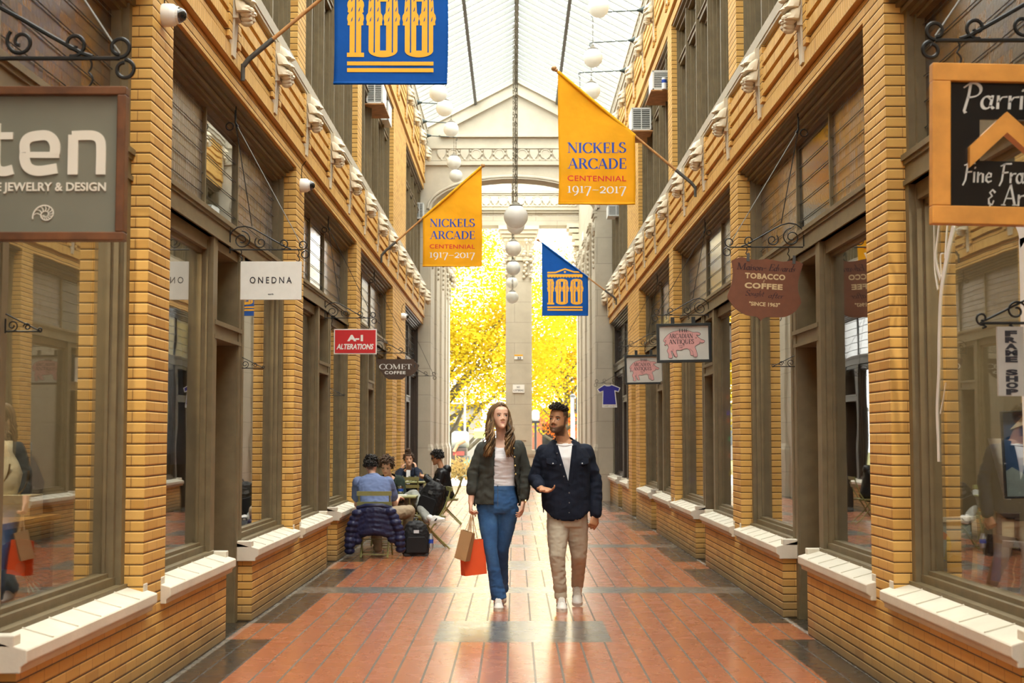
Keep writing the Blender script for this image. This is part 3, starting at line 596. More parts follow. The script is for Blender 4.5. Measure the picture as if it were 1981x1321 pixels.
# pen skeletons: (width, [(weight, points)], [(serif x, y, half length)])
GL = {
 'N': (.86, [('t', [(.14, 0), (.14, 1)]), ('T', [(.12, 1), (.74, 0)]), ('t', [(.74, 0), (.74, 1)])], [(.14, 0, .11), (.10, 1, .1), (.74, 1, .11)]),
 'I': (.40, [('T', [(.2, 0), (.2, 1)])], [(.2, 0, .15), (.2, 1, .15)]),
 'C': (.80, [('n', A_(.46, .5, .38, .5, 42, 320, 22)), ('t', [(.75, .70), (.75, .98)]), ('t', [(.76, .2), (.75, .06)])], []),
 'K': (.84, [('T', [(.2, 0), (.2, 1)]), ('t', [(.72, 1), (.22, .42)]), ('T', [(.38, .58), (.74, 0)])], [(.2, 0, .15), (.2, 1, .15), (.72, 1, .12), (.74, 0, .13)]),
 'E': (.68, [('T', [(.2, 0), (.2, 1)]), ('t', [(.1, .98), (.6, .98)]), ('t', [(.2, .52), (.5, .52)]), ('t', [(.1, .02), (.62, .02)]), ('t', [(.6, .98), (.6, .76)]), ('t', [(.63, .02), (.63, .26)]), ('t', [(.5, .42), (.5, .62)])], []),
 'L': (.66, [('T', [(.2, 0), (.2, 1)]), ('t', [(.1, .02), (.6, .02)]), ('t', [(.62, .02), (.62, .3)])], [(.2, 1, .15)]),
 'S': (.62, [('n', A_(.32, .74, .2, .25, 30, 215, 10) + [(.3, .55), (.38, .45)] + A_(.32, .26, .23, .25, 40, -150, 12)), ('t', [(.52, .75), (.52, .98)]), ('t', [(.1, .02), (.1, .26)])], []),
 'A': (.82, [('t', [(.08, 0), (.40, 1)]), ('T', [(.40, 1), (.72, 0)]), ('t', [(.2, .34), (.6, .34)])], [(.08, 0, .12), (.72, 0, .14)]),
 'R': (.84, [('T', [(.2, 0), (.2, 1)]), ('n', [(.2, .98)] + A_(.36, .74, .24, .24, 90, -90, 12) + [(.2, .5)]), ('T', [(.42, .5), (.74, 0)])], [(.2, 0, .15), (.12, 1, .1), (.76, 0, .11)]),
 'D': (.86, [('T', [(.2, 0), (.2, 1)]), ('n', [(.1, .98)] + A_(.34, .5, .42, .48, 90, -90, 16) + [(.1, .02)])], []),
 'T': (.76, [('T', [(.38, 0), (.38, 1)]), ('t', [(.06, .98), (.70, .98)]), ('t', [(.06, .98), (.06, .74)]), ('t', [(.70, .98), (.70, .74)])], [(.38, 0, .16)]),
 'H': (.90, [('T', [(.2, 0), (.2, 1)]), ('T', [(.7, 0), (.7, 1)]), ('t', [(.2, .52), (.7, .52)])], [(.2, 0, .14), (.2, 1, .14), (.7, 0, .14), (.7, 1, .14)]),
 'Q': (.90, [('n', A_(.45, .5, .38, .5, 0, 360, 28)), ('T', [(.42, .1), (.58, -.1), (.8, -.18)])], []),
 'O': (.90, [('n', A_(.45, .5, .38, .5, 0, 360, 28))], []),
 'U': (.86, [('T', [(.2, 1), (.2, .3)]), ('n', A_(.43, .3, .23, .3, 180, 360, 12)), ('t', [(.66, .3), (.66, 1)])], [(.2, 1, .15), (.66, 1, .12)]),
 'M': (1.06, [('t', [(.14, 0), (.16, 1)]), ('T', [(.16, 1), (.5, .02)]), ('t', [(.5, .02), (.86, 1)]), ('T', [(.86, 1), (.88, 0)])], [(.14, 0, .12), (.88, 0, .15), (.12, 1, .1), (.9, 1, .1)]),
 '1': (.40, [('T', [(.2, 0), (.2, .66)])], [(.2, 0, .15), (.14, .65, .08)]),
 '9': (.60, [('n', A_(.29, .36, .2, .3, 0, 360, 18)), ('n', [(.5, .36), (.49, .1), (.38, -.12), (.2, -.26)])], []),
 '7': (.58, [('t', [(.06, .64), (.52, .64)]), ('t', [(.06, .64), (.06, .46)]), ('T', [(.52, .64), (.2, -.3)])], []),
 '2': (.58, [('n', A_(.28, .46, .19, .2, 160, -30, 10) + [(.3, .2), (.08, .03)]), ('T', [(.08, .04), (.52, .04)])], []),
 '0': (.62, [('n', A_(.31, .32, .24, .33, 0, 360, 20))], []),
 '–': (.62, [('t', [(.06, .3), (.56, .3)])], []), ' ': (.34, [], []), '-': (.4, [('n', [(.06, .34), (.32, .38)])], []),
 # informal pen letters
 'P': (.58, [('n', [(.16, -.16), (.12, -.1), (.2, .5), (.22, .95)]), ('n', [(.04, .82), (.2, .98)] + A_(.3, .72, .26, .27, 80, -80, 10) + [(.2, .42)])], []),
 'F': (.52, [('n', [(.06, -.14), (.16, .1), (.22, .95)]), ('n', [(.06, .86), (.3, .97), (.58, .98)]), ('n', [(.16, .5), (.44, .54)])], []),
 'a': (.46, [('n', A_(.2, .24, .15, .24, 40, 330, 14)), ('n', [(.36, .5), (.33, .12), (.42, .02)])], []),
 'r': (.36, [('n', [(.08, .5), (.1, .02)]), ('n', [(.1, .28), (.2, .46), (.34, .48)])], []),
 'i': (.2, [('n', [(.08, .5), (.1, .02)]), ('n', [(.09, .72), (.11, .76)])], []),
 's': (.34, [('n', [(.28, .46), (.14, .5), (.08, .38), (.22, .22), (.22, .06), (.06, .01)])], []),
 'h': (.46, [('n', [(.08, 1.0), (.1, .02)]), ('n', [(.1, .3), (.22, .48), (.34, .42), (.35, .02)])], []),
 'n': (.46, [('n', [(.08, .5), (.1, .02)]), ('n', [(.1, .3), (.22, .48), (.34, .42), (.36, .02)])], []),
 'e': (.40, [('n', [(.08, .26), (.32, .3), (.3, .44), (.18, .5), (.06, .32), (.08, .1), (.2, .01), (.34, .08)])], []),
 'm': (.68, [('n', [(.08, .5), (.1, .02)]), ('n', [(.1, .3), (.22, .48), (.32, .42), (.33, .02)]), ('n', [(.33, .3), (.44, .48), (.56, .42), (.58, .02)])], []),
 'g': (.46, [('n', A_(.2, .26, .15, .23, 40, 330, 14)), ('n', [(.36, .5), (.34, -.1), (.2, -.3), (.04, -.2)])], []),
 'd': (.46, [('n', A_(.2, .24, .15, .24, 40, 330, 14)), ('n', [(.38, .98), (.34, .12), (.42, .02)])], []),
 'o': (.44, [('n', A_(.2, .24, .16, .25, 0, 360, 16))], []),
 't': (.34, [('n', [(.16, .8), (.14, .1), (.24, .0), (.32, .08)]), ('n', [(.02, .5), (.32, .52)])], []),
 'f': (.34, [('n', [(.36, .92), (.24, .98), (.17, .8), (.12, -.22)]), ('n', [(.02, .48), (.3, .5)])], []),
 'u': (.46, [('n', [(.08, .5), (.1, .12), (.2, .01), (.34, .2)]), ('n', [(.36, .5), (.34, .1), (.42, .02)])], []),
 'w': (.6, [('n', [(.06, .5), (.16, .02), (.28, .42), (.38, .02), (.52, .5)])], []),
 '&': (.5, [('n', [(.4, .62), (.26, .74), (.12, .6), (.26, .44), (.08, .3), (.12, .08), (.3, .02), (.36, .2)]), ('n', [(.2, .02), (.14, -.2)])], []),
}
GL['×'] = GL[' ']
SC = {'S': ('S', .5), 'm2': 0}
def pen(s, T=.17, t=.045, slant=0., nib=0., caps=None):
    """broad-pen letters grown from skeletons; returns verts, faces in cap-height units"""
    V, F = [], []; x0 = 0.
    ca, sa = math.cos(nib), math.sin(nib)
    for ch in s:
        w, st, se = GL[ch]
        for k, pts in st:
            P = [Vector((p[0], p[1])) for p in pts]; n = len(P); o = len(V)
            for i, p in enumerate(P):
                d = (P[min(i + 1, n - 1)] - P[max(i - 1, 0)]); d = d.normalized() if d.length > 1e-6 else Vector((0, 1)); nn = Vector((-d.y, d.x))
                hw = {'T': T / 2, 't': t / 2}.get(k) or math.hypot(T * (nn.x * ca + nn.y * sa), t * (-nn.x * sa + nn.y * ca)) / 2
                e = Vector((0, 0)) if 0 < i < n - 1 or k != 'n' else d * (t * .5 if i else -t * .5)
                for sg in (1, -1): q = p + e + nn * hw * sg; V.append((x0 + q.x + slant * q.y, q.y))
            F += [(o + 2 * i, o + 2 * i + 1, o + 2 * i + 3, o + 2 * i + 2) for i in range(n - 1)]
        for x, y, h in se:
            o = len(V); e = t * .9; ya, yb = (y, y + e) if y < .5 else (y - e, y)
            for q in ((x - h, ya), (x + h, ya), (x + h, yb), (x - h, yb)): V.append((x0 + q[0] + slant * q[1], q[1]))
            F.append((o, o + 1, o + 2, o + 3))
        x0 += w
    return V, F
class Board:
    """a flat hanging thing with its own right/up/out axes; lettering is laid on its face"""
    def __init__(s, o, roll=0., yaw=0.):
        s.o = Vector(o); R = Matrix.Rotation(yaw, 3, 'Z') @ Matrix.Rotation(roll, 3, 'Y'); s.U = R @ Vector((1, 0, 0)); s.V = R @ Vector((0, 0, 1)); s.N = R @ Vector((0, -1, 0)); s.warp = None
    def __call__(s, u, v, n=0.):
        if s.warp: n += s.warp(u, v)
        return s.o + s.U * u + s.V * v + s.N * n
    def text(s, parent, name, mat, glyphs, u0, u1, v0, height=None, n=.002, th=.0012):
        """fit glyphs between u0 and u1 with baseline v0; height = cap height scale (None keeps proportion)"""
        V, F = glyphs; xs = [p[0] for p in V]; a, b = min(xs), max(xs); k = (u1 - u0) / (b - a); h = height if height else k
        m = MB(); nv = len(V)
        top = [s(u0 + (x - a) * k, v0 + y * h, n + th) for x, y in V]; bot = [s(u0 + (x - a) * k, v0 + y * h, n - .001) for x, y in V]
        m.add(top, F); ed = {}
        for f in F:
            for i in range(len(f)):
                e = (f[i], f[(i + 1) % len(f)]); ed.pop((e[1], e[0]), None) or ed.__setitem__(e, 1)
        m.add(top + bot, [(a_, b_, b_ + nv, a_ + nv) for a_, b_ in ed]); return m.build(name, mat, parent)
    def poly(s, m, pts, n0=-.001, n1=.003, k=0): m.loft([[s(u, v, n0) for u, v in pts], [s(u, v, n1) for u, v in pts]], k); return m
    def strip(s, m, pts, w, n0=-.001, n1=.003, k=0):
        P = [Vector(p) for p in pts]; L, R = [], []
        for i, p in enumerate(P):
            d = (P[min(i + 1, len(P) - 1)] - P[max(i - 1, 0)]).normalized(); q = Vector((-d.y, d.x)) * (w[i] if isinstance(w, (list, tuple)) else w) / 2; L.append(p + q); R.append(p - q)
        for i in range(len(P) - 1): s.poly(m, [L[i], L[i + 1], R[i + 1], R[i]], n0, n1, k)
        return m
    def rect(s, m, u0, u1, v0, v1, n0, n1, k=0): return s.poly(m, [(u0, v0), (u1, v0), (u1, v1), (u0, v1)], n0, n1, k)
# ------------------------------------------------------------------ banners
def cloth_mat(name, col, tr=.3, rough=.7):
    m, t, b = newmat(name, col, rough, 0, .25); r = t.n.new('ShaderNodeBsdfTranslucent'); mx = t.n.new('ShaderNodeMixShader'); mx.inputs[0].default_value = tr
    o, _ = t.obj(); c = t.ramp(t.noise(o, 3.0, 4), [(.3, [v * .9 for v in col]), (.7, [min(1, v * 1.05) for v in col])]); t.l.new(c, b.inputs['Base Color']); t.l.new(c, r.inputs[0])
    t.l.new(t.bump(t.noise(o, 5, 3), .35, .03), b.inputs['Normal'])
    t.l.new(b.outputs[0], mx.inputs[1]); t.l.new(r.outputs[0], mx.inputs[2]); t.l.new(mx.outputs[0], t.n['Material Output'].inputs[0]); return m
M_FY = cloth_mat('golden_banner_cloth', (.90, .47, .012)); M_FB = cloth_mat('blue_banner_cloth', (.004, .11, .48)); M_POLE = simple('varnished_pole', (.42, .21, .07), .4, var=.2)
M_TB = simple('navy_lettering', (.003, .045, .34), .6, var=0); M_TR = simple('red_lettering', (.58, .02, .012), .6, var=0); M_TW = simple('white_lettering', (.72, .74, .78), .6, var=0); M_TG = simple('gold_lettering', (.84, .42, .015), .6, var=.03)
def hundred(bd, parent, w):
    """the numeral artwork: pediment, dentils, 100 as leafy columns, two bars"""
    U = lambda u: u * w
    def part(name, mat, fn): m = MB(); fn(m); m.build(name, mat, parent)
    def shape(m, pts, n0=.001, n1=.0045): bd.poly(m, [(U(a), U(b)) for a, b in pts], n0, n1)
    def bars(m):
        for a, b in ((.112, .147), (.172, .206)): shape(m, [(.12, a), (.88, a), (.88, b), (.12, b)])
    def leafy(x0, x1, y0, y1, ym, side):
        """stem outline whose upper half bulges in leaves"""
        r = [(0, y0), (0, ym)]; k = 0
        while ym + k * .118 + .112 < y1 + .002:
            y = ym + k * .118; r += [(.020, y + .002), (.016, y + .03), (.024, y + .06), (.020, y + .09), (.006, y + .112)]; k += 1
        r.append((0, y1))
        return [(x0 - e, y) for e, y in r] + [(x1 + e, y) for e, y in reversed(r)]
    def digits(m):
        shape(m, leafy(.141, .242, .247, .80, .53, 0)); shape(m, [(.118, .247), (.268, .247), (.268, .285), (.118, .285)]); shape(m, [(.115, .765), (.24, .765), (.24, .80), (.115, .80)])
        for x0, x1 in ((.308, .562), (.627, .877)):
            shape(m, leafy(x0, x0 + .1, .30, .75, .53, 0)); shape(m, leafy(x1 - .1, x1, .30, .75, .53, 0)); cx = (x0 + x1) / 2; r = (x1 - x0) / 2
            lo = [(cx + r * math.cos(t), .305 - .06 * math.sin(t)) for t in [PI * i / 14 for i in range(15)]]; shape(m, lo + [(x0, .30), (x1, .30)][::1] if False else lo)
            shape(m, [(cx + r * math.cos(t), .745 + .06 * math.sin(t)) for t in [PI * i / 14 for i in range(15)]])
    def slits(m):
        for x in (.186, .353, .512, .672, .827): shape(m, [(x, .287), (x + .011, .287), (x + .011, .76), (x, .76)], .003, .0062)
        for x in (.15, .215, .315, .38, .475, .54, .635, .70, .79, .855):
            for j in range(3): y = .56 + j * .09; shape(m, [(x, y), (x + .012, y + .012), (x + .018, y + .05), (x + .008, y + .03)], .003, .0062)
    def roof_(m):
        shape(m, [(.12, .86), (.88, .86), (.88, .905), (.12, .905)])
        for i in range(12): x = .13 + i * .064; shape(m, [(x + .03 * math.cos(t) + .02, .862 - .03 * math.sin(t)) for t in [PI * k / 8 for k in range(9)]])
        bd.strip(m, [(U(.12), U(.94)), (U(.3), U(.945)), (U(.5), U(1.02)), (U(.7), U(.955)), (U(.88), U(.95))], U(.032), .001, .0045)
        shape(m, arc(.5, .955, .022, 0, 340, 12))
    part('artwork_bars', M_TG, bars); part('artwork_numerals', M_TG, digits); part('artwork_slits', M_FB, slits); part('artwork_pediment', M_TG, roof_)
def banner(nm, base, tip, lpx, rpx, bpx, kind, label):
    xw = XC + (HW - .06) * (1 if base[0] > 995 else -1); B = at_x(base[0], base[1], xw); Y = B.y; Tp = at_y(tip[0], tip[1], Y); ax = (Tp - B).normalized()
    root = thing('flag_banner', label, 'flag', B, 'centennial banners along the arcade')
    m = MB(); L = (Tp - B).length; m.tube([B + ax * .12, B + ax * (L * .5), Tp], [.016, .015, .013], 10); m.build('flagpole', M_POLE, root, smooth=True)
    m = MB(); m.ball(Tp + ax * .035, .034, 12); m.tube([Tp - ax * .02, Tp, Tp + ax * .02], [.012, .024, .016], 10); m.build('finial', M_POLE, root, smooth=True)
    m = MB(); m.tube([B + ax * .30, B + ax * .06, B + Vector((0, 0, -.02))], [.021, .021, .02], 10); m.tube([B + Vector((0, 0, .0)), B + Vector((0, 0, -.13))], .017, 8); m.build('pole_bracket', M_RIDGE, root, smooth=True)
    xl, xr = at_y(lpx, 400, Y).x, at_y(rpx, 400, Y).x; zb = at_y((lpx + rpx) / 2, bpx, Y).z; w = xr - xl
    zt = lambda x: B.z + (x - B.x) * ax.z / ax.x
    bd = Board((xl, Y, zb)); wk = 1. if kind == 'y' else .22; bd.warp = lambda u, v: wk * (.012 * math.sin(u * 7 + v * 2.2) + .008 * math.sin(v * 5 - u * 3))
    m = MB(); NU, NV = 26, 40; vs = []
    for j in range(NV + 1):
        for i in range(NU + 1):
            u = w * i / NU; top = zt(xl + u) - zb; v = top * j / NV; e = 0 if j else .004
            vs.append(bd(u + .012 * math.sin(v * 3.1) * (1 - j / NV), v, e))
    m.add(vs, [(j * (NU + 1) + i, j * (NU + 1) + i + 1, (j + 1) * (NU + 1) + i + 1, (j + 1) * (NU + 1) + i) for j in range(NV) for i in range(NU)])
    c = m.build('banner_cloth', M_FY if kind == 'y' else M_FB, root, smooth='all'); md = c.modifiers.new('th', 'SOLIDIFY'); md.thickness = .003; md.offset = 0
    m = MB(); m.tube([bd(0, .012, .002)] + [bd(w * k / 8, .012, .002) for k in range(1, 9)], .011, 8); m.build('hem', M_FY if kind == 'y' else M_FB, root, smooth='all')
    m = MB(); pa = Vector((xl, Y, zt(xl))); pb = Vector((xr, Y, zt(xr))); m.tube([pa, pb], .021, 10); m.build('pole_sleeve', M_FY if kind == 'y' else M_FB, root, smooth=True)
    if kind == 'y':
        S1 = (.165, .05)
        bd.text(root, 'lettering', M_TB, pen('NICKELS', .17, .055), .12 * w, .885 * w, .68 * w, .135 * w); bd.text(root, 'lettering', M_TB, pen('ARCADE', .17, .055), .12 * w, .885 * w, .472 * w, .135 * w)
        bd.text(root, 'lettering', M_TR, sans('CENTENNIAL', .012, spacing=1.06), .12 * w, .885 * w, .31 * w, .10 * w); bd.text(root, 'lettering', M_TW, pen('1917–2017', .11, .045), .12 * w, .885 * w, .155 * w, .13 * w)
    else: hundred(bd, root, w)
banner('a', (470, 124), (724, -88), 643, 864, 164, 'b', 'blue banner with gold 100, largest, cut by the top edge of the photo')
banner('b', (1345, 360), (1076, 136), 1080, 1229, 396, 'y', 'golden centennial banner on the right wall, larger of the two yellow ones')
banner('c', (738, 492), (931, 323), 818, 932, 516, 'y', 'golden centennial banner on the left wall, smaller of the two yellow ones')
banner('d', (1192, 578), (1043, 466), 1048, 1137, 611, 'b', 'small blue banner with gold 100 hanging before the right stone pier')
# ------------------------------------------------------------------ wrought iron brackets
def spiral(cx, cy, r, a0, turns, n=26, shrink=.25): return [(cx + r * (1 - (1 - shrink) * i / n) * math.cos(a0 + turns * 2 * PI * i / n), cy + r * (1 - (1 - shrink) * i / n) * math.sin(a0 + turns * 2 * PI * i / n)) for i in range(n + 1)]
def bracket(sd, y, z, L, label, stays=True, h=.20, small=False, r=.0055, d0=-.10, group='scrolled iron sign brackets'):
    X = lambda u: XC + sd * (HW - d0 - u); root = thing('sign_bracket', label, 'bracket', (X(0), y, z), group)
    P = lambda p: [(X(u * L), y, z + v * L) for u, v in p]
    m = MB(); m.tube(P([(0, 0), (1, 0)]), r, 6); m.tube(P([(0, -.05), (0, .36)]), r, 6)
    m.build('bar', M_IRON, root, smooth=True); m = MB()
    if small:
        m.tube(P([(0, .5), (.95, .03)]), r * .8, 6); m.tube(P(spiral(.2, .17, .16, -PI / 2, 1.3)), r * .8, 6); m.tube(P(spiral(.62, .13, .11, PI, -1.3)), r * .8, 6); m.tube(P(spiral(.98, .05, .07, -PI / 2, 1.1)), r * .8, 6)
    else:
        m.tube(P([(0, .2), (.03, .26), (.10, .31), (.2, .325), (.3, .30), (.42, .235), (.6, .13), (.78, .03), (.84, .01)]), r, 6)
        m.tube(P(spiral(.16, .135, .125, PI / 2, -1.6)), r * .9, 6); m.tube(P(spiral(.42, .10, .085, PI * .75, 1.35)), r * .9, 6); m.tube(P(spiral(.73, .085, .075, -PI * .6, 1.2)), r * .9, 6)
        m.tube(P(spiral(1.0, .065, .06, -PI / 2, 1.0, shrink=.7)), r * .9, 6); m.tube(P(spiral(1.03, -.065, .058, PI / 2, -1.0, shrink=.7)), r * .9, 6)
    m.build('scroll', M_IRON, root, smooth=True)
    if stays:
        top = Vector((X(.03), y, H0 - .16)); m = MB()
        m.tube([(top.x, top.y, top.z + .13), top, (top.x - sd * .02, top.y, top.z - .03)], .008, 6); m.tube([top + Vector((sd * .045 + .03 * math.cos(a), 0, -.03 + .03 * math.sin(a))) for a in [2 * PI * k / 14 for k in range(14)]], .005, 6, closed=True)
        m.tube([top, P([(.3, .32)])[0]], .004, 6); m.build('stay_rod', M_IRON, root, smooth=True)
        m = MB(); m.tube([top, P([(1.0, .03)])[0]], .0035, 6); m.build('stay_cable', M_STEEL if y < 12 else M_IRON, root)
    return root, P
def hooks(P, us, vtop, zs, parent, name='hanger'):
    for u, zt in zip(us, zs):
        x, y, z = P([(u, 0)])[0]; m = MB(); pts = [(x + .012 * math.sin(t * 2 * PI) * (1 if t < .5 else -1.4), y, z + .004 - (z - zt) * t) for t in [i / 12 for i in range(13)]]; m.tube(pts, .0042, 6); m.build(name, M_IRON, parent, smooth=True)
M_BOARD_G = simple('grey_green_sign_panel', (.155, .155, .115), .45, var=.06, scale=4); M_WALNUT = simple('walnut_frame', (.115, .042, .012), .4, var=.35, scale=12); M_CREAM = simple('cream_letters', (.64, .61, .52), .5, var=0)
M_SIGNW = simple('white_sign_panel', (.72, .72, .67), .5, var=.03); M_INK = simple('dark_ink', (.012, .012, .02), .5, var=0); M_RED = simple('red_sign_panel', (.50, .008, .010), .45, var=.05)
M_BROWN = simple('brown_sign_panel', (.055, .028, .014), .55, var=.15); M_COPPER = simple('russet_sign_panel', (.165, .055, .022), .6, var=.08); M_TAN = simple('tan_letters', (.60, .45, .24), .6, var=0); M_OXB = simple('oxblood_letters', (.045, .010, .008), .6, var=0)
M_OAK = simple('golden_oak_frame', (.60, .27, .045), .45, var=.18, scale=9); M_BLACK = simple('black_sign_panel', (.006, .006, .006), .25, var=0); M_BLKF = simple('black_painted_frame', (.014, .016, .015), .5, var=.1); M_PIG = simple('pink_paint', (.70, .36, .34), .6, var=.04); M_CHALK = simple('chalky_letters', (.55, .56, .53), .6, var=0)
M_PLANK = simple('whitewashed_planks', (.62, .60, .54), .6, var=.1, scale=3)
G_SIGN = 'hanging shop signs'
def frame_of(bd, w, h, t, depth, mat, parent, name='frame', miter=True):
    m = MB()
    for a, b, c, d in ((0, w, 0, t), (0, w, h - t, h), (0, t, t, h - t), (w - t, w, t, h - t)): bd.rect(m, a, b, c, d, -depth / 2, depth / 2 + .008)
    return m.build(name, mat, parent, bevel=.004)
def sign_at(x0, x1, y0, y1, Y, roll=0., yaw=0., z_off=0):
    a = at_y(x0, y1, Y); b = at_y(x1, y0, Y); return Board(a, roll, yaw), b.x - a.x, b.z - a.z
# 'ten' jeweller's sign
br, P = bracket(-1, 5.55, at_y(200, 113, 5.55).z, .68, 'large iron scroll bracket above the grey jewellery sign', r=.009)
bd, w, h = sign_at(-102, 248, 170, 467, 5.55, 0, .0); root = thing('shop_sign', 'grey jewellery shop sign in a walnut frame with a white shell emblem', 'sign', bd(w / 2, 0), G_SIGN)
frame_of(bd, w, h, .034, .05, M_WALNUT, root); m = MB(); bd.rect(m, .02, w - .02, .02, h - .02, -.012, .004); m.build('panel', M_BOARD_G, root)
uu = lambda px: w * (px + 102) / 350; vv = lambda py: h * (467 - py) / 297
E_ = []                                                   # rounded square letters t e n
def rl(pts, k): m_ = MB(); bd.strip(m_, [(uu(x), vv(y)) for x, y in pts], k * w / 350, .003, .011); return m_
def smooth_path(p, n=6):
    q = [Vector(a) for a in p]; r = []
    for i in range(len(q) - 1):
        a, b, c, d = q[max(i - 1, 0)], q[i], q[i + 1], q[min(i + 2, len(q) - 1)]
        for k in range(n): t = k / n; r.append(tuple(.5 * ((2 * b) + (c - a) * t + (2 * a - 5 * b + 4 * c - d) * t * t + (3 * b - a - 3 * c + d) * t ** 3)))
    return r + [tuple(q[-1])]
rl(smooth_path([(48, 296), (48, 278), (58, 267), (85, 263), (99, 268), (107, 282), (107, 300)], 5), 20).build('lettering', M_CREAM, root)
m = rl(smooth_path([(48, 297), (48, 310), (55, 325), (75, 332), (112, 327)], 5), 20); bd.strip(m, [(uu(50), vv(301)), (uu(116), vv(301))], 12 * w / 350, .0036, .0104); m.build('lettering', M_CREAM, root)
m = rl([(143, 339), (143, 262)], 20); bd.strip(m, [(uu(a), vv(b)) for a, b in smooth_path([(140, 264), (165, 263), (184, 264), (195, 272), (198, 290), (198, 339)], 5)], 19 * w / 350, .0036, .0104); m.build('lettering', M_CREAM, root)
m = rl(smooth_path([(-10, 240), (-10, 300), (-8, 325), (6, 333), (25, 329)], 5), 19); bd.strip(m, [(uu(-20), vv(264)), (uu(24), vv(264))], 14 * w / 350, .0036, .0104); m.build('lettering', M_CREAM, root)
bd.text(root, 'lettering', M_CREAM, sans('FINE JEWELRY & DESIGN', .022), uu(-42), uu(209), vv(370), .066 * w, n=.004, th=.006)
m = MB(); cx, cy = uu(91), vv(413); r0 = .052                # nautilus emblem
sp = [(cx + r0 * math.exp(-.16 * t) * math.cos(PI * 1.10 - t), cy - .006 + r0 * math.exp(-.16 * t) * math.sin(PI * 1.12 - t) * .95) for t in [i * .16 for i in range(80)]]
bd.strip(m, sp, [.0052 * (1 - i / 120) for i in range(80)], .003, .008)
for i in range(2, 40, 3):
    a = sp[i]; j = min(i + 39, 79); b = sp[j]; bd.strip(m, smooth_path([a, ((a[0] + b[0]) / 2 + (a[1] - b[1]) * .22, (a[1] + b[1]) / 2 - (a[0] - b[0]) * .22), b], 4), .0030, .003, .007)
m.build('shell_emblem', M_CREAM, root); hooks(P, (.15, .82), 0, [bd(0, h)[2]] * 2, root)
# ONEDNA
br, P = bracket(-1, 11.15, at_y(520, 483, 11.15).z, .575, 'iron scroll bracket carrying the white sign with black letters')
bd, w, h = sign_at(465, 584, 506, 580, 11.15, .0); root = thing('shop_sign', 'plain white shop sign with widely spaced black sans letters', 'sign', bd(w / 2, 0), G_SIGN)
m = MB(); bd.rect(m, 0, w, 0, h, -.01, .01); m.build('panel', M_SIGNW, root, bevel=.002)
bd.text(root, 'lettering', M_INK, sans('ONEDNA', .008, spacing=1.5), w * .155, w * .84, h * .43, .0725, n=.011); bd.text(root, 'lettering', M_INK, sans('earth', .0), w * .455, w * .545, h * .125, .02, n=.011)
hooks(P, (.14, .93), 0, [bd(0, h)[2] - .012] * 2, root)
# A-1 alterations
br, P = bracket(-1, 16.8, at_y(680, 615, 16.8).z, .565, 'iron scroll bracket carrying the red sign')
bd, w, h = sign_at(646, 729, 636.5, 685, 16.8); root = thing('shop_sign', 'red tailoring sign with white letters and a thin white border', 'sign', bd(w / 2, 0), G_SIGN)
m = MB(); bd.rect(m, 0, w, 0, h, -.01, .008); m.build('border', M_SIGNW, root); m = MB(); bd.rect(m, .012, w - .012, .012, h - .012, .006, .011); m.build('panel', M_RED, root)
bd.text(root, 'lettering', M_SIGNW, sans('A-1', .055), w * .31, w * .68, h * .53, .095, n=.011); bd.text(root, 'lettering', M_SIGNW, sans('ALTERATIONS', .035, .22), w * .06, w * .93, h * .20, .085, n=.011)
hooks(P, (.13, .90), 0, [bd(0, h)[2] - .015] * 2, root)
# COMET cup
br, P = bracket(-1, 22.35, at_y(760, 683, 22.35).z, .62, 'iron scroll bracket over the coffee cup sign')
bd, w, h = sign_at(728, 809, 694.5, 734, 22.35); root = thing('shop_sign', 'brown coffee shop sign cut in the shape of a cup', 'sign', bd(w / 2, 0), G_SIGN)
cup = [(.0, 1.0), (.0, .86), (.03, .70), (.075, .52), (.14, .32), (.21, .12), (.275, .02), (.3, 0), (.60, 0), (.64, .03), (.70, .14), (.73, .17), (.80, .17), (.88, .24), (.95, .38), (.99, .56), (.99, .70), (.96, .82), (.92, .86), (.92, .93), (.90, 1.0)]
m = MB(); bd.poly(m, [(u * w, v * h) for u, v in cup], -.012, .012); m.build('panel', M_BROWN, root)
hd = MB(); bd.poly(hd, [(w * (.915 + .018 * math.cos(t)), h * (.66 + .08 * math.sin(t))) for t in [2 * PI * k / 12 for k in range(12)]], .011, .014); hd.build('handle_hole', M_BLKF, root)
bd.text(root, 'lettering', M_SIGNW, pen('COMET', .15, .045), w * .07, w * .845, h * .50, h * .25, n=.012, th=.006); bd.text(root, 'lettering', M_SIGNW, sans('COFFEE', .03, spacing=1.15), w * .20, w * .70, h * .265, h * .20, n=.012, th=.006)
hooks(P, (.12, .86), 0, [bd(0, h)[2] - .015] * 2, root)
bracket(-1, 28.6, at_y(830, 727, 28.6).z, .62, 'empty iron scroll bracket farthest down the left wall')
# small door brackets
for sd, px, py, Y, lab in ((-1, 492, 712, 11.75, 'small iron scroll beside the door under the white sign'), (-1, 652, 765, 17.35, 'small iron scroll beside the door under the red sign'), (-1, 40, 641, 6.25, 'small iron scroll across the jewellery shop window'), (1, 1562, 709, 11.9, 'small iron scroll over the tobacco shop door')):
    bracket(sd, Y, at_y(px, py, Y).z, .19 if Y > 8 else .155, lab, stays=False, small=True, r=.004, d0=-.12 if Y > 8 else -.10, group='small iron scrolls at the shop doors')
br, P = bracket(1, 5.95, at_y(1950, 625, 5.95).z, .40, 'small rusty scroll carrying the vertical white sign', stays=False, small=True, r=.006, d0=-.12)
bd, w, h = sign_at(1931, 1979, 632, 766, 5.95); root = thing('shop_sign', 'narrow white vertical sign with black block letters', 'sign', bd(w / 2, 0), G_SIGN)
m = MB(); bd.rect(m, 0, w, 0, h, -.008, .008); m.build('panel', simple('grey_white_panel', (.42, .42, .39), .6, var=.06), root)
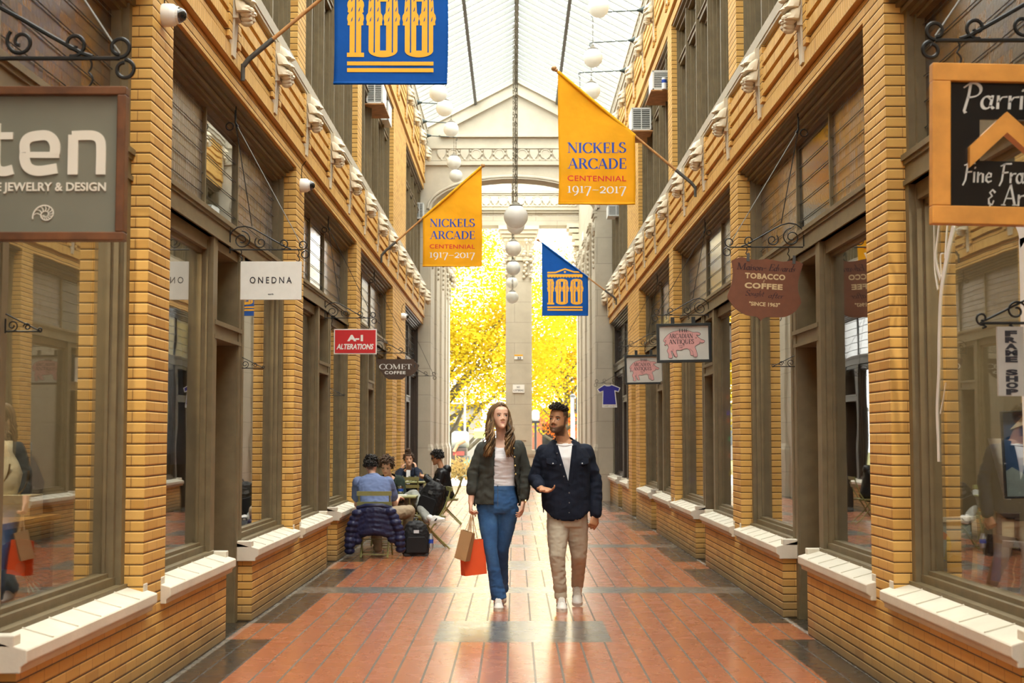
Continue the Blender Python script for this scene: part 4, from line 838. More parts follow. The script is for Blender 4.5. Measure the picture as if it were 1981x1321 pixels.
for i, ch in enumerate('FRAME SHOP'):
    if ch != ' ': bd.text(root, 'lettering', M_INK, sans(ch, .06), w * .28, w * .74, h * (.865 - i * .0935), h * .105, n=.009)
hooks(P, (.70, .98), 0, [bd(0, h)[2] - .01] * 2, root)
# Parrish framing
br, P = bracket(1, 5.7, at_y(1900, 78, 5.7).z, .62, 'large iron scroll bracket above the black framing sign', r=.009)
bd, w, h = sign_at(1800, 2078, 124, 434, 5.7, math.radians(1.2)); root = thing('shop_sign', 'black framing shop sign in a golden oak frame with a see-through square', 'sign', bd(w / 2, 0), G_SIGN)
frame_of(bd, w, h, .074, .045, M_OAK, root); m = MB(); q = [(.33, .67, .40, .66)][0]; a, b, c, d = q[0] * w, q[1] * w, q[2] * h, q[3] * h
for r_ in ((.06, a, .06, h - .06), (b, w - .06, .06, h - .06), (a, b, .06, c), (a, b, d, h - .06)): bd.rect(m, r_[0], r_[1], r_[2], r_[3], -.01, .006)
m.build('panel', M_BLACK, root); m = MB(); mx = w * .5; t = .055
bd.poly(m, [(mx, h * .70), (mx + .175, h * .70 - .155), (mx + .175, h * .70 - .155 - .085), (mx, h * .70 - .085)], -.02, .035); bd.poly(m, [(mx, h * .70), (mx - .150, h * .70 - .145), (mx - .150, h * .70 - .145 - .085), (mx, h * .70 - .085)], -.02, .035); m.build('oak_chevron', M_OAK, root)
bd.text(root, 'lettering', M_CHALK, pen('Parrish', .105, .05, .1, .7), w * .215, w * .80, h * .725, .105, n=.007); bd.text(root, 'lettering', M_CHALK, pen('Fine Framing', .115, .055, .1, .7), w * .21, w * .86, h * .265, .08, n=.007); bd.text(root, 'lettering', M_CHALK, pen('& Art', .115, .055, .1, .7), w * .385, w * .67, h * .125, .085, n=.007)
hooks(P, (.30, .86), 0, [bd(0, h)[2] - .01] * 2, root)
# Maison-Edwards shield
br, P = bracket(1, 11.4, at_y(1480, 478, 11.4).z, .60, 'iron scroll bracket carrying the brown shield sign')
bd, w, h = sign_at(1405, 1549, 495, 617, 11.4, math.radians(3.2)); root = thing('shop_sign', 'russet shield-shaped tobacco and coffee shop sign', 'sign', bd(w / 2, 0), G_SIGN)
sh = smooth_path([(.035, .93), (.10, .965), (.17, .995), (.28, .965), (.40, .965), (.50, .985), (.60, .97), (.72, .955), (.83, .98), (.92, .97), (.985, .935)], 3) + smooth_path([(.985, .935), (.955, .80), (.93, .65), (.935, .50), (.975, .36), (.975, .30), (.90, .17), (.78, .085), (.64, .07), (.52, .06), (.455, .0)], 3) + smooth_path([(.455, .0), (.40, .06), (.26, .08), (.12, .17), (.03, .29), (.0, .36), (.02, .45), (.05, .58), (.06, .74), (.035, .93)], 3)[:-1]
m = MB(); bd.poly(m, [(u * w, v * h) for u, v in sh], -.012, .012); m.build('panel', M_COPPER, root)
bd.text(root, 'lettering', M_OXB, pen('Maison-', .17, .07, .08, .6), w * .105, w * .50, h * .795, h * .105, n=.012); bd.text(root, 'lettering', M_OXB, pen('Edwards', .15, .06, .25, .6), w * .53, w * .89, h * .80, h * .105, n=.012)
bd.text(root, 'lettering', M_TAN, sans('TOBACCO', .04, spacing=1.1), w * .22, w * .755, h * .665, h * .115, n=.012); bd.text(root, 'lettering', M_TAN, pen('&', .12, .06, .1, .6), w * .465, w * .49, h * .615, h * .045, n=.012); bd.text(root, 'lettering', M_TAN, sans('COFFEE', .045, spacing=1.1), w * .22, w * .725, h * .51, h * .115, n=.012)
bd.text(root, 'lettering', M_OXB, pen('Sought', .13, .05, .25, .6), w * .235, w * .49, h * .385, h * .09, n=.012); bd.text(root, 'lettering', M_OXB, pen('after', .13, .05, .25, .6), w * .54, w * .75, h * .37, h * .09, n=.012); bd.text(root, 'lettering', M_TAN, sans('"SINCE 1963"', .03), w * .29, w * .70, h * .235, h * .082, n=.012)
hooks(P, (.22, .78), 0, [bd(w * .9, h * .97)[2], bd(w * .26, h * .95)[2]], root)
for u in (.25, .86): m = MB(); bd.rect(m, w * u - .012, w * u + .012, h * .93, h * 1.06, .010, .018); m.build('clasp', M_RIDGE, root)
# Arcadian pigs
PIG = smooth_path([(.10, .50), (.06, .55), (.10, .66), (.22, .80), (.40, .86), (.60, .85), (.70, .80), (.80, .80), (.865, .755), (.83, .70), (.78, .72), (.80, .67), (.88, .58), (.945, .545), (.94, .49), (.885, .47), (.84, .50), (.84, .45), (.74, .37), (.765, .25), (.785, .06), (.70, .055), (.70, .10), (.64, .10), (.62, .25), (.55, .31), (.42, .26), (.33, .255), (.355, .075), (.285, .075), (.25, .20), (.22, .24), (.245, .04), (.16, .035), (.165, .14), (.13, .25), (.165, .35), (.13, .45), (.10, .41), (.075, .43), (.095, .47)], 3)
for x0, x1, y0, y1, Y, lab, ex in ((1271, 1376, 626.5, 702, 17.05, 'upper', 'white antiques sign with a pink pig, the nearer and larger of two'), (1209, 1284.5, 687, 744, 22.8, 'lower', 'white antiques sign with a pink pig, the farther and smaller of two')):
    br, P = bracket(1, Y, at_y(x0, y0 - 17, Y).z, .62, 'iron scroll bracket over the %s pig sign' % ('nearer' if Y < 20 else 'farther'))
    bd, w, h = sign_at(x0, x1, y0, y1, Y, math.radians(-1.0)); root = thing('shop_sign', ex, 'sign', bd(w / 2, 0), G_SIGN)
    frame_of(bd, w, h, .032, .05, M_BLKF, root); m = MB(); bd.rect(m, .02, w - .02, .02, h - .02, -.01, .006); m.build('panel', M_PLANK, root); g = lambda p: (.05 + p[0] * (w - .1), .045 + p[1] * (h - .075))
    m = MB(); bd.poly(m, [g(p) for p in PIG], .005, .009); pig = m.build('pig_emblem', M_PIG, root)
    m = MB(); bd.strip(m, [g(p) for p in PIG + PIG[:1]], .004, .008, .0105); 
    for c_ in (((.62, .30), (.685, .22), (.70, .10)), ((.265, .30), (.25, .20), (.30, .08))): bd.strip(m, [g(p) for p in c_], .003, .008, .0105)
    bd.poly(m, [g((.765 + .012 * math.cos(t), .625 + .012 * math.sin(t))) for t in [2 * PI * k / 8 for k in range(8)]], .008, .0105); bd.strip(m, [g(p) for p in arc(.105, .55, .015, 0, 330, 10)], .003, .008, .0105); m.build('pig_outline', M_INK, root)
    bd.text(root, 'lettering', M_INK, pen('THE', .17, .06), w * .40, w * .585, h * .775, h * .085, n=.009); bd.text(root, 'lettering', M_INK, pen('ARCADIAN', .17, .06), w * .225, w * .665, h * .62, h * .115, n=.009); bd.text(root, 'lettering', M_INK, pen('ANTIQUES', .17, .06), w * .225, w * .685, h * .475, h * .115, n=.009)
    bd.text(root, 'lettering', M_INK, sans('SINCE', .0), w * .40, w * .51, h * .415, h * .045, n=.009); bd.text(root, 'lettering', M_INK, sans('1987', .0), w * .415, w * .48, h * .365, h * .045, n=.009)
    for u in (.30, .68): m = MB(); bd.rect(m, w * u - .022, w * u + .022, h - .03, h + .075, .0, .03); m.build('clasp', M_BLKF, root)
    hooks(P, (.40, .83), 0, [bd(0, h)[2] + .05] * 2, root)
# tee shirt sign
br, P = bracket(1, 29.6, at_y(1165, 741, 29.6).z, .62, 'thin iron scroll holding the blue tee shirt sign', stays=False, r=.004)
bd, w, h = sign_at(1155, 1200, 743.5, 788, 29.6); root = thing('shop_sign', 'blue sign cut in the shape of a tee shirt with a white lower band', 'sign', bd(w / 2, 0), G_SIGN)
ts = [(.0, .79), (.32, 1.0), (.40, .955), (.53, .955), (.64, 1.0), (1.0, .855), (.93, .66), (.78, .70), (.86, .0), (.22, .0), (.24, .68), (.09, .63)]
m = MB(); bd.poly(m, [(u * w, v * h) for u, v in ts], -.01, .006); m.build('border', M_SIGNW, root); tb = [(.04, .785), (.32, .965), (.41, .92), (.53, .92), (.63, .965), (.955, .84), (.91, .70), (.745, .745), (.81, .13), (.255, .13), (.27, .73), (.12, .675)]
m = MB(); bd.poly(m, [(u * w, v * h) for u, v in tb], .004, .009); m.build('shirt', simple('royal_blue_paint', (.012, .012, .22), .5, var=.05), root)
bd.text(root, 'lettering', M_INK, sans('T-SHIRTS & GIFTS', .0), w * .25, w * .83, h * .03, h * .085, n=.007); hooks(P, (.55,), 0, [bd(0, h * .96)[2]], root)
# small notices on the stone column
bd, w, h = sign_at(992, 1014.5, 744, 759.5, 42.97); root = thing('notice_plate', 'white no loitering plate screwed to the stone column', 'notice', bd(w / 2, 0)); m = MB(); bd.rect(m, 0, w, 0, h, 0, .02); m.build('plate', M_SIGNW, root)
bd.text(root, 'lettering', M_INK, sans('NO', .02), w * .35, w * .62, h * .56, h * .36, n=.02); bd.text(root, 'lettering', M_INK, sans('LOITERING', .02), w * .06, w * .94, h * .16, h * .36, n=.02)
bd, w, h = sign_at(995, 1011.5, 686, 695, 42.97); root = thing('notice_plate', 'small white and yellow number plate high on the stone column', 'notice', bd(w / 2, 0)); m = MB(); bd.rect(m, 0, w, 0, h, 0, .015); m.build('plate', M_SIGNW, root); m = MB(); bd.rect(m, 0, w, h * .72, h, .014, .02); m.build('yellow_stripe', M_FY, root); bd.text(root, 'lettering', M_INK, sans('33', .03), w * .35, w * .8, h * .1, h * .6, n=.018)
# ------------------------------------------------------------------ globe lamps
m, t, b = newmat('opal_glass_globe', (.80, .80, .76), .25, 0, .5); b.inputs['Subsurface Weight'].default_value = .0
_r = t.n.new('ShaderNodeBsdfTranslucent'); _r.inputs[0].default_value = (.85, .85, .80, 1); _mx = t.n.new('ShaderNodeMixShader'); _mx.inputs[0].default_value = .45
t.l.new(b.outputs[0], _mx.inputs[1]); t.l.new(_r.outputs[0], _mx.inputs[2]); t.l.new(_mx.outputs[0], t.n['Material Output'].inputs[0]); M_OPAL = m
M_GUN = simple('weathered_bronze', (.10, .085, .055), .5, .5, var=.3); M_ARM = simple('dark_green_iron', (.035, .05, .045), .5, .3, var=.2)
def chain(m, a, b_, r=.011, wire=.003):
    a, b_ = Vector(a), Vector(b_); n = max(2, int((b_ - a).length / (r * 2.9))); 
    for i in range(n):
        c = a.lerp(b_, (i + .5) / n); pts = []
        for k in range(8): t_ = 2 * PI * k / 8; pts.append(c + Vector(((r * .6) * math.cos(t_) if i % 2 else 0, 0 if i % 2 else (r * .6) * math.cos(t_), r * 1.75 * math.sin(t_))))
        m.tube(pts, wire, 4, closed=True)
def globe(px, py, rp, Y, label, group, arm=None):
    c = at_y(px, py, Y); R = rp * Y / FPX; root = thing('globe_lamp', label, 'lamp', c, group)
    MB().ball(c, R, 28, m=18).build('glass_globe', M_OPAL, root, smooth='all')
    m = MB(); m.lathe([(R * .52, R * .80), (R * .56, R * .90), (R * .50, R * .98), (R * .36, R * 1.02), (R * .30, R * 1.12), (R * .14, R * 1.2), (R * .1, R * 1.34)], c, 16); m.build('cap', M_GUN, root, smooth=True)
    top = c + Vector((0, 0, R * 1.34))
    if arm is None:
        m = MB(); chain(m, top, (c.x, Y, RID - .1), .02, .0048); m.build('chain', M_GUN, root)
        m = MB(); m.tube([(c.x + .02, Y, top.z), (c.x + .025, Y, (top.z + RID) / 2), (c.x + .02, Y, RID - .1)], .004, 5); m.build('cable', M_GUN, root)
        if Y > YE: m = MB(); m.box(c.x - .05, c.x + .05, Y - .05, Y + .05, RID - .12, RID + .2); m.build('ceiling_rose', M_GUN, root)
    else:
        sd = 1 if c.x > 0 else -1; xw = XC + sd * (HW - .10); z = max(arm, top.z + .06); e = Vector((c.x, Y, z - .02))
        m = MB(); m.tube([(xw, Y, z + .02), e], .011, 8); m.tube([e, e + Vector((-sd * .02, 0, -.01)), e + Vector((-sd * .03, 0, -.05)), e + Vector((-sd * .01, 0, -.08))], .007, 6); m.build('wall_arm', M_ARM, root, smooth=True)
        m = MB(); m.lathe([(.075, 0), (.06, -sd * .03), (.035, -sd * .07), (.018, -sd * .13)], (xw + sd * .03, Y, z + .02), 14, axis='x'); m.build('wall_rose', M_ARM, root, smooth=True)
        m = MB(); chain(m, top, e, .014, .0035); m.build('chain', M_GUN, root)
GC = 'globe lamps hung from the skylight ridge'; GL_, GR_ = 'globe lamps on iron arms along the left wall', 'globe lamps on iron arms along the right wall'
for i, (px, py, r, Y, lab) in enumerate(((998, 419, 23.5, 18.7, 'largest white globe lamp hung on a long chain before the stone column'), (997.5, 436, 17.5, 24.6, 'white globe lamp half hidden directly behind the largest hanging globe'), (993, 480.5, 15.5, 28.5, 'first white globe lamp below the largest one on the centre line'), (993, 518.5, 14.2, 31.2, 'second white globe lamp below the largest one on the centre line'), (990.5, 547, 11.6, 37.8, 'smallest white globe lamp, last but one on the centre line'), (991, 575, 12.3, 35.6, 'lowest white globe lamp of the centre line'))):
    globe(px, py, r, Y, lab, GC)
for px, py, r, Y, lab in ((848, 180, 17.5, 25.8, 'nearest of the left wall globes, just under the blue banner'), (860, 209, 16.5, 27.7, 'second of the left wall globe lamps from the blue banner'), (872.7, 250, 15, 29.6, 'third of the left wall globe lamps from the blue banner'), (878, 314, 14.2, 31.4, 'fourth left wall globe lamp, before the relief frieze'), (882, 340, 13, 32.9, 'lowest left wall globe lamp, beside the yellow banner tip')): globe(px, py, r, Y, lab, GL_, 8.52)
for px, py, r, Y, lab in ((1158, 14, 21, 21.3, 'right wall globe lamp cut by the top edge'), (1147, 112, 19, 23.2, 'right wall globe lamp above the yellow banner'), (1144, 176, 17.5, 25.0, 'right wall globe lamp resting behind the yellow banner edge'), (1122, 226, 16, 27.1, 'right wall globe lamp hidden behind the yellow banner')): globe(px, py, r, Y, lab, GR_, 8.55)
# ------------------------------------------------------------------ dome cameras
M_CAMW = simple('camera_white_plastic', (.70, .70, .67), .35, var=.02); M_DOME = simple('smoked_dome', (.012, .013, .014), .06, var=0, spec=.8)
for px, py, Y, lab in ((317, 20, 8.52, 'white dome security camera on the nearest left brick pillar'), (588, 355, 14.12, 'white dome security camera on the second left brick pillar'), (784, 610, 26.9, 'white dome security camera farthest down the left wall')):
    y = Y; x0 = XC - HW; z = at_x(px - 10, py, x0).z; c = (x0, y, z); root = thing('security_camera', lab, 'camera', c, 'dome cameras on the left wall')
    m = MB(); m.lathe([(.068, 0), (.070, .01), (.070, .05), (.066, .072), (.052, .086)], c, 24, axis='x'); m.build('housing', M_CAMW, root, smooth=True)
    m = MB(); m.lathe([(.05, .08), (.05, .095), (.044, .118), (.03, .137), (.012, .146), (0, .147)], c, 20, axis='x'); m.build('smoked_dome', M_DOME, root, smooth='all')
    m = MB(); m.lathe([(.054, .078), (.054, .1), (.049, .1)], c, 20, axis='x'); m.build('dome_ring', M_CAMW, root)
    m = MB(); m.tube([(x0 + .008, y, z + .06), (x0 + .012, y + .02, z + .2), (x0 + .05, y + .02, z + .25)], .004, 5); m.build('cable', M_IRON, root)
# ------------------------------------------------------------------ window air conditioners
M_ACW = simple('air_conditioner_white', (.66, .68, .66), .45, var=.05); M_ACD = simple('condenser_fins', (.09, .10, .09), .6, var=.3, scale=40); M_PLY = simple('raw_plywood', (.40, .20, .07), .7, var=.25, scale=8)
def air_con(x0, x1, y0, dy, z0, z1, sd, lab, board=.02, louvre=False):
    root = thing('air_conditioner', lab, 'air conditioner', ((x0 + x1) / 2, y0, z0), 'window air conditioners on the upper floor'); t_ = .028
    m = MB(); m.box(x0, x1, y0 + .015, y0 + dy, z0, z1)
    for a in ((x0, x0 + t_, z0, z1), (x1 - t_, x1, z0, z1), (x0, x1, z0, z0 + t_), (x0, x1, z1 - t_, z1), ((x0 + x1) / 2 - .008, (x0 + x1) / 2 + .008, z0, z1)): m.box(a[0], a[1], y0, y0 + .02, a[2], a[3])
    m.build('casing', M_ACW, root, bevel=.004); m = MB(); m.box(x0 + t_, x1 - t_, y0 + .006, y0 + .016, z0 + t_, z1 - t_); m.build('fins', M_ACD, root)
    m = MB(); n = 9
    for k in range(n): z = z0 + t_ + (z1 - z0 - 2 * t_) * (k + .5) / n; m.box(x0 + t_, x1 - t_, y0 + .001, y0 + .008, z - .004, z + .004)
    m.build('louvres', M_ACW, root)
    if board: m = MB(); m.box(x0 - .02, x1 + .02, y0 - .02, y0 + dy + .35, z0 - board, z0); m.build('plywood_shelf', M_PLY, root)
R_ = lambda px, py, Y: at_y(px, py, Y)
a = R_(1262, 174, 20.75); b_ = R_(1300, 136, 20.75); air_con(a.x, 2.6, 20.75, .55, a.z, b_.z, 1, 'white air conditioner on a plywood shelf behind a right brick pillar')
pc = thing('paint_can', 'blue and white can standing on the plywood shelf', 'can', (a.x + .17, 20.72, a.z)); m = MB(); m.lathe([(.035, 0), (.035, .17)], (a.x + .17, 20.70, a.z), 14); m.build('can_body', M_WHITE, pc); m = MB(); m.lathe([(.036, .09), (.036, .14)], (a.x + .17, 20.70, a.z), 14); m.build('label_band', M_TB, pc)
a = R_(1222, 252, 23.9); b_ = R_(1260, 208, 23.9); air_con(a.x, b_.x, 23.9, .6, a.z, b_.z, 1, 'white air conditioner beside the tip of the right yellow banner')
a = R_(708, 200, 21.6); b_ = R_(741, 160, 21.6); air_con(a.x, b_.x, 21.6, .6, a.z, b_.z, -1, 'white air conditioner just below the blue banner on the left wall')
a = R_(716, 232, 23.6); b_ = R_(752, 194, 23.6); air_con(a.x, b_.x, 23.6, .6, a.z, b_.z, -1, 'white air conditioner lower and farther than its neighbour on the left wall', 0)
a = R_(803, 424, 33.2); b_ = R_(820, 393, 33.2); air_con(a.x, b_.x, 33.1, .25, a.z, b_.z, -1, 'slim white louvred unit beside the left stone arch pier', 0)
a = R_(1176, 418, 32.0); b_ = R_(1190, 396, 32.0); air_con(a.x, 2.5, 32.0, .5, a.z, b_.z, 1, 'white air conditioner under the right yellow banner', 0)
a = R_(1127, 478, 40.5); b_ = R_(1136, 450, 40.5); air_con(a.x, XR + .1, 40.2, .5, a.z, b_.z, 1, 'white unit high on the right loggia wall', 0)
# ------------------------------------------------------------------ shop window displays
def picture(c, w, h, lab, fm, art, tilt=.0, yaw=0., t_=.03, group=None, name='framed_picture', bits=()):
    """framed picture standing/hanging with its bottom centre at c; art = mat colour, bits = painted shapes"""
    bd = Board((c[0] - w / 2 * math.cos(yaw), c[1] - w / 2 * math.sin(yaw), c[2]), tilt, yaw); root = thing(name, lab, 'picture', c, group)
    frame_of(bd, w, h, t_, .02, fm, root); m = MB(); bd.rect(m, t_ * .6, w - t_ * .6, t_ * .6, h - t_ * .6, -.006, .002); m.build('artwork', art, root)
    for k, (mt, pts) in enumerate(bits): m = MB(); bd.poly(m, [(t_ + u * (w - 2 * t_), t_ + v * (h - 2 * t_)) for u, v in pts], .001, .004 + .0008 * k); m.build('painted_shape', mt, root)
    return root, bd
PA = lambda n, c: simple(n, c, .6, var=.15, scale=12)
mBL, mSK, mYE, mOR, mBRN, mOLV, mCR, mGRN = PA('art_deep_blue', (.03, .10, .30)), PA('art_pale_blue', (.35, .47, .55)), PA('art_pale_yellow', (.62, .56, .14)), PA('art_orange', (.60, .14, .03)), PA('art_brown', (.075, .045, .028)), PA('art_olive', (.13, .14, .02)), PA('art_cream', (.62, .57, .42)), PA('art_green', (.36, .52, .10))
XR_ = XC + HW
def inw(px, py, x): return at_x(px, py, x)
p = inw(1851, 1106, XR_ + .36); picture((p.x, p.y, .665), .265, .36, 'white framed print of a pale swan shape standing lowest in the right window', M_WHITE, mSK, math.radians(-3), -.2, .03, 'pictures in the framing shop window', bits=((mBL, [(.0, 0), (1, 0), (1, .25), (0, .32)]), (mBRN, [(.1, .2), (.45, .36), (.75, .30), (.95, .45), (.9, .14), (.1, .1)]), (mYE, [(.12, .3), (.2, .32), (.30, .62), (.25, .78), (.38, .70), (.42, .55), (.30, .25)]), (mOR, [(.16, .68), (.27, .66), (.33, .76), (.22, .82)])))
p = inw(1958, 1128, XR_ + .35); picture((p.x, p.y, .665), .13, .30, 'blue-grey patterned narrow frame standing in the right window', PA('art_blue_grey', (.27, .28, .36)), mBRN, math.radians(4), -.2, .036, 'pictures in the framing shop window', bits=((mCR, [(.3, .1), (.5, .3), (.35, .5), (.6, .8), (.7, .75), (.5, .5), (.65, .3), (.5, .1)]),))
p = inw(1897, 1112, XR_ + .40); picture((p.x, p.y, .665), .19, .26, 'dark brown frame with a pale mount leaning in the right window', mBRN, mSK, math.radians(5), -.3, .04, 'pictures in the framing shop window', bits=((mCR, [(0, 0), (.3, 0), (.2, 1), (0, 1)]),))
p = inw(1928, 1116, XR_ + .45); picture((p.x, p.y, .665), .17, .30, 'dark mahogany frame leaning between other frames in the right window', M_DARK, mBL, math.radians(8), -.3, .045, 'pictures in the framing shop window')
p = inw(1975, 1130, XR_ + .40); picture((p.x, p.y, .665), .10, .17, 'small pale green frame at the right edge of the window', PA('art_grey_green', (.30, .33, .25)), mCR, 0, -.2, .03, 'pictures in the framing shop window')
sh = MB(); q0 = inw(1900, 1038, XR_ + .6); sh.box(XR_ + .50, XR_ + .95, 6.6, 8.2, .86, .885); sh.box(XR_ + .52, XR_ + .56, 6.65, 6.7, .66, .86); sh.box(XR_ + .52, XR_ + .56, 8.1, 8.15, .66, .86); tag(sh.build('display_stand', M_DARK, None), 'low dark wooden stand behind the frames in the right window', 'stand')
p = inw(1916, 1030, XR_ + .66); picture((p.x, p.y, .885), .10, .13, 'small black frame standing on the dark stand', M_BLKF, mBRN, 0, -.2, .014, 'small frames on the dark stand', bits=((mCR, [(.1, .1), (.9, .1), (.9, .4), (.1, .4)]),))
p = inw(1950, 1028, XR_ + .66); picture((p.x, p.y, .885), .13, .17, 'small brown frame with a cream card on the dark stand', mBRN, mCR, 0, -.2, .03, 'small frames on the dark stand')
p = inw(1937, 842, XR_ + .75); picture((p.x + .05, p.y, p.z), .48, .42, 'olive branch painting hanging inside the right window', PA('art_pale_frame', (.42, .36, .17)), PA('art_straw', (.36, .32, .10)), 0, -.1, .03, 'pictures hanging in the framing shop', bits=[(mOLV, [(x + .16 * math.cos(a + .18) * s, y + .2 * math.sin(a + .18) * s) for s, a in ((0, 0), (.5, b0 - .1), (1, b0), (.5, b0 + .1))] if False else [(x, y), (x + .07 * math.cos(b0) - .02 * math.sin(b0), y + .09 * math.sin(b0) + .02), (x + .14 * math.cos(b0), y + .18 * math.sin(b0)), (x + .07 * math.cos(b0) + .02 * math.sin(b0), y + .09 * math.sin(b0) - .02)]) for x in (.08, .3, .55, .8) for y in (.15, .42, .7) for b0 in (.3, 1.2, 2.2, 3.6, 5.)] + [(mBRN, [(x + .02 * math.cos(t_), y + .025 * math.sin(t_)) for t_ in [k * PI / 3 for k in range(6)]]) for x, y in ((.2, .3), (.35, .55), (.5, .3), (.62, .6), (.7, .25), (.25, .8))])
p = inw(1976, 965, XR_ + .42); picture((p.x + .1, p.y, p.z), .36, .46, 'deep blue painting in a thin black frame at the right edge', M_BLKF, mBL, math.radians(-2), -.15, .012, 'pictures hanging in the framing shop', bits=((mSK, [(0, 0), (.6, 0), (.4, .2), (.1, .35), (0, .3)]), (M_WHITE, [(.1, .8), (.3, .95), (.5, .9), (.3, .85)])))
p = inw(1950, 700, XR_ + .8); picture((p.x + .12, p.y, p.z), .52, .50, 'tower poster with grey lettering in a straw frame inside the right window', PA('art_straw_frame', (.42, .30, .10)), PA('art_dusk', (.20, .165, .13)), 0, -.05, .02, 'pictures hanging in the framing shop')[1]
cl = MB(); c0 = inw(1940, 900, XR_ + .5); rows = []
for k in range(9): t_ = k / 8; w_ = .07 * (1 - t_) + .012; rows.append([(c0.x + w_ * math.cos(a) + .02 * t_, c0.y + .05 * math.sin(a), c0.z + .15 - .34 * t_) for a in [2 * PI * q / 12 for q in range(12)]])
cl.loft(rows); tag(cl.build('hanging_cloth', M_WHITE, None, smooth=True), 'white cloth tapering to a point inside the right window', 'cloth')
# framing window has a real lamp; the others are added to brighten interiors
def display_fill_lamp(x, y, z, sd, watts, label):
    r = thing('display_fill_lamp', label, 'lamp', (x, y, z), 'display lamps inside the shop windows'); m = MB(); m.lathe([(.035, .12), (.045, .0), (.04, .0), (.03, .1)], (x, y, z), 14); m.build('lamp_can', M_BLKF, r); m = MB(); m.tube([(x, y, z + .1), (x, y, H0 - .06)], .008, 6); m.build('lamp_stem', M_BLKF, r)
    L = bpy.data.lights.new('display_fill_light', 'AREA'); L.shape = 'DISK'; L.size = .07; L.energy = watts; L.color = (1., .80, .55); o = bpy.data.objects.new('display_fill_light', L); C.objects.link(o); o.parent = r; o.location = (0, 0, -.004)
for x, y, w_, lab in ((XR_ + .75, 7.1, 9., 'black display lamp above the frames in the right window'), (XC - HW - .75, 7.0, 8., 'added black fill lamp above the table in the left window'), (XR_ + .8, 12.9, 4., 'added fill lamp in the tobacco shop window'), (XC - HW - .8, 10.0, 4., 'added fill lamp over the hanging garment'), (XR_ + .8, 18.6, 4., 'added fill lamp in the pig shop window'), (XC - HW - .8, 12.9, 4., 'added fill lamp over the black bag in the left window')): display_fill_lamp(x, y, 3.0, 1, w_, lab)
# white tree painted on the framing shop glass
XG = XR_ + .1975
def dstrip(pts, w):
    dec = MB()
    q = [inw(px + (13 if px < 1900 else 0), py, XG) for px, py in pts]; q = [Vector(p_) for p_ in smooth_path([(v.y, v.z) for v in q], 5)]; L, Rr = [], []; n = len(q)
    for i, p_ in enumerate(q):
        d = (q[min(i + 1, n - 1)] - q[max(i - 1, 0)]).normalized(); ww = w[0] + (w[1] - w[0]) * i / (n - 1); o = Vector((-d.y, d.x)) * ww / 2; L.append(p_ + o); Rr.append(p_ - o)
    for i in range(n - 1): dec.loft([[(XG, *L[i]), (XG, *L[i + 1]), (XG, *Rr[i + 1]), (XG, *Rr[i])], [(XG - .0015, *L[i]), (XG - .0015, *L[i + 1]), (XG - .0015, *Rr[i + 1]), (XG - .0015, *Rr[i])]])
    dec.build('painted_branch', M_WHITE, dec_root)
dec_root = thing('window_decal', 'white bare tree painted on the right framing shop window, farther of two', 'decal', inw(1803, 893, XG)); dstrip([(1803, 893), (1802, 850), (1800, 790), (1803, 720), (1804, 640), (1808, 560), (1822, 480), (1832, 435)], (.045, .05)); dstrip([(1806, 540), (1797, 500), (1801, 455), (1806, 400), (1800, 340)], (.03, .015)); dstrip([(1801, 560), (1795, 520), (1794, 470), (1793, 400)], (.02, .008)); dstrip([(1808, 535), (1806, 495), (1812, 490)], (.012, .006)); dstrip([(1832, 435), (1838, 380), (1830, 335)], (.04, .02)); dstrip([(1815, 500), (1818, 450), (1822, 400), (1815, 350)], (.02, .008)); dstrip([(1806, 800), (1812, 770), (1816, 740)], (.012, .004))
dec_root = thing('window_decal', 'white tree painted at the right edge of the framing shop window', 'decal', inw(1990, 900, XG)); dstrip([(1981, 470), (1975, 440), (1960, 400), (1962, 340)], (.10, .05)); dstrip([(1990, 900), (1984, 700), (1981, 560), (1978, 460)], (.12, .09))
# left jeweller's window
XL_ = XC - HW
tb = thing('display_table', 'pale wooden display table inside the left jewellery window', 'table', (XL_ - .55, 7.2, .66)); m = MB(); m.box(XL_ - .95, XL_ - .27, 6.1, 7.62, 1.06, 1.09); m.build('table_top', simple('honey_table_top', (.42, .24, .07), .45, var=.15), tb); m = MB()
M_REDW = simple('reddish_table_leg', (.20, .06, .025), .45, var=.15)
for x, y in ((XL_ - .32, 7.55), (XL_ - .9, 7.55), (XL_ - .32, 6.15), (XL_ - .9, 6.15)): m = MB(); m.box(x - .025, x + .025, y - .025, y + .025, .66, 1.06); m.build('leg', M_REDW, tb)
M_BUST = simple('cream_velvet', (.62, .55, .40), .8, var=.04); M_BUSTD = simple('charcoal_velvet', (.03, .032, .035), .9, var=.1)
def bust(x, y, z, s, mat, lab):
    r = thing('necklace_bust', lab, 'jewellery stand', (x, y, z), 'necklace busts in the jewellery window'); m = MB(); m.loft([[(x + a * math.cos(t_) * s, y + b2 * math.sin(t_) * s + sh_ * s, z + h_ * s) for t_ in [2 * PI * k / 16 for k in range(16)]] for a, b2, h_, sh_ in ((.09, .06, 0, 0), (.11, .06, .06, 0), (.12, .055, .13, .01), (.085, .045, .20, .03), (.04, .035, .26, .045), (.038, .033, .33, .05))]); m.build('bust_form', mat, r, smooth='all')
    m = MB(); m.tube([(x + .055 * s * math.cos(t_), y - .058 * s + .02 * s * abs(math.cos(t_)), z + (.19 - .12 * math.sin(t_)) * s) for t_ in [PI * k / 12 for k in range(13)]], .006 * s, 6); m.build('necklace', M_BRASS, r, smooth=True)
p = inw(12, 945, XL_ - .5); blk = MB(); blk.box(p.x - .14, p.x + .16, p.y - .1, p.y + .1, 1.09, 1.20); tag(blk.build('display_block', M_BUST, None), 'cream display block on the pale table in the left window', 'block')
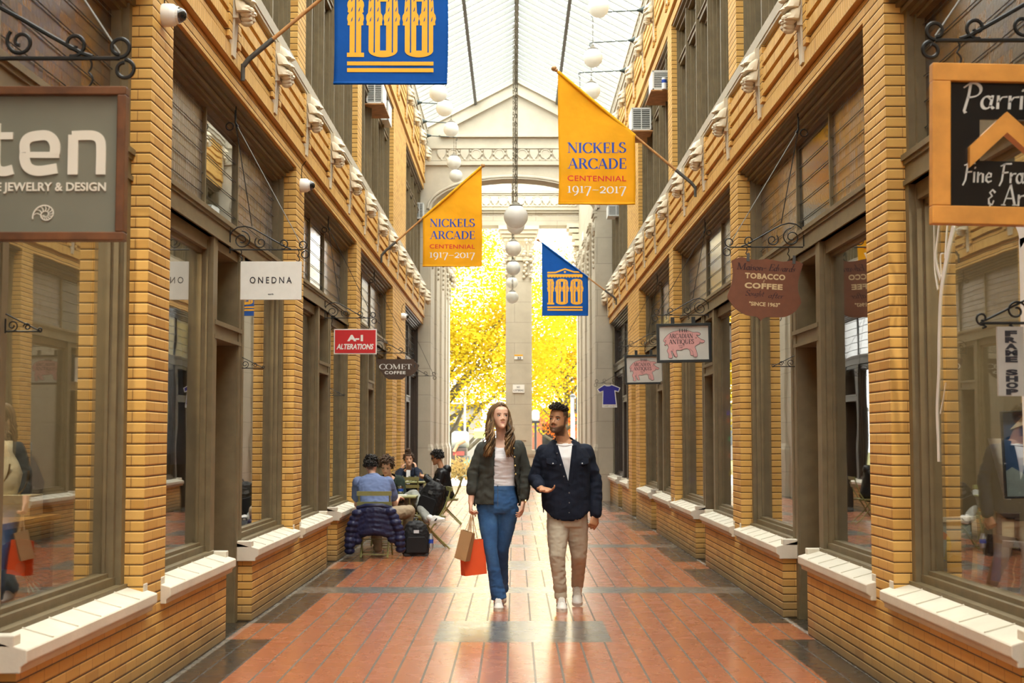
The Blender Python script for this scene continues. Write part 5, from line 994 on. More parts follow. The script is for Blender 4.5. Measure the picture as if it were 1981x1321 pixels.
bust(p.x - .02, p.y, 1.20, .85, M_BUST, 'cream necklace bust on the block in the left window'); q = inw(38, 960, XL_ - .7); bust(q.x, q.y, 1.09, 1.15, M_BUSTD, 'charcoal necklace bust with a gold chain in the left window')
p = inw(40, 1080, XL_ - .42); m = MB()
for k in range(36): a0, a1 = 2 * PI * k / 36, 2 * PI * (k + .9) / 36; m.loft([[(p.x + .03 * math.cos(a0), p.y, .82 + .03 * math.sin(a0)), (p.x + .15 * math.cos(a0), p.y + .02, .82 + .15 * math.sin(a0)), (p.x + .15 * math.cos(a1), p.y - .02, .82 + .15 * math.sin(a1)), (p.x + .03 * math.cos(a1), p.y, .82 + .03 * math.sin(a1))], [(v[0], v[1] + .012, v[2]) for v in [(p.x + .03 * math.cos(a0), p.y, .82 + .03 * math.sin(a0)), (p.x + .15 * math.cos(a0), p.y + .02, .82 + .15 * math.sin(a0)), (p.x + .15 * math.cos(a1), p.y - .02, .82 + .15 * math.sin(a1)), (p.x + .03 * math.cos(a1), p.y, .82 + .03 * math.sin(a1))]]])
m.box(p.x - .05, p.x + .05, p.y - .03, p.y + .03, .66, .675); tag(m.build('fan_ornament', mOR, None), 'orange pleated fan ornament standing in the left window', 'ornament')
p = inw(12, 1120, XL_ - .32); m = MB(); m.ball((p.x, p.y, .76), .10, 18); tag(m.build('stone_ornament', simple('blue_grey_stone', (.12, .15, .17), .5, var=.3), None, smooth='all'), 'round blue-grey stone low in the left window', 'ornament')
# garment, bag and cards in other windows
p = inw(334, 720, XL_ - .38); g = thing('hanging_garment', 'pale blue garment hanging in the window behind the first left pillar', 'garment', (p.x, p.y, 1.3)); m = MB(); rows = []
for k in range(12): t_ = k / 11; w_ = .06 + .10 * t_; rows.append([(p.x + (w_ + .015 * math.sin(5 * a)) * math.cos(a) * .6, p.y + (w_ + .015 * math.sin(5 * a)) * math.sin(a), 2.45 - 1.15 * t_) for a in [2 * PI * q_ / 20 for q_ in range(20)]])
m.loft(rows); m.build('cloth_body', simple('pale_blue_cloth', (.20, .25, .36), .8, var=.15), g, smooth='all'); m = MB(); m.tube([(p.x, p.y, 2.44), (p.x, p.y, 4.0)], .003, 5); m.build('hanger_wire', M_IRON, g)
p = inw(482, 1020, XL_ - .30); m = MB(); m.loft([[(p.x + a * math.cos(t_), p.y + a * .7 * math.sin(t_), .66 + h_) for t_ in [2 * PI * k / 12 for k in range(12)]] for a, h_ in ((.07, 0), (.085, .08), (.08, .2), (.06, .27), (.02, .29))]); tag(m.build('black_bag', M_BUSTD, None, smooth='all'), 'black bag standing in the window beside the second left pillar', 'bag')
p = inw(1666, 1035, XR_ + .32); bd = Board((p.x - .06, p.y, .665), math.radians(14)); m = MB(); bd.rect(m, 0, .105, 0, .26, -.004, .004); root = tag(m.build('display_card', mGRN, None), 'yellow-green card leaning in the window behind the first right pillar', 'card')
# coloured star lights in the pig shop windows
STAR = [(1343, 749, 'orange'), (1342, 779, 'violet'), (1343, 812, 'yellow'), (1343, 840, 'orange'), (1352, 869, 'green'), (1350, 897, 'orange'), (1341, 928, 'violet'), (1407, 768, 'orange'), (1408, 799, 'violet'), (1408, 814, 'orange'), (1410, 849, 'green'), (1410, 882, 'red'), (1412, 916, 'yellow')]
SCOL = {'orange': (.9, .16, .02), 'violet': (.10, .02, .8), 'yellow': (.8, .5, .03), 'green': (.02, .6, .28), 'red': (.6, .06, .02)}
SM = {}
for k, c_ in SCOL.items():
    mm, tt, bb = newmat('star_light_' + k, c_, .3); bb.inputs['Emission Color'].default_value = c_ + (1,); bb.inputs['Emission Strength'].default_value = .35; SM[k] = mm
cnt = {}
for i, (px, py, k) in enumerate(STAR):
    c0 = inw(px, py, XR_ + .235); m = MB(); pts = [(.03 if j % 2 == 0 else .013, 2 * PI * j / 10 + .3) for j in range(10)]
    m.loft([[(c0.x - .012, c0.y + r_ * math.cos(a) * 1.3, c0.z + r_ * math.sin(a)) for r_, a in pts], [(c0.x + .012, c0.y + r_ * math.cos(a) * 1.3, c0.z + r_ * math.sin(a)) for r_, a in pts]])
    side = 'left' if px < 1380 else 'right'; key = (k, side); cnt[key] = cnt.get(key, 0) + 1; od = ['topmost', 'next lower', 'lowest'][min(2, cnt[key] - 1)]
    tag(m.build('star_light', SM[k], None), '%s %s star light in the %s pane of the pig shop' % (od, k, 'farther' if px < 1380 else 'nearer'), 'light', 'coloured star lights in the pig shop window')
for xs in (STAR[:7], STAR[7:]):
    m = MB(); m.tube([inw(px, py, XR_ + .25) for px, py, k in xs], .003, 5); tag(m.build('light_string', M_RIDGE, None), 'thin wire of star lights in the %s pig shop pane' % ('farther' if xs[0][0] < 1380 else 'nearer'), 'wire')
# ------------------------------------------------------------------ street furniture outside
M_POST = simple('white_post', (.30, .31, .29), .5, var=.05); M_TRAF = simple('utility_green', (.10, .19, .15), .6, var=.3, scale=14)
p = at_z(1108, 862, 0); Yp = 50.0; x = at_y(1108, 800, Yp).x
r = thing('signal_post', 'white signal post standing by the right stone pier outside', 'post', (x, Yp, 0)); m = MB(); m.tube([(x, Yp, 0), (x, Yp, at_y(1108, 768, Yp).z)], .075, 12); m.build('post', M_POST, r); m = MB(); zt = at_y(1115, 784, Yp).z; m.box(x + .1, x + .32, Yp - .12, Yp + .12, zt - .28, zt + .28); m.box(x, x + .12, Yp - .03, Yp + .03, zt - .2, zt - .15); m.build('signal_head', M_BLKF, r); m = MB(); m.lathe([(.10, 0), (.10, .06), (.03, .12)], (x, Yp, at_y(1108, 768, Yp).z), 12); m.build('post_cap', M_RIDGE, r)
Yp = 54.0; x = at_y(1036, 800, Yp).x; r = thing('street_lamp', 'dark street lamp with a pale head seen right of the column', 'lamp post', (x, Yp, 0)); zt = at_y(1036, 808, Yp).z
m = MB(); m.tube([(x, Yp, 0), (x, Yp, zt - .2)], .045, 10); m.build('pole', M_IRON, r); m = MB(); m.box(x - .16, x + .16, Yp - .12, Yp + .12, zt - .2, zt - .12); m.build('bracket', M_IRON, r); m = MB(); m.lathe([(.10, 0), (.15, .10), (.15, .34), (.08, .42)], (x, Yp, zt - .12), 14); m.build('lamp_head', M_POST, r)
Yp = 52.0; a = at_y(917, 847, Yp); c_ = at_y(939, 829, Yp); r = thing('street_sign', 'white and green street sign behind the woman', 'sign', ((a.x + c_.x) / 2, Yp, 0)); m = MB(); m.box(a.x, c_.x, Yp, Yp + .03, a.z, c_.z); m.build('panel', M_POST, r); m = MB(); m.box(a.x, c_.x, Yp - .01, Yp, a.z, a.z + .24); m.build('green_band', mGRN, r); m = MB(); m.tube([(c_.x - .08, Yp + .05, 0), (c_.x - .08, Yp + .05, a.z + .2)], .03, 8); m.build('post', M_IRON, r)
Yp = 53.0; a = at_y(897, 905, Yp); c_ = at_y(909, 882, Yp); m = MB(); m.box(a.x, c_.x, Yp, Yp + .3, 0.3, c_.z); m.box(a.x + .02, c_.x - .02, Yp + .02, Yp + .28, 0, .3); r = thing('utility_box', 'green utility box on the pavement outside', 'box', ((a.x + c_.x) / 2, Yp, 0)); m.build('cabinet', M_TRAF, r); m = MB(); m.box(a.x + .01, c_.x - .01, Yp - .01, Yp, c_.z - .12, c_.z); m.build('lid', M_RIDGE, r)
M_FARB_ = simple('faded_red_paint', (.22, .03, .02), .6, var=.1)
# parked works vehicle beyond the street
Yp = 58.0; a = at_y(876, 905, Yp); c_ = at_y(903, 868, Yp); r = thing('works_trailer', 'dark works trailer with a white drum parked across the street', 'trailer', ((a.x + c_.x) / 2, Yp, 0))
m = MB(); m.box(a.x - .1, c_.x, Yp, Yp + 1.2, .45, 1.05); m.build('body', M_DARKW, r, bevel=.03); m = MB(); m.box(a.x, c_.x - .1, Yp - .02, Yp, .75, .92); m.build('red_panel', M_FARB_, r); m = MB(); m.lathe([(.28, -.35), (.36, -.25), (.36, .25), (.28, .35)], (c_.x - .28, Yp + .5, 1.38), 16, axis='x'); m.build('white_drum', M_POST, r, smooth=True)
for xx in (a.x + .1, c_.x - .2): m = MB(); m.lathe([(.12, -.08), (.26, -.08), (.26, .08), (.12, .08)], (xx, Yp + .1, .28), 16, axis='y'); m.build('wheel', M_BLKF, r)
m = MB(); m.tube([(a.x + .05, Yp - .05, .9), (a.x + .2, Yp - .05, 1.2), (a.x + .5, Yp - .05, 1.35)], .07, 8); m.build('orange_hose', simple('tan_hose', (.30, .17, .09), .6, var=.1), r); m = MB(); m.tube([(c_.x - .1, Yp + .6, 1.0), (c_.x - .1, Yp + .6, 3.2)], .05, 8); m.build('mast', M_POST, r)
M_FAR = simple('far_building_wall', (.21, .20, .19), .8, var=.12, scale=.4); M_FARB = simple('far_red_wall', (.25, .09, .05), .8, var=.12, scale=.5)
for x0, x1, y, h_, mt, lab in ((-16, -2.2, 92, 3.4, M_FAR, 'grey low building far behind the yellow trees'), (1.2, 14, 96, 3.2, M_FARB, 'red brick low building far behind the orange tree')):
    r = thing('far_building', lab, 'building', ((x0 + x1) / 2, y, 0)); m = MB(); m.box(x0, x1, y, y + 6, 0, h_); m.build('wall', mt, r); m = MB(); m.box(x0 - .2, x1 + .2, y - .2, y + 6, h_, h_ + .25); m.build('roof', M_RIDGE, r)
    for k in range(5): xx = x0 + (x1 - x0) * (k + .5) / 5; m = MB(); m.box(xx - .6, xx + .6, y - .03, y, 1.0, 2.4); m.build('window', M_DOME, r)
def shrub(px, py, Y, w, h_, mt, lab, seed):
    x = at_y(px, py, Y).x; rn = random.Random(seed); vs, fs = [], []
    for i in range(900):
        a = rn.uniform(0, 2 * PI); q = rn.random() ** .5; z = h_ * rn.random() * (1.05 - q * .6); p_ = Vector((x + w * q * math.cos(a), Y + w * .6 * q * math.sin(a), z)); u = Vector((rn.uniform(-1, 1), rn.uniform(-1, 1), rn.uniform(.1, 1))).normalized(); w2 = u.orthogonal().normalized(); s = rn.uniform(.04, .09); o = len(vs)
        vs += [p_, p_ + (u + w2 * .4) * s, p_ + u * s * 2.2, p_ + (u - w2 * .4) * s]; fs.append((o, o + 1, o + 2, o + 3))
    r = thing('street_shrub', lab, 'shrub', (x, Y, 0), 'low shrubs by the street'); m = MB(); m.add(vs, fs); m.build('foliage', mt, r); m = MB()
    for k in range(6): m.tube([(x, Y, 0), (x + w * .5 * math.cos(k), Y + w * .3 * math.sin(k), h_ * .7)], .015, 5)
    m.build('stems', M_BARK, r)
M_DRY = leaf_mat('dry_grass_leaves', [(.20, .15, .05), (.34, .22, .08), (.26, .22, .07)])
shrub(890, 920, 49.5, .75, .85, M_DRY, 'dry brownish shrub by the left loggia pier', 21); shrub(1048, 900, 52, .7, .9, M_LO, 'low reddish shrub right of the stone column', 22); shrub(1075, 905, 55, .8, 1.0, M_DRY, 'dull green shrub behind the man', 23)
# ------------------------------------------------------------------ people: toolkit
def grow(name, mat, mb, parent, voxel=.005, smooth=5, post=None, solid=0., dec=0):
    """weld overlapping lofts into one continuous surface, relax it, let post() shape/colour it"""
    me = bpy.data.meshes.new('x'); me.from_pydata([tuple(v) for v in mb.v], [], mb.f)
    bm = bmesh.new(); bm.from_mesh(me); bmesh.ops.recalc_face_normals(bm, faces=bm.faces); bm.to_mesh(me); bm.free()
    o = bpy.data.objects.new('x', me); C.objects.link(o)
    r = o.modifiers.new('r', 'REMESH'); r.mode = 'VOXEL'; r.voxel_size = voxel
    if smooth: s = o.modifiers.new('s', 'SMOOTH'); s.factor = .5; s.iterations = smooth
    dg = bpy.context.evaluated_depsgraph_get(); m2 = bpy.data.meshes.new_from_object(o.evaluated_get(dg)); bpy.data.objects.remove(o); bpy.data.meshes.remove(me)
    m2.materials.clear()
    for m in (mat if isinstance(mat, (list, tuple)) else [mat]): m2.materials.append(m)
    if post: post(m2)
    org = Vector((0, 0, 0)); q = parent
    while q is not None: org += q.location; q = q.parent
    m2.transform(Matrix.Translation(-org)); m2.name = name
    for p in m2.polygons: p.use_smooth = True
    ob = bpy.data.objects.new(name, m2); C.objects.link(ob); ob.parent = parent
    if solid: md = ob.modifiers.new('t', 'SOLIDIFY'); md.thickness = solid; md.offset = 1
    return ob
def cutfaces(me, test):
    bm = bmesh.new(); bm.from_mesh(me); bmesh.ops.delete(bm, geom=[f for f in bm.faces if test(f.calc_center_median(), f.normal)], context='FACES'); bm.to_mesh(me); bm.free()
def snap(me, fn):
    for v in me.vertices:
        q = fn(v.co)
        if q is not None: v.co = q
def folds(amp=.004, sc=(14, 14, 9), seed=0., extra=None):
    def f(me):
        no = [v.normal.copy() for v in me.vertices]
        for v, n in zip(me.vertices, no):
            p = Vector((v.co.x * sc[0] + seed, v.co.y * sc[1], v.co.z * sc[2])); d = noise.noise(p) + .5 * noise.noise(p * 2.3)
            a = amp * (extra(v.co) if extra else 1); v.co += n * a * (1 - 2 * abs(d))
    return f
def sring(c, right, fwd, rx, rf, rb, n=28, p=2.4):
    r = []
    for k in range(n):
        a = 2 * PI * k / n; ca, sa = math.cos(a), math.sin(a); x = abs(ca) ** (2 / p) * (1 if ca >= 0 else -1); y = abs(sa) ** (2 / p) * (1 if sa >= 0 else -1)
        r.append(c + right * rx * x + fwd * (rf if y >= 0 else rb) * y)
    return r
def torso(mb, Pv, Nk, r0, r1, prof, p=2.4, bend=0.):
    """prof rows: t along pelvis->neck, half width, front depth, back depth"""
    ax = Nk - Pv; rings = []
    for t_, w, df, db in prof:
        r = r0.lerp(r1, max(0, min(1, t_))).normalized(); f = r.cross(ax).normalized(); c = Pv + ax * t_ - f * bend * math.sin(PI * max(0, min(1, t_))); rings.append(sring(c, r, f, w, df, db, p=p))
    mb.loft(rings); return mb
def limb(mb, pts, rad, n=14, sub=3):
    """tapering round limb with ball ends through the joints"""
    P = [Vector(p) for p in pts]; mb.ball(P[0], rad[0], 14); mb.ball(P[-1], rad[-1], 14)
    for i in range(len(P) - 1): mb.tube([P[i].lerp(P[i + 1], k / sub) for k in range(sub + 1)], [rad[i] + (rad[i + 1] - rad[i]) * k / sub for k in range(sub + 1)], n); mb.ball(P[i], rad[i], 14)
    return mb
def hand(mb, w, d, pn, side, curl=(.35, .4, .45, .5), sc=1., spread=.08, thumb=.6, tcurl=.3):
    """w wrist, d direction towards the knuckles, pn palm normal, side +1/-1: which edge the thumb leaves"""
    d = Vector(d).normalized(); pn = Vector(pn); pn = (pn - d * pn.dot(d)).normalized(); lat = d.cross(pn) * side; s = sc
    mb.loft([sring(w + d * t_ * s, lat, pn, a * s, b_ * s, b_ * s, 14, 2.6) for t_, a, b_ in ((-.03, .026, .020), (.0, .027, .018), (.03, .036, .016), (.06, .041, .0145), (.085, .040, .012), (.092, .036, .008))])
    for i, (off, L, rr) in enumerate(((.030, .072, .0088), (.010, .082, .0090), (-.010, .076, .0086), (-.029, .060, .0076))):
        b0 = w + (d * .082 + lat * off * 1.06) * s; dv = (d + lat * off / .03 * spread).normalized(); pts = [b0 - dv * .015 * s, b0]; c = curl[i]; dd = dv.copy()
        for f, k in ((.45, 1.0), (.30, 1.25), (.25, .8)):
            R = Matrix.Rotation(c * k, 3, dd.cross(pn).normalized()) if c else Matrix.Identity(3); dd = (R @ dd).normalized(); pts.append(pts[-1] + dd * L * f * s)
        mb.tube(pts, [rr * s, rr * s, rr * .95 * s, rr * .88 * s, rr * .72 * s], 8); mb.ball(pts[-1], rr * .72 * s, 8)
    b0 = w + (d * .022 + lat * .026) * s; t1 = b0 + (d * .030 + lat * .030 * (thumb + .4) + pn * .014) * s; t2 = t1 + (d * .032 + lat * .012 * thumb + pn * .012 * (1 + tcurl)) * s; t3 = t2 + (d * .024 - lat * .004 + pn * .006 * (1 + tcurl)) * s
    mb.tube([b0, t1, t2, t3], [.014 * s, .012 * s, .0098 * s, .0078 * s], 8); mb.ball(t3, .0078 * s, 8); return mb
def face_frame(c, yaw=0., pitch=0., roll=0.):
    """local x = image right, y = away from the camera, z = up; positive yaw turns the face to image right"""
    R = Matrix.Rotation(yaw, 3, 'Z') @ Matrix.Rotation(pitch, 3, 'X') @ Matrix.Rotation(roll, 3, 'Y'); c = Vector(c)
    return (lambda x, y, z: c + R @ Vector((x, y, z))), (lambda p: R.transposed() @ (p - c)), R
HEADP = [(-.114, .016, .078, -.048), (-.108, .028, .087, -.03), (-.095, .040, .091, -.005), (-.078, .050, .091, .02), (-.055, .0615, .090, .055), (-.030, .068, .0895, .075), (.0, .0715, .0865, .088), (.03, .0725, .088, .097), (.058, .0725, .084, .098), (.082, .063, .068, .084), (.100, .044, .042, .06), (.110, .02, .015, .03)]
def head(mb, F, s=1., jaw=1., nose=1.):
    rings = []
    for z, w, f, b_ in HEADP:
        j = jaw if z < -.05 else 1.; cy = (b_ - f) / 2; ry = (b_ + f) / 2
        rings.append([F(*(Vector((w * j * (abs(math.cos(a)) ** .85) * (1 if math.cos(a) >= 0 else -1), cy + ry * math.sin(a), z)) * s)) for a in [2 * PI * k / 28 for k in range(28)]])
    mb.loft(rings); q = lambda x, y, z: F(x * s, y * s, z * s)
    mb.loft([[q(x + w * math.cos(a), y + w * .9 * math.sin(a), z) for a in [2 * PI * k / 10 for k in range(10)]] for x, y, z, w in ((0, -.080, .022, .007), (0, -.087, .004, .0075), (0, -.094 * nose, -.014, .009), (0, -.100 * nose, -.028, .0115), (0, -.096 * nose, -.035, .0095), (0, -.086, -.040, .007))])
    for sx in (-1, 1):
        mb.ball(q(sx * .0125, -.092, -.034), .0085 * s, 10); mb.ball(q(sx * .030, -.076, .020), .015 * s, 12, sc=(1.3, .8, .55)); mb.ball(q(sx * .0715, .014, -.008), .026 * s, 12, sc=(.32, .62, 1.1))
    mb.ball(q(0, -.080, -.098), .020 * s, 12); mb.ball(q(0, -.0850, -.0570), .0070 * s, 10, sc=(2.5, .8, .7)); mb.ball(q(0, -.0840, -.0660), .0078 * s, 10, sc=(2.2, .8, .75))
def skin_mat(name, col, lip, hair):
    m, t, b = newmat(name, col, .5, 0, .4); o, xyz = t.obj(); c = t.ramp(t.noise(o, 8, 4), [(.3, [v * .95 for v in col]), (.7, [min(1, v * 1.05) for v in col])])
    def att(n): q = t.n.new('ShaderNodeAttribute'); q.attribute_name = n; return q.outputs['Fac']
    c = t.mix(t.m('MULTIPLY', att('lips'), .85), c, lip); h = att('stubble'); g = t.noise(o, 420, 2); hm = t.m('MULTIPLY', h, t.m('ADD', .62, t.m('MULTIPLY', g, .55)), clamp=True); c = t.mix(hm, c, hair)
    t.l.new(c, b.inputs['Base Color']); b.inputs['Subsurface Weight'].default_value = .1; b.inputs['Subsurface Radius'].default_value = (.02, .008, .004); t.l.new(t.bump(t.m('MULTIPLY', g, h), .5, .002), b.inputs['Normal']); return m
M_SKIN_F = skin_mat('fair_skin', (.68, .41, .29), (.44, .135, .115), (.06, .035, .02)); M_SKIN_M = skin_mat('olive_brown_skin', (.44, .225, .12), (.37, .13, .095), (.035, .02, .013))
M_EYE = simple('eye_white', (.55, .53, .50), .25, var=0); M_IRIS = simple('dark_iris', (.018, .012, .010), .15, var=0); M_BROWH = simple('dark_hair', (.020, .013, .009), .7, var=.2, spec=.25); M_BEARD = simple('trimmed_beard', (.060, .033, .020), .7, var=.35, scale=60)
def face_parts(parent, F, s=1., brow=M_BROWH, gaze=(0., 0.), lash=.0016, browr=.0026):
    q = lambda x, y, z: F(x * s, y * s, z * s)
    for sx in (-1, 1):
        ex = sx * .031; m = MB(); m.loft([[q(ex + w * math.cos(a), -.0775 - d_ - .0 * abs(math.cos(a)), .0015 + h_ * math.sin(a)) for a in [2 * PI * k / 14 for k in range(14)]] for w, h_, d_ in ((.0150, .0072, -.004), (.0135, .0062, .0015), (.009, .0042, .0036), (.001, .0005, .0042))])
        e = m.build('eye', M_EYE, parent, smooth='all'); m = MB(); ix, iz = ex + gaze[0], .002 + gaze[1]
        m.loft([[q(ix + r_ * math.cos(a), -.0775 - d_, iz + r_ * .98 * math.sin(a)) for a in [2 * PI * k / 12 for k in range(12)]] for r_, d_ in ((.0062, .0), (.0062, .0036), (.0038, .0050), (.0003, .0052))]); m.build('iris', M_IRIS, e, smooth='all')
        m = MB(); m.tube([q(ex + .0145 * math.cos(a), -.0785 - .003 * math.sin(a), .002 + .0068 * math.sin(a)) for a in [PI * k / 8 for k in range(9)]], lash, 5); m.build('eyelash', brow, parent)
        m = MB(); m.tube([q(ex + sx * u, -.0865 + .010 * max(0, u / .02) ** 2, .0195 + v) for u, v in ((-.018, .0012), (-.008, .0040), (.004, .0055), (.013, .0042), (.021, -.0015))], [browr * .9, browr * 1.15, browr * 1.1, browr * .8, browr * .4], 6); m.build('eyebrow', brow, parent)
def skin_post(inv, R, s=1., lips=True, beard=None, scalp=False):
    def f(me):
        for v in me.vertices:
            p = inv(v.co) / s
            if abs(p.x) < .09 and -.13 < p.z < .12 and -.13 < p.y < .0:
                k = sum(math.exp(-((p.x - sx * .031) / .015) ** 2 - ((p.z - .001) / .009) ** 2) for sx in (-1, 1)); k2 = math.exp(-(p.x / .02) ** 2 - ((p.z + .0612) / .0022) ** 2)
                if k > .02 or k2 > .02: v.co += R @ Vector((0, .0055 * k + .0025 * k2, 0)) * s
        la = me.attributes.new('lips', 'FLOAT', 'POINT'); ha = me.attributes.new('stubble', 'FLOAT', 'POINT'); sm = lambda e, w: max(0., min(1., .5 + e / w))
        for i, v in enumerate(me.vertices):
            p = inv(v.co) / s; ax = abs(p.x); L = H_ = 0.
            if ax < .10 and -.17 < p.z < .13 and -.14 < p.y < .12:
                if lips and p.y < -.06: L = min(sm(.0085 * (1 - (ax / .0235) ** 2) - abs(p.z + .0612), .004), sm(.0225 - ax, .004))
                if beard and p.z > -.138 and p.y < .025:
                    H_ = max(sm(-.062 + .62 * max(0, ax - .036) - p.z, .016), min(sm(.030 - ax, .008), sm(.0065 - abs(p.z + .0465), .005), sm(-.07 - p.y, .01)), min(sm(ax - .056, .012), sm(.030 - p.z, .02), sm(-.002 - p.y + .0, .01), sm(p.y + .030, .012)))
                    H_ = min(H_, sm(.014 - p.y, .02)) * (.9 - .5 * (1 if ax < .008 and -.056 < p.z < -.042 else 0)); H_ *= 1 - L
                if scalp: H_ = max(H_, sm(p.z - .078, .012), min(sm(p.y + .044, .014), sm(p.z - .030, .02), sm(ax - .035, .012)), min(sm(p.y + .006, .014), sm(p.z + .010, .02)), min(sm(p.y - .045, .02), sm(p.z + .07, .02)))
            la.data[i].value = L; ha.data[i].value = H_
    return f
def shoe(parent, ank, heel, toe, name='shoe', mats=None, h=.085, w=.046, top=None):
    """low sneaker: rubber sole, upper with a toe cap, laces and a dark side mark"""
    heel, toe = Vector(heel), Vector(toe); d = toe - heel; L = d.length; d.normalize(); up = Vector((0, 0, 1)); lat = d.cross(up).normalized(); up = lat.cross(d).normalized()
    root = None; R = lambda t_, x, z: heel + d * (t_ * L) + lat * x + up * z
    shape = ((0, .55), (.03, .74), (.12, .86), (.3, .84), (.5, .88), (.7, 1.0), (.85, .92), (.95, .62), (1.0, .25))
    ul = MB(); ul.loft([[R(t_, w * k * math.cos(a) * .97, max(.018, .018 + hh * max(0, math.sin(a)))) for a in [2 * PI * q / 20 for q in range(20)]] for (t_, k), hh in zip(shape, (.05, h, h, h, h * .82, h * .58, h * .44, h * .34, .015))])
    A = Vector(ank); ul.tube([R(.20, 0, h * .55), Vector(ank) * .5 + R(.18, 0, h + .03) * .5, Vector(ank) + Vector((0, 0, .02))], [.044, .043, .040], 14)
    u = ul.build(name, mats[0], parent, smooth='all')
    so = MB(); so.loft([[R(t_, w * k * x_, z_) for t_, k in shape for x_ in (1,)] + [R(t_, -w * k * x_, z_) for t_, k in reversed(shape) for x_ in (1,)] for x_, z_ in ((1.0, 0), (1.05, .010), (1.04, .028), (.98, .03))]); so.build('sole', mats[1], u, smooth=True)
    lc = MB()
    for k in range(5):
        t_ = .36 + k * .075; z_ = .018 + h * (1.0 - max(0, t_ - .3) * 1.05); lc.tube([R(t_, -.026, z_ - .010), R(t_ + .01, -.012, z_ + .004), R(t_ + .012, .012, z_ + .004), R(t_, .026, z_ - .010)], .0042, 5)
    lc.build('laces', mats[2], u)
    mk = MB()
    for sd in (-1, 1): mk.loft([[R(.34, sd * w * .80, .030), R(.48, sd * w * .88, .028), R(.60, sd * w * .86, .055), R(.52, sd * w * .74, .062)], [R(.34, sd * w * .90, .030), R(.48, sd * w * .95, .028), R(.60, sd * w * .93, .055), R(.52, sd * w * .86, .062)]])
    mk.build('side_mark', mats[3], u); return u
def cloth(name, col, rough=.85, rib=None, var=.12, bump=.25, bscale=160, sheen=.0):
    m, t, b = newmat(name, col, rough, 0, .2); o, xyz = t.obj(); c = t.ramp(t.noise(o, 7, 4), [(.3, [v * (1 - var) for v in col]), (.7, [min(1, v * (1 + var)) for v in col])]); hgt = t.noise(o, bscale, 2)
    if rib:
        ax, pitch, dark = rib; f = t.m('FRACT', t.m('DIVIDE', xyz[ax], pitch)); l = t.m('LESS_THAN', f, .3); c = t.mix(t.m('MULTIPLY', l, dark), c, [v * .55 for v in col]); hgt = t.m('ADD', hgt, t.m('MULTIPLY', l, -1.5))
    t.l.new(c, b.inputs['Base Color']); t.l.new(t.bump(hgt, bump, .003), b.inputs['Normal']); b.inputs['Sheen Weight'].default_value = sheen; return m
M_WTOP = cloth('white_striped_knit', (.74, .73, .76), rib=(2, .0135, .45)); M_CARD = cloth('charcoal_knit', (.046, .048, .041), rib=(0, .012, .35), bump=.4); M_TEE = cloth('white_cotton', (.78, .78, .79)); M_NAVY = cloth('midnight_corduroy', (.0085, .012, .024), rib=(0, .006, .35), bump=.4, var=.3)
M_CHINO = cloth('stone_chino', (.41, .36, .28), var=.06); M_SNK = simple('white_leather', (.68, .66, .62), .45, var=.05); M_SOLE = simple('off_white_rubber', (.55, .52, .45), .7, var=.05); M_GOLD = simple('gold_button', (.75, .52, .2), .3, 1., var=0)
def denim_mat():
    m, t, b = newmat('mid_blue_denim', (.05, .12, .27), .85, 0, .2); o, xyz = t.obj(); p, P, N = t.pos(); f = t.noise(o, 4.5, 4, .6); c = t.ramp(f, [(.3, (.022, .07, .185)), (.55, (.045, .125, .29)), (.75, (.10, .215, .41))]); c = t.mix(t.m('MULTIPLY', t.noise(o, 220, 2), .35), c, (.016, .045, .12)); t.l.new(c, b.inputs['Base Color']); t.l.new(t.bump(t.noise(o, 300, 2), .3, .002), b.inputs['Normal']); return m
M_DENIM = denim_mat()
X3, Z3, BK = Vector((1, 0, 0)), Vector((0, 0, 1)), Vector((0, 1, 0))
SMATS = [M_SNK, M_SOLE, M_WHITE, M_INK]
# ------------------------------------------------------------------ the walking woman
YW = 12.62; J = at_y
def person(label, base, group=None): return thing('person', label, 'person', base, group)
wo = person('long-haired woman walking in charcoal cardigan and jeans, looking aside and carrying bags', (J(966, 900, YW).x, YW, 0))
hc = J(967.5, 806, YW - .02); F, inv, R = face_frame(hc, math.radians(16), math.radians(-5), math.radians(1)); s = .98
neck = J(971, 847, YW + .03); pel = J(962, 972, YW + .03); shL, shR = J(934, 868, YW + .03), J(1002, 865, YW + .03)
elL, wrL = J(916.5, 912, YW + .03), J(911, 972, YW - .03); elR, wrR = J(1016, 912, YW + .05), J(1012, 970, YW + .01)
hpL, hpR = J(943, 985, YW + .02), J(983, 985, YW + .04); knL, anL = J(949, 1062, YW - .05), J(965, 1150, YW - .02); knR, anR = J(972, 1060, YW + .10), J(969, 1132, YW + .42)
b = MB(); head(b, F, s, .93, .97); nb = F(0, .012 * s, -.06 * s)
b.tube([nb, nb.lerp(neck, .5), neck + Vector((0, .0, -.03))], [.047, .045, .055], 16)
torso(b, pel, neck, X3, X3, [(-.12, .15, .09, .10), (0, .165, .10, .11), (.18, .145, .095, .095), (.36, .125, .088, .085), (.55, .140, .105, .09), (.70, .152, .120, .095), (.82, .155, .095, .09), (.90, .14, .07, .075), (.96, .09, .055, .06), (1.0, .05, .048, .05)])
for a_, e_, w_ in ((shL, elL, wrL), (shR, elR, wrR)): limb(b, [a_, e_, w_], [.045, .036, .025])
hand(b, wrL, (wrL - elL).normalized() + Vector((.05, -.1, 0)), (1, .15, 0), -1, (.95, 1.0, 1.05, 1.1), .98, .03, .5, 1.2)
hand(b, wrR, (wrR - elR).normalized() + Vector((-.05, -.1, 0)), (-1, .25, 0), 1, (.30, .38, .45, .5), .98, .07, .5, .4)
for h_, k_, a_ in ((hpL, knL, anL), (hpR, knR, anR)): limb(b, [h_, k_, a_], [.08, .042, .027])
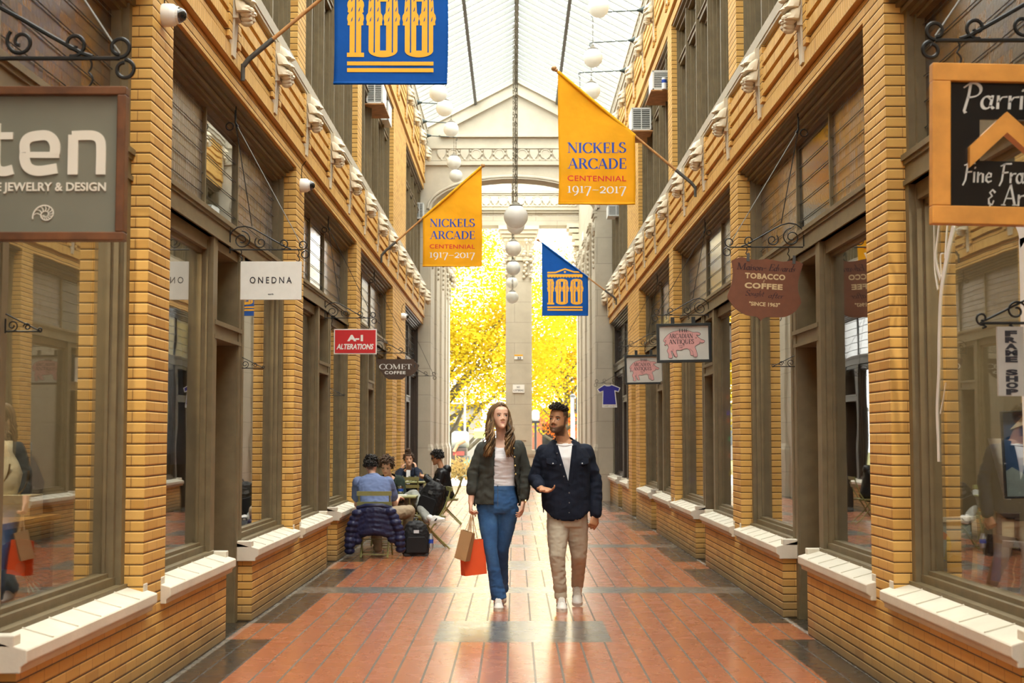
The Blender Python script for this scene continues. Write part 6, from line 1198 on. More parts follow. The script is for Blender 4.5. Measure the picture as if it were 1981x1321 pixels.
body = grow('body', M_SKIN_F, b, wo, .0042, 4, skin_post(inv, R, s)); face_parts(wo, F, s, simple('brown_brow', (.06, .035, .02), .6, var=0), (.003, .0015), .0017, .0022)
m = MB()
for sx in (-1, 1): m.ball(F(sx * .073, .0, -.045), .006, 8)
m.build('earring', M_GOLD, wo)
# white top
t_ = MB(); torso(t_, pel, neck, X3, X3, [(.12, .160, .108, .105), (.24, .150, .106, .103), (.36, .138, .102, .095), (.55, .152, .120, .10), (.68, .160, .134, .104), (.78, .158, .118, .10), (.86, .125, .10, .09)])
ZN = lambda c: J(0, 866, YW).z + .35 * max(0, abs(c.x - neck.x) - .03)
def wtop(me): snap(me, lambda c: Vector((c.x, c.y, ZN(c))) if abs(c.z - ZN(c)) < .0045 and c.y < YW else None); cutfaces(me, lambda c, n: c.z > J(0, 866, YW).z - .0 + .35 * max(0, abs(c.x - neck.x) - .03) or c.z < J(0, 938, YW).z - .02 or n.z < -.95); folds(.004, (5, 8, 26))(me)
grow('white_top', M_WTOP, t_, wo, .006, 4, wtop)
# cardigan
c_ = MB(); torso(c_, pel, neck, X3, X3, [(-.03, .200, .140, .15), (.06, .198, .142, .15), (.2, .188, .138, .135), (.4, .172, .136, .125), (.6, .176, .146, .125), (.75, .180, .148, .125), (.85, .172, .12, .115), (.93, .120, .09, .09), (1.01, .066, .066, .072)])
for a_, e_, w_, k in ((shL, elL, wrL, .62), (shR, elR, wrR, .84)): limb(c_, [a_, e_, e_.lerp(w_, k)], [.055, .047, .038], 16)
zl, zr = J(0, 948, YW).z, J(0, 962, YW).z
def edgeL(z): return J(957 if z > 1.25 else 955.5, 900, YW).x
def edgeR(z): return J(990 + 5 * max(0, min(1, (1.5 - z) / .3)), 900, YW).x
ztop = J(0, 856, YW).z
def cardp(me):
    def cut(c, n):
        if c.y < YW + .03 and edgeL(c.z) + max(0, (c.z - 1.40)) * .1 < c.x < edgeR(c.z) - max(0, c.z - 1.40) * .1 + .035 * max(0, min(1, (1.14 - c.z) / .16)): return True
        if abs(c.x - neck.x) < .085 and c.z > neck.z - .005: return True
        if abs(c.x - pel.x) < .19 and c.z < (zl if c.x < J(960, 900, YW).x else zr) and n.z < -.3: return True
        return False
    
    def sn(c):
        if c.y < YW + .03 and c.z < 1.44:
            for e in (edgeL(c.z) + max(0, (c.z - 1.40)) * .1, edgeR(c.z) - max(0, c.z - 1.40) * .1 + .035 * max(0, min(1, (1.14 - c.z) / .16))):
                if abs(c.x - e) < .0062: return Vector((e, c.y, c.z))
        zz = zl if c.x < J(960, 900, YW).x else zr
        if abs(c.z - zz) < .006 and abs(c.x - pel.x) < .19: return Vector((c.x, c.y, zz))
    snap(me, sn); cutfaces(me, cut); folds(.0055, (9, 9, 10), 3.1, lambda c: 1.6 if c.z < 1.25 else .8)(me)
card = grow('cardigan', M_CARD, c_, wo, .0075, 4, cardp, .008)
m = MB(); pts = [Vector((edgeR(z) - .004, YW - .135 + .02 * max(0, z - 1.3) * 4, z)) for z in [1.42 - .045 * k for k in range(10)]]
bt = MB()
for k in range(4): z = 1.40 - k * .075; bt.ball((edgeR(z) + .012, YW - .128 + (.03 if z > 1.36 else 0), z), .008, 10, sc=(1, .5, 1))
bt.build('gold_buttons', M_GOLD, card, smooth='all')
for e_, w_, k in ((elL, wrL, .62), (elR, wrR, .84)):
    m = MB(); q = e_.lerp(w_, k); d = (w_ - e_).normalized(); m.tube([q - d * .055, q - d * .05, q + d * .004, q + d * .006], [.041, .044, .042, .030], 18); m.build('cuff', M_CARD, card, smooth=True)
# jeans: high waist, flared below the knee
def trouser(hl, kl, al, flare, rad): return [(hl, rad[0]), (hl.lerp(kl, .5), rad[1]), (kl, rad[2]), (kl.lerp(al, .5), rad[3]), (al, flare)]
j = MB(); torso(j, pel, neck, X3, X3, [(-.16, .155, .10, .115), (-.08, .180, .112, .125), (.02, .180, .114, .122), (.14, .158, .108, .105), (.255, .146, .108, .10)])
for hl, kl, al in ((hpL, knL, anL), (hpR, knR, anR)):
    q = trouser(hl + Vector((0, 0, -.01)), kl, al + Vector((0, 0, -.035)), .068, (.094, .080, .058, .055)); j.tube([a_ for a_, _ in q], [r_ for _, r_ in q], 18); j.ball(q[0][0], .094, 14)
def jp(me): folds(.0038, (10, 10, 16), 1.7, lambda c: 1.3 if c.z < .35 or .85 < c.z < 1.0 else .55)(me)
je = grow('jeans', M_DENIM, j, wo, .0075, 4, jp)
m = MB(); zt = (pel + (neck - pel) * .235); m.loft([sring(pel + (neck - pel) * t2, X3, -BK, .151, .112, .104) for t2 in (.20, .262)], cap=False); m.build('waistband', M_DENIM, je, smooth=True)
m = MB(); m.tube([pel + Vector((.006, -.118 + .0 * k, .13 - .04 * k)) for k in range(5)], .0022, 5); m.ball(pel + Vector((.005, -.114, .150)), .007, 10); m.build('fly_and_button', simple('denim_seam', (.09, .10, .13), .7, var=0), je)
shoe(wo, anL, J(966, 1163, YW - .02) * 1 - Vector((0, 0, 0)) if False else Vector((J(964, 1160, YW).x, YW + .02, 0)), Vector((J(965.5, 1170, YW).x, YW - .25, 0)), 'sneaker', SMATS, .08, .045)
shoe(wo, anR, Vector((anR.x, YW + .50, .10)), Vector((anR.x + .01, YW + .28, .0)), 'sneaker', SMATS, .08, .045)
m = MB(); q = wrR + (elR - wrR).normalized() * .004; d = (wrR - elR).normalized(); m.tube([q - d * .007, q + d * .007], [.029, .029], 16); wt = m.build('watch', simple('watch_strap', (.20, .12, .06), .5, var=.1), wo, smooth=True); m = MB(); m.lathe([(.014, -.003), (.014, .006), (0, .006)], q + Vector((.020, -.022, 0)), 14, axis='x'); m.build('watch_face', M_GOLD, wt)
# long wavy hair
M_H1 = cloth('brown_hair', (.135, .078, .036), .5, var=.25, bump=.1); M_H2 = cloth('honey_hair', (.27, .165, .075), .42, var=.2, bump=.1); M_H3 = cloth('dark_roots', (.055, .032, .017), .45, var=.2, bump=.1)
rn = random.Random(8); h = MB()
rings = []
for i in range(9):
    ph = PI * .66 * i / 8 + .04; rr = []
    for k in range(26):
        a = 2 * PI * k / 26; p = Vector((.082 * math.sin(ph) * math.cos(a), .024 + (.098 if math.sin(a) > 0 else .100) * math.sin(ph) * math.sin(a), .022 + .105 * math.cos(ph)))
        if i >= 4 and p.y < -.012: p = Vector((p.x * .96, max(p.y, -.012), p.z))
        rr.append(F(*(p * s)))
    rings.append(rr)
h.loft(rings, 0, cap=False)
for side in (-1, 1):
    for i in range(175):
        u = rn.random(); front = i % 2 == 0
        y0 = -.070 + (.05 if front else .16) * u; sx = side * rn.uniform(.002, .014); out = rn.uniform(.074, .090) if not front else rn.uniform(.078, .088); yb = (-.022 + .05 * u) if front else (.02 + .085 * u)
        end_z = -rn.uniform(.27, .37) if i % 5 else -rn.uniform(.17, .26); xe = side * (rn.uniform(.055, .125) if side > 0 else rn.uniform(.055, .14)); ye = (-.115 if front else .075) + rn.uniform(-.025, .025); ph = rn.uniform(-.7, .7) + (1.2 if side > 0 else 0); am = rn.uniform(.012, .02)
        P = []
        for k in range(23):
            t2 = k / 22
            if t2 < .3: q = t2 / .3; a = q * PI / 2; z1 = .128 - .55 * max(0, -y0 - .025); x = sx + (side * out - sx) * math.sin(a) ** (1.5 if front else 1.15); z = z1 - z1 * (1 - math.cos(a)); y = y0 + (yb - y0) * q
            else: q = (t2 - .3) / .7; x = side * out + (xe - side * out) * q + am * math.sin(ph + q * 11) * q ** .7; z = (end_z) * q; y = yb + (ye - yb) * min(1, q * 1.15) + .012 * math.cos(ph + q * 11) * q
            P.append(Vector((hc.x, hc.y, hc.z)) + (R if t2 < .42 else Matrix.Rotation(math.radians(16 * max(0, 1 - (t2 - .42) * 2.2)), 3, 'Z')) @ Vector((x, y, z)) * s)
        rr = rn.uniform(.0042, .0068); h.tube(P, [rr * (.55 + 1.0 * min(1, k / 7)) * (1 if k < 16 else (23 - k) / 7 + .1) for k in range(23)], 6, (1 if rn.random() < .5 else 0) if rn.random() < .8 else 2)
h.build('hair', [M_H1, M_H2, M_H3], wo, smooth='all')
# ------------------------------------------------------------------ the walking man
hp = wrL + Vector((.01, -.035, -.105))
YM = 12.57
mn = person('bearded man walking in navy overshirt and beige trousers, one palm open', (J(1096, 900, YM).x, YM, 0))
hc = J(1080.5, 811.5, YM - .03); F, inv, R = face_frame(hc, math.radians(-27), math.radians(-1), math.radians(4)); s = 1.03
neck = J(1091, 850, YM + .03); pel = J(1097, 990, YM + .03); shL, shR = J(1054, 876, YM + .02), J(1131, 874, YM + .04)
elL, wrL = J(1036, 926, YM + .05), J(1047, 945, YM - .17); elR, wrR = J(1151, 932, YM + .06), J(1152, 996, YM - .0)
hpL, hpR = J(1080, 1008, YM + .02), J(1115, 1008, YM + .04); knL, anL = J(1078, 1075, YM - .08), J(1085, 1152, YM - .03); knR, anR = J(1120, 1074, YM + .08), J(1117, 1136, YM + .38)
b = MB(); head(b, F, s, 1.06, 1.05); nb = F(0, .012 * s, -.06 * s)
b.tube([nb, nb.lerp(neck, .5), neck + Vector((0, 0, -.04))], [.058, .057, .066], 16)
torso(b, pel, neck, X3, X3, [(-.10, .15, .09, .10), (0, .16, .10, .11), (.25, .15, .10, .10), (.5, .165, .11, .10), (.72, .185, .122, .11), (.85, .18, .10, .10), (.93, .13, .075, .08), (1.0, .062, .058, .06)])
limb(b, [shL, elL, wrL], [.055, .044, .029]); limb(b, [shR, elR, wrR], [.055, .044, .029])
hand(b, wrL, Vector((.62, -.55, -.16)), Vector((.10, -.45, .9)), 1, (.26, .32, .40, .48), 1.06, .20, 1.0, .1)
hand(b, wrR, Vector((-.25, -.25, -.9)), Vector((-.55, .8, .1)), 1, (.75, .85, .95, 1.0), 1.04, .03, .6, .8)
for h_, k_, a_ in ((hpL, knL, anL), (hpR, knR, anR)): limb(b, [h_, k_, a_], [.08, .044, .028])
grow('body', M_SKIN_M, b, mn, .0037, 4, skin_post(inv, R, s, True, True, True)); face_parts(mn, F, s, M_BROWH, (-.003, .001), .0018, .0036)
m = MB(); m.tube([neck + Vector((.066 * math.cos(a), -.012 + .066 * math.sin(a), -.012 - .028 * max(0, -math.sin(a)))) for a in [2 * PI * k / 28 for k in range(28)]], .0028, 6, closed=True); m.build('necklace', simple('silver_chain', (.7, .68, .62), .3, 1., var=0), mn)
t_ = MB(); torso(t_, pel, neck, X3, X3, [(.1, .175, .115, .115), (.35, .172, .118, .11), (.6, .182, .13, .115), (.76, .196, .138, .118), (.86, .19, .118, .11), (.94, .135, .09, .09), (.99, .085, .076, .08)])
def teep(me): cutfaces(me, lambda c, n: c.z > neck.z - .030 - .24 * max(0, neck.y - c.y) and (Vector((c.x, c.y)) - Vector((neck.x, neck.y - .01))).length < .104); folds(.004, (7, 8, 9))(me)
tee = grow('white_tee', M_TEE, t_, mn, .007, 4, teep)
m = MB(); m.tube([neck + Vector((.088 * math.cos(a), -.010 + .094 * math.sin(a), -.030 - .022 * max(0, -math.sin(a)))) for a in [2 * PI * k / 32 for k in range(32)]], .0095, 8, closed=True); m.build('neckband', M_TEE, tee, smooth='all')
c_ = MB(); torso(c_, pel, neck, X3, X3, [(-.115, .190, .135, .14), (-.03, .200, .142, .145), (.15, .205, .146, .14), (.4, .208, .148, .135), (.6, .214, .154, .136), (.74, .222, .158, .136), (.84, .204, .132, .124), (.92, .142, .10, .10), (1.0, .086, .080, .084)])
limb(c_, [shL, elL, elL.lerp(wrL, .80)], [.066, .053, .042], 16); limb(c_, [shR, elR, elR.lerp(wrR, .93)], [.066, .054, .044], 16)
zv = J(0, 939, YM).z
def vL(z): q = max(0, (z - zv) / (neck.z - zv)); return J(1099, 900, YM).x - .118 * q
def vR(z): q = max(0, (z - zv) / (neck.z - zv)); return J(1099, 900, YM).x + .047 * q
zh = J(0, 1004, YM).z
def shirtp(me):
    def cut(c, n):
        if c.y < YM - .02 and c.z > zv and vL(c.z) < c.x < vR(c.z): return True
        if c.z > neck.z - .012 and (Vector((c.x, c.y)) - Vector((neck.x, neck.y - .01))).length < .10: return True
        return abs(c.x - pel.x) < .2 and c.z < zh + .10 * (abs(c.x - pel.x) / .2) ** 3 + (.0 if c.x < 9 else 0) and True
    def sn(c):
        if c.y < YM - .02 and c.z > zv - .01 and c.z < neck.z:
            for e in (vL(c.z), vR(c.z)):
                if abs(c.x - e) < .006: return Vector((e, c.y, c.z))
        zz = zh + .10 * (abs(c.x - pel.x) / .2) ** 3
        if abs(c.z - zz) < .006 and abs(c.x - pel.x) < .2: return Vector((c.x, c.y, zz))
    snap(me, sn); cutfaces(me, cut); folds(.006, (8, 8, 9), 6.2, lambda c: 1.5 if abs(c.x - pel.x) > .2 else .9)(me)
sh_ = grow('overshirt', M_NAVY, c_, mn, .0075, 4, shirtp, .008)
# collar, placket, pocket flaps, buttons
for sx, e in ((-1, vL), (1, vR)):
    m = MB(); nx = neck.x; pts = []
    for k in range(11):
        q = k / 10; a = PI * .5 - sx * PI * .74 * q; cx, cy = nx + .084 * math.cos(a), neck.y - .006 + .088 * math.sin(a); low = max(0, (q - .45) / .55)
        zt = neck.z + .034 - .052 * q; zb = neck.z - .016 - .092 * low ** 1.4; o = .030 + .012 * low
        pts.append((Vector((cx, cy, zt)), Vector((cx + o * math.cos(a) + sx * .012 * low, cy + o * math.sin(a) - .022 * low, zb))))
    m.loft([[a_, b_, b_ + Vector((0, -.006, -.004)), a_ + Vector((0, -.004, .004))] for a_, b_ in pts]); m.build('collar', M_NAVY, sh_, smooth=True)
    m = MB(); rows = []
    for k in range(9):
        z = zv + (neck.z - .05 - zv) * k / 8; x = e(z); y = YM + .03 - .150 + .022 * (abs(x - neck.x) / .12) ** 2 - .010 * math.sin(PI * k / 8); xi = x - sx * .009; rows.append([(xi, y + .004, z), (x + sx * .030, y + .003, z), (x + sx * .030, y - .008, z), (xi, y - .007, z)])
    m.loft(rows); m.build('placket', M_NAVY, sh_)
bt = MB()
for k in range(3): z = neck.z - .12 - k * .10; bt.ball((vL(z) - .018, YM - .135 + .03 * k * -.35, z), .0075, 10, sc=(1, .5, 1))
for k in range(3): bt.ball((J(1100, 900, YM).x, YM - .128 + .004 * k, zv - .06 - k * .085), .0075, 10, sc=(1, .5, 1))
bt.build('buttons', simple('horn_button', (.10, .10, .11), .3, var=0), sh_)
for px, sx in ((1069, -1), (1125, 1)):
    zc = J(px, 893, YM); zz = zc.z; m = MB(); w_ = .058; yf = YM + .03 - .186 + .035 * (1 if sx > 0 else .6)
    m.loft([[(zc.x - w_, yf + .012, zz + .03), (zc.x + w_, yf + .012, zz + .03), (zc.x + w_, yf + .004, zz - .012), (zc.x, yf - .002, zz - .030), (zc.x - w_, yf + .004, zz - .012)], [(zc.x - w_, yf + .03, zz + .03), (zc.x + w_, yf + .03, zz + .03), (zc.x + w_, yf + .03, zz - .012), (zc.x, yf + .03, zz - .030), (zc.x - w_, yf + .03, zz - .012)]])
    m.build('pocket_flap', M_NAVY, sh_, bevel=.003); m = MB(); m.ball((zc.x, yf - .004, zz - .014), .0075, 10); m.build('button', simple('steel_stud', (.35, .37, .4), .3, .6, var=0), sh_)
for e_, w_, k, r_ in ((elL, wrL, .80, .050), (elR, wrR, .93, .050)):
    m = MB(); q = e_.lerp(w_, k); d = (w_ - e_).normalized(); m.tube([q - d * .06, q - d * .055, q + d * .003, q + d * .006], [r_ * .94, r_, r_ * .96, r_ * .75], 18); m.build('cuff', M_NAVY, sh_, smooth=True)
j = MB(); torso(j, pel, neck, X3, X3, [(-.20, .155, .11, .12), (-.08, .178, .115, .13), (.05, .178, .115, .12), (.12, .17, .11, .115)])
for hl, kl, al, fl in ((hpL, knL, anL + Vector((0, 0, -.012)), .052), (hpR, knR, anR + Vector((0, 0, .02)), .052)):
    q = trouser(hl, kl, al, fl, (.104, .090, .069, .058)); j.tube([a_ for a_, _ in q], [r_ for _, r_ in q], 18); j.ball(q[0][0], .10, 14); j.ball(q[2][0], q[2][1], 14)
def chp(me): folds(.0048, (9, 9, 17), 4.4, lambda c: 1.35 if c.z < .40 else .8)(me)
ch = grow('trousers', M_CHINO, j, mn, .0075, 4, chp)
for al, fl, pv in ((anL + Vector((0, 0, -.012)), .055, knL), (anR + Vector((0, 0, .02)), .055, knR)):
    m = MB(); d = (al - pv).normalized(); m.tube([al - d * .045, al - d * .04, al + d * .006, al + d * .008], [fl * .95, fl, fl, fl * .8], 18); m.build('turned_cuff', M_CHINO, ch, smooth=True)
shoe(mn, anL, Vector((anL.x + .003, YM + .03, 0)), Vector((J(1086, 1170, YM).x, YM - .25, 0)), 'sneaker', SMATS, .10, .049)
shoe(mn, anR, Vector((anR.x, YM + .42, .07)), Vector((J(1116.5, 1160, YM + .2).x, YM + .15, 0.0)), 'sneaker', SMATS, .10, .049)
h = MB(); rn = random.Random(12)
for i in range(260):
    a = rn.uniform(0, 2 * PI); q = rn.random() ** .5; x, y = .070 * q * math.cos(a), -.008 + .088 * q * math.sin(a); z = .066 + .042 * math.sqrt(max(0, 1 - q * q)) + rn.uniform(-.004, .008) + (.010 if y < -.03 else 0)
    if y > .03: z -= .35 * (y - .03)
    d = Vector((rn.uniform(-.6, .6), rn.uniform(-1, -.1), rn.uniform(-.1, .7))).normalized(); u = d.orthogonal(); P = []
    for k in range(7): t2 = k / 6; P.append(F(*((Vector((x, y + .012, z)) + d * .036 * t2 + u * .010 * math.sin(t2 * 5 + a)) * s)))
    h.tube(P, [.006, .0078, .0085, .008, .0065, .005, .003], 6)
h.build('hair', M_BROWH, mn, smooth='all')
# ------------------------------------------------------------------ shopping bags in her hand
M_KRAFT = simple('kraft_paper', (.40, .235, .105), .7, var=.08, scale=5); M_ORNG = simple('orange_red_paper', (.70, .085, .018), .55, var=.06, scale=5)
def paper_bag(label, c, w, d, h_, yaw, tilt, mat, cord, gap):
    r = thing('shopping_bag', label, 'bag', c, 'paper bags in the woman\'s hand'); Rm = Matrix.Rotation(yaw, 3, 'Z') @ Matrix.Rotation(tilt, 3, 'Y'); T = lambda x, y, z: Vector(c) + Rm @ Vector((x, y, z)); m = MB(); t2 = .003
    for x0, x1, y0, y1 in ((-w / 2, w / 2, -d / 2, -d / 2 + t2), (-w / 2, w / 2, d / 2 - t2, d / 2)): m.loft([[T(x0, y0, 0), T(x1, y0, 0), T(x1, y1, 0), T(x0, y1, 0)], [T(x0, y0 * gap, h_), T(x1, y0 * gap, h_), T(x1, y1 * gap, h_), T(x0, y1 * gap, h_)]])
    for x0, sx in ((-w / 2, 1), (w / 2, -1)):
        m.loft([[T(x0, -d / 2, 0), T(x0, d / 2, 0), T(x0 + sx * t2, d / 2, 0), T(x0 + sx * t2, -d / 2, 0)], [T(x0 + sx * .0, -d / 2 * .8, h_ * .5), T(x0, d / 2 * .8, h_ * .5), T(x0 + sx * t2, d / 2 * .8, h_ * .5), T(x0 + sx * t2, -d / 2 * .8, h_ * .5)], [T(x0, -d / 2 * gap, h_), T(x0, d / 2 * gap, h_), T(x0 + sx * t2, d / 2 * gap, h_), T(x0 + sx * t2, -d / 2 * gap, h_)]])
    m.loft([[T(-w / 2, -d / 2, 0), T(w / 2, -d / 2, 0), T(w / 2, d / 2, 0), T(-w / 2, d / 2, 0)], [T(-w / 2, -d / 2, .004), T(w / 2, -d / 2, .004), T(w / 2, d / 2, .004), T(-w / 2, d / 2, .004)]]); m.build('paper_body', mat, r)
    m = MB()
    m.loft([[T(-w / 2, -d / 2 - .0008, 0), T(0, -d / 2 - .0008, h_ * .17), T(w / 2, -d / 2 - .0008, 0)], [T(-w / 2, -d / 2 - .002, 0), T(0, -d / 2 - .002, h_ * .17), T(w / 2, -d / 2 - .002, 0)]]); m.build('base_fold', mat, r)
    for y in (-1, 1):
        m = MB(); a_, b_ = T(-w * .22, y * d / 2 * gap, h_ - .03), T(w * .22, y * d / 2 * gap, h_ - .03); m.tube([a_, a_.lerp(hp, .6), hp + Vector((-.008, 0, .006)), hp + Vector((.008, 0, .006)), b_.lerp(hp, .6), b_], .003, 6); m.build('handle', cord, r)
o1 = at_y(917, 1111, YW - .06); paper_bag('larger orange-red paper shopping bag held lowest', o1, .205, .10, .30, math.radians(24), math.radians(-4), M_ORNG, M_KRAFT, .8)
o2 = at_y(894, 1082, YW - .16); paper_bag('smaller kraft paper bag tilted in front of the orange one', o2, .120, .075, .25, math.radians(-30), math.radians(14), M_KRAFT, M_KRAFT, .6)
# ------------------------------------------------------------------ cafe tables, chairs and the seated group
M_OLIVE = simple('olive_green_metal', (.235, .235, .085), .45, var=.08); M_ZIP = simple('dark_zip', (.02, .02, .02), .5, var=0)
def frame3(c, yaw): R = Matrix.Rotation(yaw, 3, 'Z'); c = Vector(c); return lambda x, y, z: c + R @ Vector((x, y, z))
def bar(m, T, pts, w=.012, t=.005):
    P = [Vector(p) for p in pts]; m.tube([T(*p) for p in P], [max(w, t)] * len(P), 4)
def bistro_chair(c, yaw, label):
    """folding cafe chair, local front is -y"""
    T = frame3(c, yaw); r = thing('cafe_chair', label, 'chair', c, 'folding green cafe chairs')
    for sx in (-1, 1):
        m = MB(); bar(m, T, [(sx * .19, .26, .83), (sx * .19, .235, .72), (sx * .19, .175, .56), (sx * .19, .09, .42), (sx * .19, -.06, .20), (sx * .19, -.20, .012)], .011); m.build('leg', M_OLIVE, r)
        m = MB(); bar(m, T, [(sx * .165, -.16, .43), (sx * .165, .02, .24), (sx * .165, .25, .012)], .011); m.build('leg', M_OLIVE, r)
    s = MB()
    for k in range(7):
        y = -.19 + k * .056; s.loft([[T(-.20, y, .438), T(.20, y, .438), T(.20, y + .044, .438), T(-.20, y + .044, .438)], [T(-.20, y, .452), T(.20, y, .452), T(.20, y + .044, .452), T(-.20, y + .044, .452)]])
    for sx in (-1, 1): s.loft([[T(sx * .176 - .006, -.19, .42), T(sx * .176 + .006, -.19, .42), T(sx * .176 + .006, .19, .42), T(sx * .176 - .006, .19, .42)], [T(sx * .176 - .006, -.19, .44), T(sx * .176 + .006, -.19, .44), T(sx * .176 + .006, .19, .44), T(sx * .176 - .006, .19, .44)]])
    s.build('seat', M_OLIVE, r)
    for z, y in ((.775, .252), (.645, .212)):
        m = MB(); m.loft([[T(-.215, y + .008, z), T(.215, y + .008, z), T(.215, y + .022, z), T(-.215, y + .022, z)], [T(-.215, y + .014, z + .055), T(.215, y + .014, z + .055), T(.215, y + .028, z + .055), T(-.215, y + .028, z + .055)]]); m.build('back_slat', M_OLIVE, r)
    m = MB(); 
    for p in ((-.20, .05), (.25, .05), (-.06, .22)): m.tube([T(-.19, p[0] * .85, p[1]), T(.19, p[0] * .85, p[1])], .006, 6)
    m.build('stretcher', M_OLIVE, r); return r
def bistro_table(c, yaw, label, w=.29):
    T = frame3(c, yaw); r = thing('cafe_table', label, 'table', c, 'folding green cafe tables'); m = MB(); m.loft([[T(*p, .70) for p in ((-w, -w), (w, -w), (w, w), (-w, w))], [T(*p, .725) for p in ((-w, -w), (w, -w), (w, w), (-w, w))]]); m.build('table_top', M_OLIVE, r, bevel=.006)
    for sx in (-1, 1):
        m = MB(); bar(m, T, [(sx * .22, -.24, .012), (sx * .22, .22, .70)], .011); m.build('leg', M_OLIVE, r); m = MB(); bar(m, T, [(sx * .20, .24, .012), (sx * .20, -.22, .70)], .011); m.build('leg', M_OLIVE, r)
    m = MB(); m.tube([T(-.22, -.2, .05), T(.22, -.2, .05)], .006, 6); m.tube([T(-.2, .2, .05), T(.2, .2, .05)], .006, 6); m.build('stretcher', M_OLIVE, r); return r
def sitter(label, base, hc, fa, right, pel, neck, arms, legs, shirt, pants, skin, hw=.20, hand_kw=({}, {}), s=1., hair=None, beard=None, sleeve=.95, shoes=(0, 0), hood=False, brow=M_BROWH, smat=None, neckr=.05, lean=0.):
    """arms = [(shoulder, elbow, wrist, hand dir, palm normal, thumb side)], legs = [(hip, knee, ankle, toe)]"""
    p = person(label, base); F, inv, R = face_frame(hc, *fa); b = MB(); head(b, F, s); nb = F(0, .012 * s, -.06 * s); up = (neck - pel).normalized()
    b.tube([nb, nb.lerp(neck, .5), neck - up * .04], [neckr * .96, neckr * .95, neckr * 1.1], 14)
    torso(b, pel, neck, right, right, [(-.12, .14, .10, .10), (.2, .13, .09, .09), (.55, .14, .10, .09), (.8, .15, .09, .09), (.92, .11, .07, .07), (1.0, .05, .05, .05)])
    for i, (a_, e_, w_, d_, n_, sd) in enumerate(arms): limb(b, [a_, e_, w_], [.045, .036, .026]); hand(b, w_, d_, n_, sd, **hand_kw[i])
    for h_, k_, a_, t_ in legs: limb(b, [h_, k_, a_], [.08, .05, .036])
    grow('body', skin, b, p, .006, 3, skin_post(inv, R, s, True, beard, True)); face_parts(p, F, s, brow)
    c = MB(); k = hw / .20
    torso(c, pel, neck, right, right, [(-.10, .185 * k, .135, .145), (.05, .185 * k, .14, .145), (.3, .178 * k, .135, .13), (.6, .192 * k, .14, .125), (.78, .195 * k, .135, .125), (.88, .165 * k, .11, .11), (.96, .10 * k, .08, .08), (1.02, .07, .065, .065)], bend=lean)
    for a_, e_, w_, d_, n_, sd in arms:
        if sleeve > .6: limb(c, [a_, e_, e_.lerp(w_, sleeve)], [.072, .060, .042], 14)
        else: limb(c, [a_, a_.lerp(e_, sleeve * 1.45)], [.076, .070], 14)
    def cp(me): cutfaces(me, lambda q, n: (q - neck).dot(up) > -.002 and (q - neck - up * (q - neck).dot(up)).length < .085); folds(.006, (9, 9, 10), base[0] * 7 % 5)(me)
    top = grow('shirt' if sleeve < .6 else 'jacket' if hood else 'sweater', shirt, c, p, .009, 3, cp, .006)
    if hood:
        m = MB(); f = right.cross(up).normalized(); o = neck - f * .07 - up * .035; m.loft([[o + right * rx * math.cos(a) + up * (ry * math.sin(a)) - f * dd for a in [2 * PI * q / 14 for q in range(14)]] for rx, ry, dd in ((.10, .06, -.05), (.13, .085, .0), (.12, .075, .055), (.06, .04, .085))]); m.build('hood', shirt, top, smooth='all')
    j = MB(); dn = (legs[0][1] - legs[0][0]).normalized()
    j.ball(pel + Vector((0, 0, -.02)), .155, 16, sc=(1.1, 1.1, .75))
    for h_, k_, a_, t_ in legs: limb(j, [h_, k_, a_], [.105, .078, .052], 16)
    grow('trousers', pants, j, p, .009, 3, folds(.006, (9, 9, 12), 2.2))
    for i, (h_, k_, a_, t_) in enumerate(legs):
        d = (Vector(t_) - Vector(a_)); d.z = min(d.z, 0) if abs(d.z) < .12 else d.z; hl = Vector(a_) - Vector((0, 0, .085)) if abs(t_.z - (a_.z - .085)) < .05 else Vector(a_) + (Vector(a_) - Vector(k_)).normalized() * .085
        if hl.z < .01: hl.z = .0
        shoe(p, a_, hl, t_, 'sneaker', smat or SMATS, .085, .044)
    if hair: hair(p, F, R, inv, s)
    return p
def short_hair(mat, n=230, lift=.0, seed=1, L=.04, side=True):
    def f(p, F, R, inv, s):
        rn = random.Random(seed); h = MB()
        for i in range(int(n * 1.5)):
            a = rn.uniform(0, 2 * PI); ph = math.acos(rn.uniform(-.32, 1)); x, y, z = .076 * math.sin(ph) * math.cos(a), .018 + .095 * math.sin(ph) * math.sin(a), .024 + (.094 + lift) * math.cos(ph)
            if y < -.045 and z < .075: continue
            if abs(x) > .05 and y < -.01 and z < .03: continue
            if not side and z < .03 and y < .03: continue
            d = Vector((rn.uniform(-.7, .7), rn.uniform(-.8, .3), rn.uniform(-.7, .2) - (.4 if z < .05 else 0))).normalized(); u = d.orthogonal(); q = rn.uniform(0, 6)
            h.tube([F(*((Vector((x, y, z)) + d * L * k / 5 + u * .007 * math.sin(k + q)) * s)) for k in range(6)], [.008, .0105, .011, .010, .008, .004], 6)
        h.build('hair', mat, p, smooth='all')
    return f
def bun_hair(mat):
    def f(p, F, R, inv, s):
        short_hair(mat, 260, .004, 5, .045)(p, F, R, inv, s); m = MB(); rn = random.Random(2); c = Vector((0, .03, .150))
        m.ball(F(*(c * s)), .040 * s, 14)
        for i in range(40):
            a, e = rn.uniform(0, 6.28), rn.uniform(-1.2, 1.4); q = Vector((math.cos(a) * math.cos(e), math.sin(a) * math.cos(e), math.sin(e))) * .040; d = q.orthogonal().normalized(); m.tube([F(*((c + (q + d * (k - 2) * .012).normalized() * .044) * s)) for k in range(5)], [.005, .009, .010, .009, .004], 6)
        m.build('hair_bun', mat, p, smooth='all')
    return f
